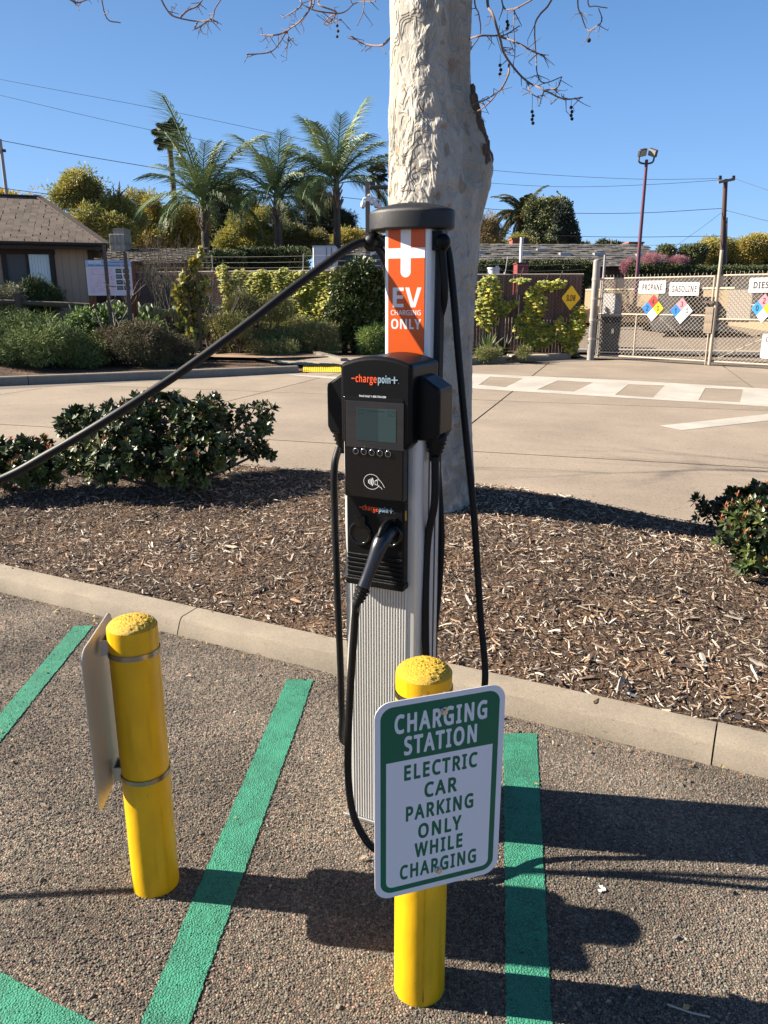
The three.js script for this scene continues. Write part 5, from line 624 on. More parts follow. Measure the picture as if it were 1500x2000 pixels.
// ------------------------------------------------------------------ shrubs in the bed
{
  const ns = (px, py, rx, ry, f) => lump(px, py, rx, ry, f, 0.95), b1 = G(335, 960, 0.22);
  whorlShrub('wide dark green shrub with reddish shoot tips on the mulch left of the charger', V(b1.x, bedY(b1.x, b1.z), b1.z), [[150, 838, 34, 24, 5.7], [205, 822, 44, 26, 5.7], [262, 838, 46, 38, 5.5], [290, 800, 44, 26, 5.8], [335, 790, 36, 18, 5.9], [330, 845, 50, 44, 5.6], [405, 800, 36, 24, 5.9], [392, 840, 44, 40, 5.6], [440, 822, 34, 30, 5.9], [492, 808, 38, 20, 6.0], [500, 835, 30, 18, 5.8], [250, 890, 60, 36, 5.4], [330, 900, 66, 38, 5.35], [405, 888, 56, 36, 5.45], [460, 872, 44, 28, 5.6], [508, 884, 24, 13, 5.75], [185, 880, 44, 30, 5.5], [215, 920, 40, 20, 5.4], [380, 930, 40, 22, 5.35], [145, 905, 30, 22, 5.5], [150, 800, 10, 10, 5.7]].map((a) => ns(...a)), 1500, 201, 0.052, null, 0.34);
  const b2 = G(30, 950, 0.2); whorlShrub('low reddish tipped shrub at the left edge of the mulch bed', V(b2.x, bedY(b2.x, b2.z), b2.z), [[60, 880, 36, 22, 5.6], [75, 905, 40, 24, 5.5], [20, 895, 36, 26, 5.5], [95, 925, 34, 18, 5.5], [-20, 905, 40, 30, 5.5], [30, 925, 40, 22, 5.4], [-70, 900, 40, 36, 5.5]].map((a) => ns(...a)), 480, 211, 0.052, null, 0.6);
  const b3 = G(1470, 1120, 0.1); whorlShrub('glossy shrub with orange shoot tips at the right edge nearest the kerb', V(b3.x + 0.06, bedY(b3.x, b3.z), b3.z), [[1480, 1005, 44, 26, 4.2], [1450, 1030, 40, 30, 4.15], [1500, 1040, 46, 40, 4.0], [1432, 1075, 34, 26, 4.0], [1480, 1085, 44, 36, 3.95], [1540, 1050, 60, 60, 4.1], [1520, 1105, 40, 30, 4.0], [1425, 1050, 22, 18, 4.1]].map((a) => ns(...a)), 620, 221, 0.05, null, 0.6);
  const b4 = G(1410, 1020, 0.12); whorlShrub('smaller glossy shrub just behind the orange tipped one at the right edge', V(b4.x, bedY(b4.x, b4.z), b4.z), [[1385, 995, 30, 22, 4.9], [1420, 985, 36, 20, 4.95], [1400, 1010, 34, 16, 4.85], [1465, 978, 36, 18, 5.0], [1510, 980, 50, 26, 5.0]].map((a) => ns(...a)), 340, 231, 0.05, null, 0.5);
}
// ------------------------------------------------------------------ garden planting beyond the driveway
const gm = (px, py, rx, ry, f) => lump(px, py, rx, ry, f, 0.8);
const sprig = clump(15, 70, 0.5, 0.045, 0.9), sprig2 = clump(16, 60, 0.42, 0.06, 0.5);
mound('rosemary_bush', 'big grey green rosemary bush spilling over the kerb at the left edge', 'bush', [gm(60, 680, 130, 55, 17.6), gm(-40, 680, 100, 62, 17.4), gm(120, 690, 95, 42, 17.6), gm(30, 700, 120, 38, 17.0), gm(140, 700, 70, 30, 17.3)], 3600, sprig, leafDull, 0.17, [[0.20, 0.25, 0.075], [0.14, 0.19, 0.055], [0.24, 0.28, 0.09], [0.08, 0.12, 0.035]], 601, { stem: 2 });
mound('brown_bush', 'brownish twiggy low bush beside the rosemary in front of the information board', 'bush', [gm(260, 690, 80, 36, 17.7), gm(310, 690, 60, 32, 17.9), gm(220, 680, 50, 28, 17.9)], 1900, sprig2, leafDull, 0.15, [[0.16, 0.12, 0.065], [0.12, 0.105, 0.05], [0.13, 0.15, 0.05], [0.20, 0.15, 0.085], [0.07, 0.055, 0.035]], 602, { stem: 2 });
mound('ground_cover', 'dark green ground cover behind the rail fence post and board posts', 'ground cover', [gm(215, 635, 60, 20, 19.6), gm(290, 648, 46, 18, 19.4), gm(160, 645, 40, 18, 19.4)], 700, CL.broad, leafSoft, 0.2, [[0.123, 0.204, 0.041], [0.088, 0.153, 0.034], [0.175, 0.255, 0.054]], 603);
mound('grey_bush', 'grey leafless looking shrub under the house window', 'shrub', [gm(10, 592, 40, 22, 21.5), gm(-40, 590, 50, 26, 21.5)], 420, sprig2, leafDull, 0.2, [[0.385, 0.340, 0.243], [0.298, 0.272, 0.176], [0.158, 0.187, 0.081]], 604);
mound('dark_shrub', 'spiky dark shrub below the right part of the house window', 'shrub', [gm(70, 580, 34, 22, 22), gm(85, 592, 28, 18, 22)], 380, sprig, leafDull, 0.2, [[0.061, 0.093, 0.030], [0.088, 0.119, 0.041]], 605);
mound('low_bush', 'wide olive brown bush in front of the ivy hedge and rail fence', 'bush', [gm(545, 652, 90, 28, 21.5), gm(480, 662, 50, 20, 21.3), gm(620, 664, 56, 20, 21.3), gm(540, 668, 100, 16, 21.2)], 2600, sprig2, leafDull, 0.15, [[0.261, 0.230, 0.092], [0.201, 0.219, 0.073], [0.308, 0.252, 0.109], [0.166, 0.230, 0.063]], 606, { stem: 1.6 });
mound('olive_bush', 'olive green bush between the rail fence and the ivy hedge', 'bush', [gm(490, 602, 42, 20, 21.2), gm(540, 600, 36, 16, 21.2), gm(450, 632, 40, 12, 20.3)], 650, sprig2, leafDull, 0.2, [[0.284, 0.275, 0.092], [0.213, 0.230, 0.073], [0.331, 0.298, 0.109]], 607);
mound('green_bush', 'small bright green bush just left of the charger column', 'bush', [gm(715, 664, 44, 20, 21.2), gm(745, 660, 30, 22, 21.2)], 520, sprig, leafDull, 0.17, [[0.210, 0.289, 0.068], [0.158, 0.221, 0.054], [0.245, 0.306, 0.081]], 608);
mound('dark_bush', 'tall rounded dark green bush at the right end of the ivy hedge', 'bush', [gm(700, 590, 48, 60, 22), gm(690, 555, 38, 38, 22), gm(735, 590, 40, 62, 22.1), gm(680, 620, 36, 36, 21.8), gm(720, 550, 36, 34, 22.1)], 1700, CL.broad2, leafM(0.45, 0.15), 0.19, [[0.079, 0.111, 0.027], [0.061, 0.093, 0.024], [0.149, 0.153, 0.038], [0.044, 0.068, 0.019]], 609, { stem: 2 });
{ // strappy plant by the trunk and dark clump beside it
  const mk = (label, px, py, f, n, len, cols, seed) => { const b = P(px, py, f); b.y = gardenY(b.x, b.z); const t = thing('strap_leaf_plant', label, 'plant', [b.x, b.y, b.z]), r = rngOf(seed); for (let i = 0; i < n; i++) { const a = r() * 6.28, e = 0.4 + 0.9 * r(), l = len * (0.7 + 0.5 * r()), d = V(Math.cos(a), 0, Math.sin(a)), s = V(-d.z, 0, d.x), pos = [], N = 6; for (let k = 0; k <= N; k++) { const u = k / N, p = d.clone().multiplyScalar(l * u * Math.cos(e) * 1.1).add(V(0, l * (u * Math.sin(e) - 0.45 * u * u * (1.4 - e)), 0)), wd = 0.026 * (1 - u * u); pos.push([p.clone().addScaledVector(s, wd), p.clone().addScaledVector(s, -wd)]); } const v = []; for (let k = 0; k < N; k++) for (const q of [pos[k][0], pos[k][1], pos[k + 1][0], pos[k][1], pos[k + 1][1], pos[k + 1][0]]) v.push(q.x, q.y, q.z); const g = new THREE.BufferGeometry(); g.setAttribute('position', new THREE.Float32BufferAttribute(v, 3)); g.computeVertexNormals(); mesh('blade', g, phys(cols[i % cols.length], 0.5, { side: THREE.DoubleSide, transmission: 0.2, thickness: 0 }), t); } };
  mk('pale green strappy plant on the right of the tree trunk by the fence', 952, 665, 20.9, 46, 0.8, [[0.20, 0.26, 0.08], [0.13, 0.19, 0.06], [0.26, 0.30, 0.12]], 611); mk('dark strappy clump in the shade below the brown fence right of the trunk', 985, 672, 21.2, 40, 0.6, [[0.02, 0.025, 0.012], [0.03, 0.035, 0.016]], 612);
}
{ const a = G(1005, 684, 0.3); tag(mesh('concrete_pad', rbox(1.0, 0.06, 0.5, 0.015, 0, 0, 0).rotateY(0.1).translate(a.x + 0.35, gardenY(a.x + 0.35, a.z) + 0.03, a.z), std([0.5, 0.46, 0.38], 0.9, { map: rep(T.concrete, 1) })), 'flat concrete pad on the soil below the right fence', 'concrete pad'); }
mound('ground_plants', 'sparse green ground plants at the kerb right of the trunk', 'ground cover', [gm(955, 692, 26, 5, 20), gm(1020, 688, 10, 3, 20)], 120, sprig2, leafDull, 0.12, [[0.175, 0.221, 0.068], [0.245, 0.221, 0.081]], 613);
{ // young tree with yellow leaves tied to two stakes
  const b = P(374, 660, 19); b.y = gardenY(b.x, b.z); for (const [px, top, l] of [[364, 508, 'left weathered stake of the young yellow leaved tree'], [384, 528, 'right weathered stake of the young yellow leaved tree']]) { const p = P(px, top, 18.9), g = gardenY(p.x, p.z); tag(mesh('tree_stake', box(0.06, p.y - g + 0.4, 0.06, p.x, (p.y + g - 0.4) / 2, p.z, 0, 0, 0), woodM), l, 'stake', undefined); }
  const t = thing('young_tree', 'young tree with drooping yellow green leaves between two stakes', 'tree', [b.x, b.y, b.z]), ls = [[385, 505, 14, 22], [376, 555, 22, 26], [358, 575, 24, 20], [388, 590, 16, 30], [372, 615, 22, 24], [366, 650, 20, 16], [390, 640, 10, 16]].map(([x, y, rx, ry]) => lump(x, y, rx, ry, 19, 0.9)).map((l) => ({ c: l.c.sub(b), r: l.r })), L = []; const r = rngOf(41); mesh('trunk', tube([V(0, -0.1, 0), V(0.03, 0.8, 0.02), V(0.02, 1.5, 0), V(0.1, 2.2, 0)], 0.022, 20, 6), barkM, t); for (const l of ls) L.push(bar(V(0.02, l.c.y * 0.8, 0), l.c, 0.012, 0.005, 5)); mesh('limbs', L, barkM, t);
  foliage(t, ls, 1100, ivyLeaf, leafSoft, 0.15, [[0.32, 0.28, 0.04], [0.20, 0.22, 0.04], [0.11, 0.14, 0.03], [0.38, 0.30, 0.05]], 620); }
{ const mk = (label, px, f, ht, seed, o, rr, n = 1) => { const b = P(px, 610, f); b.y = gardenY(b.x, b.z); const t = thing('bare_tree', label, 'tree', [b.x, b.y, b.z]), r = rngOf(seed), L = []; for (let i = 0; i < n; i++) { const a = i / n * 6.28 + 0.6; treeBranches(L, V(Math.cos(a) * 0.06, -0.1, Math.sin(a) * 0.06), V(Math.cos(a) * 0.35, 1, Math.sin(a) * 0.35), ht, rr, 3, r, o); } mesh('branches', L, barkPale, t); };
  mk('leafless many stemmed tree behind the cactus, pale upright twigs', 345, 21.6, 1.25, 631, { lift: 0.14, angle: 0.7, side: 0.75, bend: 0.3, taper: 0.55 }, 0.05, 4); mk('leafless low fruit tree in front of the bare brown fence', 412, 20.4, 1.1, 633, { lift: 0.1, angle: 0.9, side: 0.6, bend: 0.5, taper: 0.55 }, 0.05, 2); mk('leafless shrub on the left of the garden beside the house', 290, 22.2, 1.1, 634, { lift: 0.14, angle: 0.7, side: 0.75, bend: 0.3, taper: 0.55 }, 0.035, 3); }
{ const a = G(1302, 1965), b = G(1386, 1990); tag(mesh('fallen_twig', tube([V(a.x, 0.006, a.z), a.clone().lerp(b, 0.5).add(V(0, 0.008, 0.006)), V(b.x, 0.006, b.z)], 0.0022, 16, 6), std([0.45, 0.40, 0.34], 0.9)), 'thin pale twig lying on the asphalt in the bollard shadow at the bottom right', 'twig'); }
{ const p = G(1178, 1738), r = rngOf(991), L = []; for (let i = 0; i < 9; i++) { const g = pebbleG.clone(); g.scale(0.003 + 0.005 * r(), 0.0012, 0.003 + 0.004 * r()); g.translate(p.x + (r() - 0.5) * 0.022, 0.005, p.z + (r() - 0.5) * 0.018); L.push(g); } tag(mesh('spatter', L, std([0.62, 0.60, 0.55], 0.9)), 'small white spatter on the asphalt right of the right green line', 'spatter'); }
{ const r = rngOf(993); stuffCopies('leaf_litter', leafGeo([{ p: V(0, 0, 0), q: new THREE.Quaternion().setFromAxisAngle(V(1, 0, 0), -1.4), s: 1 }], 0.3, 0.12), leafDull, 420, (o, c) => { const k = r(), x = -3 + 6.2 * r(), gut = kerbZ(x); let z = k < 0.45 ? gut + 0.02 + 0.16 * r() * r() : k < 0.75 ? lerp(bedFront(x), bedBack(x), r()) : gut + 1.6 * r(); const y = z < gut - 0.165 ? bedY(x, z) + 0.014 : 0.008; o.position.set(x, y, z); o.rotation.set((r() - 0.5) * 0.5, r() * 6.28, (r() - 0.5) * 0.5); const s = 0.008 + 0.02 * r(); o.scale.set(s, s, s); c.setRGB(...pick(r, [[0.24, 0.15, 0.07], [0.16, 0.09, 0.045], [0.34, 0.26, 0.10], [0.28, 0.22, 0.15]])); }); }
// ------------------------------------------------------------------ yard beyond the gate
{
  const yardY = (z) => 0.03 + clamp((-25.5 - z) / 9, 0, 1) * 1.08;
  struct('yard_ground', grid(4, 40, -14, -60, 40, 60, (x, z) => { const s = (x - GA[0]) * GD[1] - (z - GA[1]) * GD[0]; let zz = z; void s; const lim = GA[1] + (x - GA[0]) * GD[1] / GD[0] - 0.15; zz = Math.min(z, lim); return [x, yardY(zz) - 0.02 + 0.05 * (wn(x, zz, 0.5, 701) - 0.5), zz]; }), std([0.30, 0.25, 0.205], 1, { map: rep(T.concrete, 0.22), bumpMap: rep(T.soilBump, 0.4), bumpScale: 0.02 }));
  struct('yard_verge', flat([[5.5, -23.2], [13, -21], [13, -22.5], [5.5, -24.4]], 0.085), std([0.04, 0.04, 0.045], 0.9)); 
  struct('yard_strip', flat([[5.6, -24.5], [14, -22.6], [14, -23.1], [5.6, -25.2]], 0.085), std([0.5, 0.45, 0.38], 0.9, { map: rep(T.concrete, 0.4) }));
  // retaining wall, dark screened fence on top
  const wA = P(1100, 590, 38), wB = P(1660, 590, 27), wallTop = P(1300, 566, 33.5).y, len = Math.hypot(wB.x - wA.x, wB.z - wA.z), turn = -Math.atan2(wB.z - wA.z, wB.x - wA.x);
  const t = thing('retaining_wall', 'long pale tan concrete wall at the back of the yard beyond the gate', 'wall', [wA.x, 0, wA.z], turn); const ms = [std([0.50, 0.40, 0.27], 0.9, { map: rep(T.concrete, 0.3) }), std([0.46, 0.37, 0.25], 0.9, { map: rep(T.concrete, 0.25) })]; for (let i = 0; i < 6; i++) mesh('panel', box(len / 6 - 0.02, wallTop + 0.2, 0.25, len / 6 * (i + 0.5), (wallTop - 0.2) / 2, 0), ms[i % 2], t); mesh('coping', box(len, 0.07, 0.32, len / 2, wallTop + 0.035, 0), std([0.52, 0.44, 0.33], 0.9), t);
  const top = P(1300, 541, 35).y, f = thing('screened_fence', 'dark brown screened fence standing above the tan yard wall', 'fence', [wA.x, wallTop, wA.z - 1.2], turn); for (let i = 0; i < 22; i++) { mesh('board', box(len / 22 - 0.03, top - wallTop + 0.4, 0.03, len / 22 * (i + 0.5), (top - wallTop) / 2 - 0.2, 0), i % 3 ? std([0.045, 0.034, 0.03], 0.85) : std([0.036, 0.028, 0.026], 0.85), f); }
  const hp = P(1205, 590, 31.5), hg = grid(-3.4, 3.4, -1.5, 1.5, 60, 30, (x, z) => [x, 0.8 * Math.exp(-(x * x) / 2.6 - z * z / 0.8) * (0.8 + 0.5 * wn(x, z, 1.4, 711)) - 0.05, z]); const h = mesh('earth_heap', hg, std([0.50, 0.34, 0.16], 1, { map: rep(T.soil, 0.5), bumpMap: rep(T.soilBump, 1), bumpScale: 0.05 })); h.position.set(hp.x, yardY(hp.z), hp.z); tag(h, 'heap of tan earth in the yard behind the gate', 'earth heap');
  const tp = P(1362, 594, 28.6), tg = grid(-1.7, 1.7, -0.8, 0.8, 40, 20, (x, z) => [x, (0.8 * Math.exp(-((x + 0.7) ** 2) / 1.1) + 0.35 * Math.exp(-((x - 0.6) ** 2) / 0.6)) * Math.exp(-z * z / 0.35) * (0.85 + 0.4 * wn(x, z, 2.2, 715)), z]); const tm = mesh('covered_heap', tg, std([0.045, 0.042, 0.042], 0.6, { side: THREE.DoubleSide })); tm.position.set(tp.x, yardY(tp.z), tp.z); tag(tm, 'heap under a dark tarpaulin behind the GASOLINE sign', 'tarpaulin');
  const dp = P(1322, 585, 31.5), dk = thing('dark_shed', 'dark doorway like shed against the yard wall behind the hazard diamonds', 'shed', [dp.x, 0.9, dp.z], turn); mesh('body', rbox(1.2, 1.1, 0.8, 0.02, 0, 0.65, 0), std([0.03, 0.028, 0.03], 0.8), dk); mesh('roof', rbox(1.32, 0.06, 0.95, 0.02, 0, 1.12, 0), std([0.06, 0.055, 0.05], 0.7), dk);
  const d2 = P(1475, 580, 28), dk2 = thing('dark_container', 'dark open container in the yard below the DIESEL sign', 'container', [d2.x, 0.85, d2.z], turn); mesh('body', rbox(1.1, 1.35, 0.9, 0.02, 0, 0.66, 0), std([0.032, 0.028, 0.028], 0.8), dk2); mesh('rail', box(1.2, 0.05, 0.05, 0, 0.55, 0.5), rustyGalv, dk2);
  const hose = (label, px0, px1, py, f, seed) => { const r = rngOf(seed), pts = []; for (let i = 0; i <= 12; i++) { const p = P(lerp(px0, px1, i / 12), py, f); p.y = yardY(p.z) + 0.03 + 0.1 * r(); p.z += (r() - 0.5) * 0.6; pts.push(p); } tag(mesh('hose', tube(pts, 0.06, 80, 8), std([0.012, 0.13, 0.07], 0.5)), label, 'hose'); };
  hose('green hose lying on the yard ground beside the big gate post', 1145, 1180, 604, 32, 1); hose('green hose lying on the yard ground behind the hazard diamonds', 1290, 1385, 603, 29.5, 2);
  const bp = P(1184, 688, 23.6), bn = thing('wheelie_bin', 'black wheeled rubbish bin standing behind the gate', 'rubbish bin', [bp.x, 0.06, bp.z], -0.35), bm = std([0.013, 0.013, 0.014], 0.5); { const s = new THREE.Shape([[-0.30, 0.06], [0.28, 0.06], [0.35, 0.98], [-0.34, 0.98]].map((a) => new THREE.Vector2(...a))); mesh('body', new THREE.ExtrudeGeometry(s, { depth: 0.6, bevelEnabled: true, bevelSize: 0.02, bevelThickness: 0.02 }).translate(0, 0, -0.3), bm, bn); mesh('lid', rbox(0.76, 0.06, 0.76, 0.025, 0.02, 1.03, 0), bm, bn); mesh('handle', bar(V(-0.3, 1.06, -0.42), V(0.3, 1.06, -0.42), 0.02), bm, bn); for (const x of [-0.32, 0.3]) mesh('wheel', new THREE.CylinderGeometry(0.11, 0.11, 0.05, 16).rotateZ(Math.PI / 2).translate(x, 0.08, -0.28), bm, bn); mesh('sticker', box(0.07, 0.14, 0.004, 0.16, 0.62, 0.325), std([0.3, 0.3, 0.3], 0.6), bn); }
}
// ------------------------------------------------------------------ houses and hedges behind
const roofTile = (w, run, rows, cols, seed, base, t, place) => { const r = rngOf(seed); return stuffCopies('roof_tiles', box(w / cols * 0.96, 0.05, run / rows * 1.1), std([1, 1, 1], 0.9), rows * cols, (o, c, i) => { const a = i % cols, b = Math.floor(i / cols); if (place(o, (a + 0.5 + (b % 2) * 0.5) / cols, (b + 0.5) / rows) === false) return false; const k = 0.45 + 1.0 * r(); o.rotation.x -= 0.06; o.position.y += 0.04 * r(); c.setRGB(base[0] * k, base[1] * k, base[2] * k); }, t); };
function gableRoof(t, w, d, y, h, base, rows, cols, seed) { const run = Math.hypot(h, d / 2), a = Math.atan2(h, d / 2); const g = prism([[-d / 2, 0], [0, h], [d / 2, 0]], w).rotateY(Math.PI / 2).translate(-w / 2, y, 0); const m = mesh('roof', g, std(base, 0.95), t); roofTile(w, run, rows, cols, seed, base, m, (o, u, v) => { if (u > 1) return false; o.position.set(-w / 2 + u * w, y + v * h + 0.04, d / 2 - v * d / 2 + 0.02); o.rotation.x = a; }); return m; }
{
  const a = P(952, 520, 44), t = thing('tiled_house', 'long low house with a grey tiled roof and two brick chimneys behind the right fence', 'house', [a.x, 0, a.z], 0.06), rid = P(1085, 491, 47).y, eav = P(1085, 527, 42.5).y; mesh('wall', box(15.5, eav, 6, 0, eav / 2, 0), std([0.22, 0.2, 0.17], 0.9), t); const m = gableRoof(t, 17, 8.6, eav, rid - eav + 0.15, [0.085, 0.08, 0.076], 11, 42, 801);
  const brick = std([0.42, 0.13, 0.075], 0.9, { map: rep(T.cloudy, 2) }); for (const [px, py, w, h] of [[995, 486, 30, 22], [1212, 493, 26, 24]]) { const p = P(px, py, 47), q = t.worldToLocal(p.clone()); const lx = (p.x - a.x) * Math.cos(0.06) - (p.z - a.z) * Math.sin(0.06); void q; const ch = mesh('chimney', rbox(S(w, 47), S(h, 47) + 0.8, 0.9, 0.02, lx, p.y - 0.4, -0.6), brick, m); mesh('cap', box(S(w, 47) + 0.1, 0.08, 1, lx, p.y + S(h, 47) / 2 + 0.02, -0.6), std([0.25, 0.09, 0.06], 0.9), ch); }
  for (const [x, v] of [[-0.8, 0.55], [1.6, 0.55], [3.6, 0.5], [5.4, 0.5], [7.6, 0.45], [2.6, 0.7]]) mesh('roof_vent', box(0.55, 0.16, 0.4, x, eav + v * (rid - eav) + 0.16, 4.3 - v * 4.3 + 0.05), std([0.36, 0.38, 0.40], 0.5, { metalness: 0.4 }), m);
}
{ const a = P(285, 505, 34), t = thing('grey_roofed_house', 'neighbouring house with weathered grey roof behind the left trees', 'house', [a.x, 0, a.z], -0.05), eav = P(360, 517, 31).y, rid = P(360, 492, 35).y; mesh('wall', box(4.6, eav, 5, 0, eav / 2, 0), std([0.25, 0.21, 0.17], 0.9), t); const m = gableRoof(t, 5.2, 7, eav, rid - eav, [0.075, 0.062, 0.054], 14, 30, 805); const p = P(236, 466, 33.5); mesh('chimney', [rbox(S(30, 33.5), 1.0, 0.8, 0.02, p.x - a.x, p.y - 0.35, 0.5), box(S(22, 33.5), 0.22, 0.7, p.x - a.x + 0.08, p.y + 0.26, 0.5)], std([0.58, 0.52, 0.43], 0.9, { map: rep(T.cloudy, 2) }), m); }
{ const a = P(738, 508, 34), t = thing('white_gabled_house', 'small house with white gable just left of the charger column', 'house', [a.x, 0, a.z], 0), y = P(738, 512, 34).y, h = S(26, 34); mesh('wall', prism([[-0.85, 0], [0.85, 0], [0.85, y], [0, y + h * 0.85], [-0.85, y]], 3).translate(0, 0, -3), std([0.17, 0.18, 0.2], 0.9), t); for (const s of [-1, 1]) mesh('barge_board', beam(V(0, y + h * 0.92, 0.06), V(s * 1.15, y - 0.25, 0.06), 0.12, 0.14), std([0.8, 0.8, 0.8], 0.6), t); mesh('roof', [beam(V(0, y + h + 0.0, -1.5), V(1.2, y - 0.2, -1.5), 3, 0.06).translate(0, 0.07, 0), beam(V(0, y + h + 0.0, -1.5), V(-1.2, y - 0.2, -1.5), 3, 0.06).translate(0, 0.07, 0)], std([0.25, 0.25, 0.26], 0.9), t); mesh('window', box(0.5, 0.4, 0.04, 0.1, y + 0.1, 0.03), std([0.05, 0.06, 0.07], 0.2), t); }
{ const a = P(634, 490, 30), t = thing('white_trailer', 'white box trailer behind the ivy hedge beside the pale palm trunk', 'trailer', [a.x, 0, a.z]), w = S(42, 30), h = S(16, 30); mesh('body', rbox(w, h + 0.9, 1.8, 0.04, 0, a.y - 0.45, -0.5), std([0.78, 0.78, 0.78], 0.5), t); mesh('roof_edge', box(w + 0.04, 0.05, 1.84, 0, a.y + h / 2 - 0.02, -0.5), std([0.6, 0.6, 0.6], 0.5), t); mesh('seam', [box(0.02, h + 0.8, 0.02, 0.1, a.y - 0.45, 0.41), box(0.02, h + 0.8, 0.02, w / 2 - 0.12, a.y - 0.45, 0.41)], std([0.1, 0.1, 0.1], 0.6), t); }
function hedge(label, px0, px1, py0, py1, f, n, cols, seed) { const a = P(px0, (py0 + py1) / 2, f), b = P(px1, (py0 + py1) / 2, f), y0 = P(px0, py1, f).y, y1 = P(px0, py0, f).y, t = thing('clipped_hedge', label, 'hedge', [(a.x + b.x) / 2, 0, a.z]), L = b.x - a.x, r = rngOf(seed); mesh('inner_branches', rbox(L - 0.3, y1 - 0.2, 0.7, 0.1, 0, y1 / 2 - 0.05, 0), std([0.012, 0.016, 0.008], 1), t); stuffCopies('foliage', CL.hedge, leafDull, n, (o, c) => { const top = r() < 0.35; o.position.set((r() - 0.5) * L, top ? y1 - 0.05 + 0.10 * r() : lerp(y0 - 0.4, y1, r()), (top ? (r() - 0.5) : 0.5 + 0.12 * r()) * 0.9); o.rotation.set(r() * 6, r() * 6, r() * 6); const q = 0.14 + 0.08 * r(); o.scale.set(q, q, q); c.setRGB(...pick(r, cols)); }, t); }
const hg = [[0.055, 0.075, 0.022], [0.04, 0.06, 0.018], [0.075, 0.09, 0.03]];
hedge('neatly clipped dark hedge above the ivy, left of the white trailer', 470, 600, 496, 530, 31, 1500, hg, 811); hedge('lighter leafy hedge at the left end of the clipped hedge', 418, 478, 502, 532, 30.5, 900, [[0.09, 0.12, 0.035], [0.07, 0.09, 0.03]], 812); hedge('long dark clipped hedge under the grey tiled roof on the right', 935, 1150, 520, 536, 33, 2200, hg, 813); hedge('hedge of dark green behind the gate below the pink blossom', 1228, 1330, 524, 538, 40, 1200, hg, 814); hedge('hedge behind the right gate leaf below the low roofs', 1335, 1560, 528, 540, 40, 1700, hg, 815);
{ const a = P(1440, 520, 60), t = thing('low_roofed_house', 'low brown roofed house far behind the right gate leaf', 'house', [a.x, 0, a.z], -0.1), eav = P(1440, 527, 58).y; mesh('wall', box(11, eav, 6, 0, eav / 2, 0), std([0.28, 0.22, 0.17], 0.9), t); gableRoof(t, 12, 8, eav, 0.75, [0.16, 0.115, 0.085], 8, 40, 821); const b = P(1530, 520, 62), u = thing('pale_house', 'pale house with a reddish eave at the right edge behind the gate', 'house', [b.x, 0, b.z], -0.1); mesh('wall', box(7, eav, 5, 0, eav / 2, 0), std([0.5, 0.45, 0.38], 0.9), u); gableRoof(u, 7.6, 7, eav, 0.6, [0.2, 0.15, 0.13], 8, 26, 822); mesh('fascia', box(7.7, 0.14, 0.06, 0, eav - 0.02, 3.55), std([0.35, 0.08, 0.06], 0.7), u); }
{ const mk = (n, l, cat, px, py, w, h, f, m) => { const a = P(px, py, f), t = thing(n, l, cat, [a.x, 0, a.z]); const ww = S(w, f), hh = S(h, f); mesh('body', rbox(ww, hh + 0.6, 0.7, 0.03, 0, a.y - 0.3, 0), m, t); return [t, a, ww, hh]; };
  const [t1, a1, w1, h1] = mk('red_cabinet', 'dull red cabinet standing behind the right brown fence', 'cabinet', 1017, 527, 22, 22, 26, std([0.22, 0.04, 0.04], 0.6)); mesh('lid', box(w1 + 0.04, 0.04, 0.74, 0, a1.y + h1 / 2 + 0.01, 0), std([0.14, 0.03, 0.03], 0.6), t1);
  const p = P(963, 532, 25.5), tk = thing('white_tank', 'white round tank top showing over the right brown fence', 'tank', [p.x, 0, p.z]); mesh('body', new THREE.CylinderGeometry(S(12, 25.5), S(12, 25.5), 1.2, 24).translate(0, p.y - 0.5, 0), std([0.75, 0.74, 0.72], 0.5), tk); mesh('lid', new THREE.CylinderGeometry(S(13, 25.5), S(13, 25.5), 0.05, 24).translate(0, p.y + 0.12, 0), std([0.7, 0.7, 0.68], 0.5), tk); mesh('knob', rbox(0.1, 0.06, 0.1, 0.02, 0.12, p.y + 0.17, 0), std([0.7, 0.7, 0.68], 0.5), tk); }
// ------------------------------------------------------------------ poles, lamps and wires
const poleWood = std([0.085, 0.055, 0.045], 0.9), purple = std([0.11, 0.035, 0.06], 0.5), pick1 = (px, py, f) => P(px, py, f);
{ const top = pick1(1263, 312, 32), t = thing('floodlight_pole', 'tall purple steel pole with twin floodlights', 'light pole', [top.x, 0, top.z]); mesh('pole', bar(V(0, -0.3, 0), V(0, top.y, 0), 0.085, 0.06, 12), purple, t); const lampM = std([0.08, 0.08, 0.085], 0.5, { metalness: 0.4 }); mesh('yoke', [tube([V(-0.3, top.y + 0.12, 0), V(-0.28, top.y - 0.08, 0), V(0, top.y - 0.14, 0), V(0.24, top.y - 0.08, 0), V(0.28, top.y + 0.12, 0)], 0.035, 24, 8)], lampM, t); for (const [x, ry] of [[-0.2, 0.5], [0.2, -0.9]]) { const h = new THREE.Group(); h.name = 'floodlight'; h.position.set(x, top.y + 0.24, 0.05); h.rotation.set(0.5, ry, 0); h.scale.setScalar(0.78); t.add(h); mesh('housing', rbox(0.46, 0.34, 0.16, 0.03), lampM, h); mesh('lens', rbox(0.4, 0.28, 0.02, 0.01, 0, 0, 0.085), std([0.3, 0.3, 0.28], 0.15), h); } }
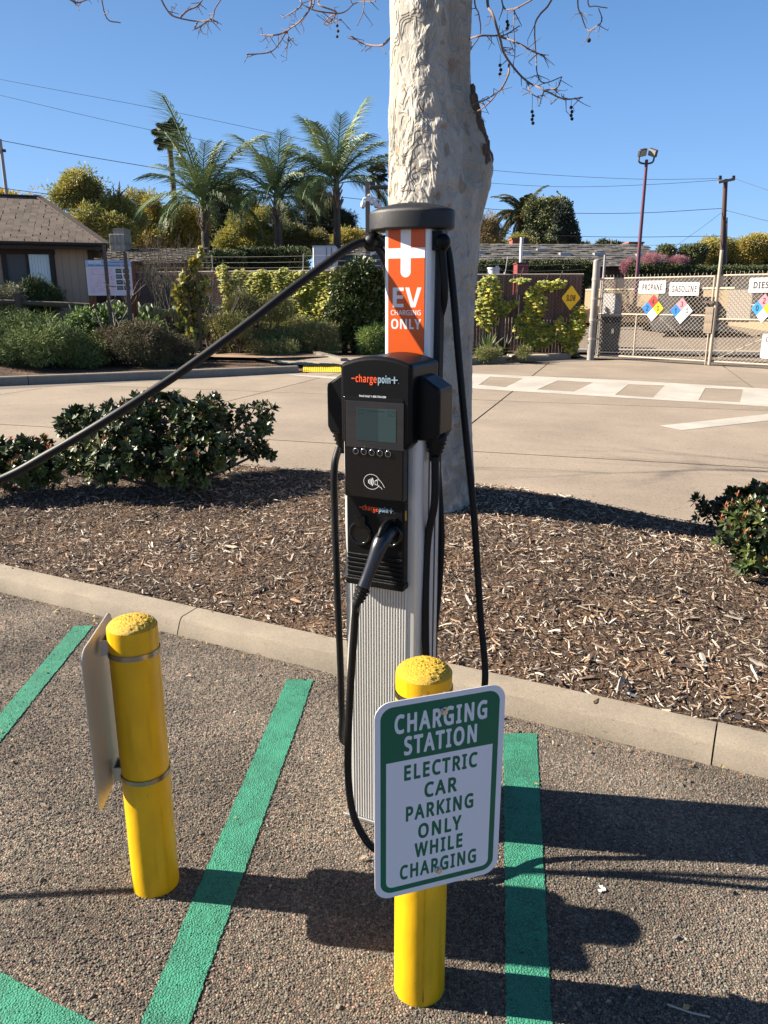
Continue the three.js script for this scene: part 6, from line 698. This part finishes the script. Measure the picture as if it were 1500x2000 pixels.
{ const f = 26, top = pick1(718, 357, f), t = thing('camera_pole', 'brown pole with a flat lamp and white dome cameras left of the trunk', 'light pole', [top.x, 0, top.z]), k = S(1, f, 380), pm = std([0.22, 0.16, 0.12], 0.7); mesh('pole', box(S(9, f, 400), top.y + 0.3, S(9, f, 400), 0, top.y / 2 - 0.15, 0), pm, t); const la = pick1(738, 366, f).y; mesh('lamp_head', [rbox(k * 36, k * 6, 0.3, 0.02, k * 22, la, 0), box(k * 14, k * 14, 0.12, k * 8, la + k * 3, 0)], std([0.05, 0.045, 0.04], 0.5), t);
  const wm = std([0.75, 0.75, 0.75], 0.4); for (const [dx, py] of [[-9, 402], [16, 401], [24, 404], [8, 396]]) { const y = pick1(712, py, f).y; const c = mesh('dome_camera', [new THREE.SphereGeometry(k * 5, 14, 10).translate(k * dx, y, 0.1), new THREE.CylinderGeometry(k * 3.5, k * 5, k * 5, 14).translate(k * dx, y + k * 4, 0.1), tube([V(0, y + k * 12, 0.1), V(k * dx * 0.6, y + k * 14, 0.1), V(k * dx, y + k * 10, 0.1), V(k * dx, y + k * 6, 0.1)], k * 1.4, 14, 6)], wm, t); mesh('dome', new THREE.SphereGeometry(k * 3.2, 12, 8).translate(k * dx, y - k * 3, 0.1), std([0.08, 0.08, 0.09], 0.15), c); } mesh('bracket', box(k * 12, k * 8, 0.15, k * 3, pick1(718, 390, f).y, 0.08), wm, t); }
{ const f = 30, a = pick1(1019, 464, f), t = thing('white_post', 'white post with a black box on top behind the right fence', 'post', [a.x, 0, a.z]); mesh('post', bar(V(0, 0, 0), V(0, a.y, 0), S(3, f), S(3, f), 10), std([0.75, 0.75, 0.75], 0.5), t); mesh('box', rbox(S(9, f), S(11, f), 0.2, 0.02, S(7, f), a.y - S(6, f), 0), std([0.03, 0.028, 0.03], 0.6), t); }
const UP = [P(1417, 350, 46), P(1413, 560, 46)];
{ const t = thing('utility_pole', 'dark wooden utility pole with crossarm on the right', 'utility pole', [UP[1].x, 0, UP[1].z]), o = t.position, top = UP[0].clone().sub(o), bt = UP[1].clone().sub(o); mesh('pole', bar(V(bt.x, -0.3, 0), top, 0.16, 0.12, 10), poleWood, t); mesh('pole_cover', bar(top.clone().lerp(bt, 0.35).add(V(0.06, 0, 0.1)), bt.clone().add(V(0.06, 0, 0.1)), 0.06), std([0.12, 0.11, 0.13], 0.6), t); const k = S(1, 46, 352), y = P(1417, 355, 46).y; mesh('crossarm', beam(V(top.x - k * 15, y - 0.05, 0.1), V(top.x + k * 16, y + 0.12, 0.1), 0.12, 0.14), std([0.20, 0.16, 0.13], 0.9), t); for (const dx of [-14, -11, 12, 15]) mesh('insulator', new THREE.CylinderGeometry(0.05, 0.07, 0.2, 8).translate(top.x + k * dx, y + 0.2, 0.1), std([0.06, 0.05, 0.05], 0.3), t); }
for (const [px, top, l] of [[1288, 473, 'small distant utility pole left of the right brick chimney'], [1228, 478, 'small distant utility pole right of the right brick chimney'], [0, 272, 'pale utility pole at the extreme left edge']]) { const far2 = px < 5 ? 40 : 80, p = P(px === 1288 ? 1195 : px, top, far2), t = thing('distant_pole', l, 'utility pole', [p.x, 0, p.z]); mesh('pole', bar(V(0, 0, 0), V(0, p.y, 0), px < 5 ? 0.1 : 0.16, px < 5 ? 0.08 : 0.13, 8), px < 5 ? std([0.3, 0.3, 0.3], 0.8) : poleWood, t); mesh('crossarm', box(px < 5 ? 0.4 : 1.6, 0.12, 0.12, 0, p.y - 0.5, 0), poleWood, t); }
const wireM = std([0.03, 0.03, 0.035], 0.6);
function wire(label, pts, f0, f1, r = 0.016) { r *= 0.62; tag(mesh('overhead_wire', tube(pts.map(([x, y], i) => P(x, y, lerp(f0, f1, i / (pts.length - 1)))), r, 60, 5), wireM), label, 'wire'); }
wire('highest overhead wire crossing the sky from the left edge to the crossarm', [[-60, 142], [0, 155], [330, 217], [760, 306], [965, 333], [1247, 350], [1403, 349]], 52, 46, 0.018); wire('second highest overhead wire crossing the sky to the crossarm', [[-60, 172], [0, 186], [300, 255], [760, 336], [950, 357], [1110, 365], [1280, 360], [1430, 350]], 52, 46, 0.018);
wire('dark cable from the left edge pole past the palms behind the trunk', [[0, 274], [160, 304], [320, 331], [470, 358], [640, 382], [770, 396]], 40, 44, 0.025); wire('cable crossing behind the floodlight pole to the utility pole', [[900, 404], [938, 407], [1100, 416], [1250, 416], [1413, 407]], 46, 46, 0.024); wire('lower cable passing above the tiled roof to the utility pole', [[900, 453], [1000, 457], [1200, 463], [1412, 461]], 46, 46, 0.024); wire('lowest cable above the pink blossom tree', [[1225, 481], [1300, 478], [1412, 474]], 50, 46, 0.02);
wire('sagging cable crossing in front of the yellow tree at the left', [[-40, 360], [0, 367], [150, 386], [260, 400], [420, 418], [640, 440], [770, 452]], 36, 40, 0.022); wire('lower sagging cable crossing the yellow trees at the left', [[-40, 384], [0, 391], [150, 413], [330, 441], [560, 472], [720, 485]], 34, 36, 0.02); wire('guy wire slanting down left from the utility pole', [[1408, 416], [1370, 445], [1312, 486]], 46, 44, 0.014);
wire('wire leaving the crossarm towards the right edge', [[1432, 348], [1500, 372], [1560, 394]], 46, 40, 0.016); wire('lower wire leaving the utility pole towards the right edge', [[1418, 411], [1500, 432], [1570, 448]], 46, 40, 0.022); wire('lowest wire leaving the utility pole towards the right edge', [[1418, 462], [1500, 477], [1570, 490]], 46, 40, 0.02);
// ------------------------------------------------------------------ trees behind
const bg = (px, py, rx, ry, f) => lump(px, py, rx, ry, f, 0.8), yelA = [[0.58, 0.42, 0.06], [0.44, 0.38, 0.06], [0.60, 0.41, 0.06], [0.28, 0.29, 0.055]], yelG = [[0.42, 0.39, 0.09], [0.30, 0.31, 0.07], [0.52, 0.42, 0.09], [0.18, 0.21, 0.05]], drk = [[0.06, 0.075, 0.026], [0.042, 0.055, 0.02], [0.085, 0.09, 0.03]];
const base = (px, f) => { const p = P(px, 560, f); p.y = 0.4; return p; };
treeOf('yellow_tree', 'large airy yellow green tree above the house roof', 'tree', base(205, 38), [bg(190, 380, 62, 34, 38), bg(232, 395, 36, 34, 38.5), bg(140, 395, 44, 32, 38), bg(205, 430, 60, 30, 37.5), bg(160, 355, 26, 20, 38), bg(235, 370, 22, 18, 38), bg(225, 455, 40, 24, 37)], 3600, CL.feather, leafSoft, 0.343, yelG, 901, { trunk: 0.22, gap: 0.53, gapK: 0.8, forkAt: 0.5, bark: barkDark, twigs: 8 });
treeOf('yellow_tree', 'golden yellow treetop at the left edge behind the house roof', 'tree', base(40, 44), [bg(60, 400, 50, 16, 44), bg(0, 402, 50, 14, 44), bg(105, 395, 30, 18, 44)], 1488, CL.feather2, leafSoft, 0.363, yelA, 902, { trunk: 0.2, gap: 0.47 });
treeOf('yellow_tree', 'dense yellow tree between the airy tree and the big palm', 'tree', base(310, 42), [bg(300, 425, 36, 36, 42), bg(340, 440, 48, 44, 42), bg(285, 462, 30, 26, 42), bg(375, 455, 30, 36, 42.5), bg(310, 480, 50, 22, 42)], 3600, CL.feather, leafSoft, 0.330, yelA.concat(yelG), 903, { trunk: 0.22, gap: 0.43 });
treeOf('yellow_tree', 'rounded olive yellow tree between the first two big palms', 'tree', base(490, 40), [bg(485, 455, 50, 32, 40), bg(520, 445, 34, 26, 40), bg(465, 480, 40, 22, 40), bg(515, 480, 40, 22, 39.6)], 3120, CL.feather2, leafSoft, 0.304, yelG, 904, { trunk: 0.2, gap: 0.41 });
treeOf('yellow_tree', 'olive tree in shade between the second and third big palms', 'tree', base(575, 41), [bg(575, 460, 34, 26, 41), bg(600, 475, 36, 20, 41), bg(555, 480, 26, 20, 41)], 2160, CL.feather, leafSoft, 0.304, [[0.20, 0.18, 0.04], [0.14, 0.14, 0.035], [0.26, 0.22, 0.045]], 905, { trunk: 0.18, gap: 0.37 });
treeOf('yellow_tree', 'small yellow green trees low beside the pole with cameras', 'tree', base(690, 44), [bg(680, 478, 30, 22, 44), bg(720, 470, 26, 22, 44), bg(705, 495, 30, 14, 43)], 1488, CL.feather2, leafSoft, 0.330, yelA.concat(yelG), 906, { trunk: 0.15, gap: 0.37 });
treeOf('dark_tree', 'dark leafy tree behind the first big palm', 'tree', base(440, 46), [bg(435, 400, 44, 30, 46), bg(470, 395, 40, 26, 46), bg(430, 440, 30, 36, 46), bg(455, 430, 30, 30, 46.5)], 2160, CL.broad, leafDull, 0.330, drk, 907, { trunk: 0.25, gap: 0.47 });
treeOf('pine_tree', 'dark ragged pine between the second and third big palms', 'tree', base(625, 48), [bg(600, 380, 26, 26, 48), bg(622, 410, 40, 26, 48), bg(590, 430, 32, 20, 48), bg(650, 440, 44, 18, 48), bg(640, 470, 40, 16, 48), bg(600, 360, 14, 14, 48), bg(675, 455, 16, 16, 48), bg(625, 445, 50, 24, 48)], 3600, CL.needle, leafDull, 0.396, [[0.05, 0.065, 0.03], [0.035, 0.05, 0.024], [0.085, 0.085, 0.032]], 908, { trunk: 0.25, gap: 0.54, gapK: 0.9 });
treeOf('conifer', 'tiny dark conifer tip above the dense yellow tree', 'tree', base(283, 50), [bg(283, 392, 9, 14, 50), bg(283, 410, 11, 18, 50)], 624, CL.fine, leafDull, 0.198, drk, 909, { trunk: 0.1 });
treeOf('green_tree', 'big grey green tree right of the trunk beside the date palm', 'tree', base(1065, 54), [bg(1050, 455, 34, 46, 54), bg(1075, 440, 34, 40, 54), bg(1095, 465, 28, 32, 54), bg(1060, 415, 20, 20, 54), bg(1078, 410, 14, 16, 54), bg(1040, 480, 30, 20, 54), bg(1110, 480, 18, 16, 54)], 5520, CL.broad, leafDull, 0.277, [[0.17, 0.19, 0.075], [0.13, 0.15, 0.06], [0.22, 0.22, 0.09], [0.08, 0.10, 0.045]], 910, { trunk: 0.28, gap: 0.39 });
treeOf('green_tree', 'darker narrow tree overlapping the right side of the grey green tree', 'tree', base(1100, 50), [bg(1098, 425, 11, 26, 50), bg(1108, 455, 17, 28, 50), bg(1118, 475, 13, 16, 50), bg(1088, 465, 16, 26, 50)], 2280, CL.broad2, leafDull, 0.224, [[0.045, 0.06, 0.04], [0.03, 0.045, 0.03], [0.06, 0.075, 0.05]], 911, { trunk: 0.2, gap: 0.47 });
treeOf('pale_tree', 'sparse pale gold tree showing just right of the trunk', 'tree', base(955, 46), [bg(955, 435, 24, 20, 46), bg(945, 455, 20, 20, 46), bg(975, 455, 14, 16, 46)], 576, CL.feather, leafSoft, 0.238, [[0.40, 0.28, 0.10], [0.30, 0.23, 0.09], [0.22, 0.19, 0.08]], 912, { trunk: 0.14, gap: 0.54, bark: barkPale, twigs: 10 });
treeOf('green_tree', 'low olive trees under the pale gold tree beside the left brick chimney', 'tree', base(955, 50), [bg(950, 480, 30, 14, 50), bg(1010, 478, 24, 10, 50)], 1008, CL.feather, leafSoft, 0.297, yelG, 913, { trunk: 0.14 });
treeOf('green_tree', 'far low treeline right of the grey green tree', 'tree', base(1165, 90), [bg(1150, 490, 20, 10, 90), bg(1180, 487, 18, 12, 90), bg(1205, 488, 22, 9, 90), bg(1128, 490, 14, 8, 90)], 1680, CL.broad, leafDull, 0.396, [[0.08, 0.10, 0.05], [0.06, 0.075, 0.035]], 914, { trunk: 0.2 });
treeOf('blossom_tree', 'pink blossoming tree behind the gate and floodlight pole', 'tree', base(1270, 40), [bg(1250, 512, 30, 16, 40), bg(1290, 506, 36, 16, 40), bg(1325, 514, 20, 12, 40), bg(1225, 522, 16, 10, 40), bg(1270, 500, 26, 10, 40)], 3600, CL.fine, leafSoft, 0.172, [[0.46, 0.20, 0.25], [0.38, 0.15, 0.19], [0.52, 0.27, 0.30], [0.28, 0.12, 0.13]], 915, { trunk: 0.12, gap: 0.53, gapK: 1.6, bark: barkDark, twigs: 9 });
treeOf('green_tree', 'small green tree between the pink blossom and the utility pole', 'tree', base(1350, 56), [bg(1345, 500, 22, 12, 56), bg(1365, 495, 16, 14, 56), bg(1300, 490, 16, 8, 56)], 1248, CL.broad, leafSoft, 0.238, [[0.12, 0.15, 0.035], [0.09, 0.11, 0.03]], 916, { trunk: 0.14 });
treeOf('yellow_tree', 'broad yellow green tree just left of the utility pole', 'tree', base(1390, 58), [bg(1390, 500, 32, 22, 58), bg(1372, 510, 22, 16, 58), bg(1408, 488, 16, 14, 58)], 2160, CL.feather, leafSoft, 0.330, yelA.concat(yelG), 917, { trunk: 0.18 });
treeOf('yellow_tree', 'yellow green tree at the right edge beyond the utility pole', 'tree', base(1480, 58), [bg(1470, 490, 36, 20, 58), bg(1515, 490, 40, 22, 58), bg(1450, 502, 26, 14, 58)], 2400, CL.feather2, leafSoft, 0.330, yelA.concat(yelG), 918, { trunk: 0.18 });
// palms
function frondGeo(len, droop, seed, ll, w0 = 0.028, nl = 46, lift = 0.35) { // feather frond along +x, arching down
  const r = rngOf(seed), pos = [], rach = []; let a = 0, p = V(0, 0, 0); const N = 14; rach.push(p.clone()); for (let i = 0; i < N; i++) { a -= droop / N * (0.5 + i / N); p = p.clone().add(V(Math.cos(a) * len / N, Math.sin(a) * len / N, 0)); rach.push(p); }
  const cv = new THREE.CatmullRomCurve3(rach), tri = (A, B, C) => pos.push(A.x, A.y, A.z, B.x, B.y, B.z, C.x, C.y, C.z);
  for (let i = 0; i < nl; i++) for (const s of [1, -1]) { const u = 0.16 + 0.84 * (i + 0.6 * r()) / nl, o = cv.getPointAt(Math.min(1, u)), tn = cv.getTangentAt(Math.min(1, u)), l = ll * (0.55 + 0.6 * Math.sin(Math.PI * Math.min(1, u * 0.95 + 0.05))) * (0.85 + 0.3 * r()), d = tn.clone().multiplyScalar(0.75).add(V(0, lift * (r() * 1.3 - 0.35), s * (0.75 + 0.3 * r()))).normalize(), m = o.clone().addScaledVector(d, l * 0.5), e = o.clone().addScaledVector(d, l).add(V(0, -l * (0.35 + 0.5 * r()), 0)), wv = V(0, 1, 0).cross(d).normalize().multiplyScalar(w0); wv.y += w0 * 0.5; tri(o.clone().add(wv), o.clone().sub(wv), m.clone().add(wv)); tri(o.clone().sub(wv), m.clone().sub(wv), m.clone().add(wv)); tri(m.clone().add(wv), m.clone().sub(wv), e); }
  const g = new THREE.BufferGeometry(); g.setAttribute('position', new THREE.Float32BufferAttribute(pos, 3)); g.computeVertexNormals(); return M([g, tube(rach, len * 0.0085, 20, 5)]);
}
const frM = [phys([0.125, 0.185, 0.06], 0.58, { side: THREE.DoubleSide, transmission: 0.12, thickness: 0 }), phys([0.095, 0.15, 0.05], 0.58, { side: THREE.DoubleSide, transmission: 0.12, thickness: 0 }), phys([0.20, 0.25, 0.09], 0.6, { side: THREE.DoubleSide, transmission: 0.15, thickness: 0 })], palmTrunk = std([0.22, 0.17, 0.13], 0.95, { map: rep(T.cloudy, 2), bumpMap: rep(T.soilBump, 1, 3), bumpScale: 0.05 });
const FG = [0.35, 0.8, 1.2, 1.7].map((d, i) => frondGeo(1, d, 40 + i, 0.25, 0.0044, 50, 0.3));
function queenPalm(label, px, pyHead, f, L, tr, fr, seed) { const h = P(px, pyHead, f), t = thing('queen_palm', label, 'palm tree', [h.x, 0.4, h.z], 0, undefined), r = rngOf(seed), H = h.y - 0.4; mesh('trunk', sweep([V(0.15 * (r() - 0.5), -0.4, 0), V(0, H * 0.5, 0), V(0, H, 0)], [tr * 1.15, tr, tr * 0.9], 16, 12), palmTrunk, t);
  const stubs = []; for (let i = 0; i < 26; i++) { const a = r() * 6.28, y = H - 0.9 * r(); stubs.push(bar(V(Math.cos(a) * tr * 0.7, y, Math.sin(a) * tr * 0.7), V(Math.cos(a) * (tr + 0.16), y + 0.35, Math.sin(a) * (tr + 0.16)), 0.05, 0.015, 5)); } mesh('leaf_bases', stubs, std([0.24, 0.17, 0.11], 0.95), t); mesh('crown_shaft', sweep([V(0, H - 0.2, 0), V(0, H + 0.5, 0), V(0, H + 0.95, 0)], [tr * 0.9, tr * 0.7, 0.03], 8, 8), std([0.16, 0.16, 0.08], 0.7), t);
  fr.forEach(([az, el, k, v], i) => { const m = mesh('frond', FG[v], frM[i % 3], t); m.position.set(0, H + 0.25, 0); m.rotation.order = 'YZX'; m.rotation.set((r() - 0.5) * 0.5, az, el); m.scale.setScalar(L * k); }); }
const fan = (n, seed, lo, hi) => { const r = rngOf(seed), out = []; for (let i = 0; i < n; i++) { const e = lerp(hi, lo, (i + 0.5) / n); out.push([i * 2.4 + 0.3 * r(), e, 0.85 + 0.3 * r(), e > 1.2 ? 0 : e > 0.9 ? 1 : e > 0.6 ? 2 : 3]); } return out; };
queenPalm('tallest queen palm on the left with an upright left frond', 398, 412, 36, 2.7, 0.19, [[2.9, 1.36, 1.75, 0], [0.1, 1.15, 1.5, 1], [0.6, 0.9, 1.1, 1], [3.3, 0.3, 0.85, 3], ...fan(24, 1, 0.25, 1.5)], 931);
queenPalm('middle queen palm of the three, with drooping right fronds', 541, 398, 36, 2.55, 0.19, [[3.0, 1.3, 1.25, 1], [0, 0.95, 1.2, 2], [3.2, 0.4, 1.25, 2], [0.3, 0.8, 1.0, 2], ...fan(24, 2, 0.1, 1.5)], 932);
queenPalm('queen palm nearest the trunk, upright spreading fronds on a pale stem', 657, 372, 36, 2.75, 0.17, [[0.3, 1.35, 1.3, 0], [2.9, 1.2, 1.15, 0], [0.1, 0.75, 1.15, 1], [3.2, 0.85, 1.0, 1], ...fan(22, 3, 0.3, 1.5)], 933);
function fanPalm(label, px, pyHead, f, tr, R, n, seed, cols) { const h = P(px, pyHead, f), t = thing('fan_palm', label, 'palm tree', [h.x, 0.4, h.z]), r = rngOf(seed), H = h.y - 0.4; mesh('trunk', sweep([V(0.2, -0.4, 0), V(0.1, H * 0.5, 0), V(0, H, 0)], [tr * 1.2, tr, tr * 0.85], 14, 9), palmTrunk, t);
  const lf = (() => { const pos = []; for (let i = 0; i < 18; i++) { const a = (i / 17 - 0.5) * 3.6, l = 0.52 + 0.06 * Math.cos(a), b = a + 0.13, c = a - 0.13; const p = (q, s, z) => [0.5 + Math.cos(q) * s, z, Math.sin(q) * s]; pos.push(...p(a, 0, 0), ...p(c, l * 0.65, 0.03), ...p(a, l, -0.14), ...p(a, 0, 0), ...p(a, l, -0.14), ...p(b, l * 0.65, 0.03)); } const g = new THREE.BufferGeometry(); g.setAttribute('position', new THREE.Float32BufferAttribute(pos, 3)); g.computeVertexNormals(); return M([g, bar(V(0, 0, 0), V(0.5, 0, 0), 0.015, 0.01, 4)]); })(), ms = cols.map((c) => std(c, 0.6, { side: THREE.DoubleSide }));
  for (let i = 0; i < n; i++) { const m = mesh('leaf', lf, ms[i % ms.length], t); m.position.set(0, H + 0.1 * r(), 0); m.rotation.order = 'YZX'; m.rotation.set((r() - 0.5) * 0.8, i * 2.4, lerp(1.3, -0.7, i / n) + 0.2 * (r() - 0.5)); m.scale.setScalar(R * (0.85 + 0.3 * r())); } }
fanPalm('tall thin fan palm behind the tallest queen palm', 330, 272, 46, 0.17, 0.95, 24, 941, [[0.045, 0.055, 0.022], [0.06, 0.065, 0.028], [0.035, 0.042, 0.02]]);
fanPalm('small distant fan palm behind the pole with cameras', 738, 344, 70, 0.18, 1.0, 24, 942, [[0.05, 0.055, 0.025], [0.035, 0.042, 0.02]]);
{ const f = 56, h = P(1022, 430, f), t = thing('date_palm', 'date palm with long arching fronds beside the grey green tree', 'palm tree', [h.x, 0.4, h.z]), H = h.y - 0.4, r = rngOf(951), dm = [std([0.05, 0.055, 0.02], 0.6, { side: THREE.DoubleSide }), std([0.075, 0.07, 0.028], 0.6, { side: THREE.DoubleSide })]; mesh('trunk', sweep([V(0, -0.4, 0), V(0, H * 0.6, 0), V(0, H, 0)], [0.42, 0.36, 0.4], 10, 12), palmTrunk, t); mesh('fruit_stalks', new THREE.DodecahedronGeometry(0.5, 1).translate(0, H + 0.1, 0), std([0.26, 0.12, 0.03], 0.9), t); const dg = [1.1, 1.5, 1.9].map((d, i) => frondGeo(1, d, 60 + i, 0.13, 0.012, 56, 0.25)); fan(46, 5, -0.35, 1.4).forEach(([az, el, k], i) => { const m = mesh('frond', dg[i % 3], dm[i % 2], t); m.position.set(0, H + 0.2, 0); m.rotation.order = 'YZX'; m.rotation.set((r() - 0.5) * 0.5, az, el); m.scale.setScalar(2.5 * k); }); }
// a distant rim of trees closes the view all round
stuffCopies('far_treeline', CL.broad, leafDull, 2600, (o, c) => { const r = far.r || (far.r = rngOf(961)), a = (r() - 0.5) * 2.6, d = 110 + 40 * r(); o.position.set(Math.sin(a) * d, 0.3 + 3.2 * r() * (0.5 + wn(a * 8, 1, 1, 962)), -Math.cos(a) * d); o.rotation.set(r() * 6, r() * 6, r() * 6); const q = 1.0 + 0.6 * r(); o.scale.set(q * 1.3, q, q * 1.3); c.setRGB(...pick(r, [[0.07, 0.085, 0.04], [0.055, 0.068, 0.032], [0.10, 0.10, 0.04]])); });

renderer.render(scene, camera);
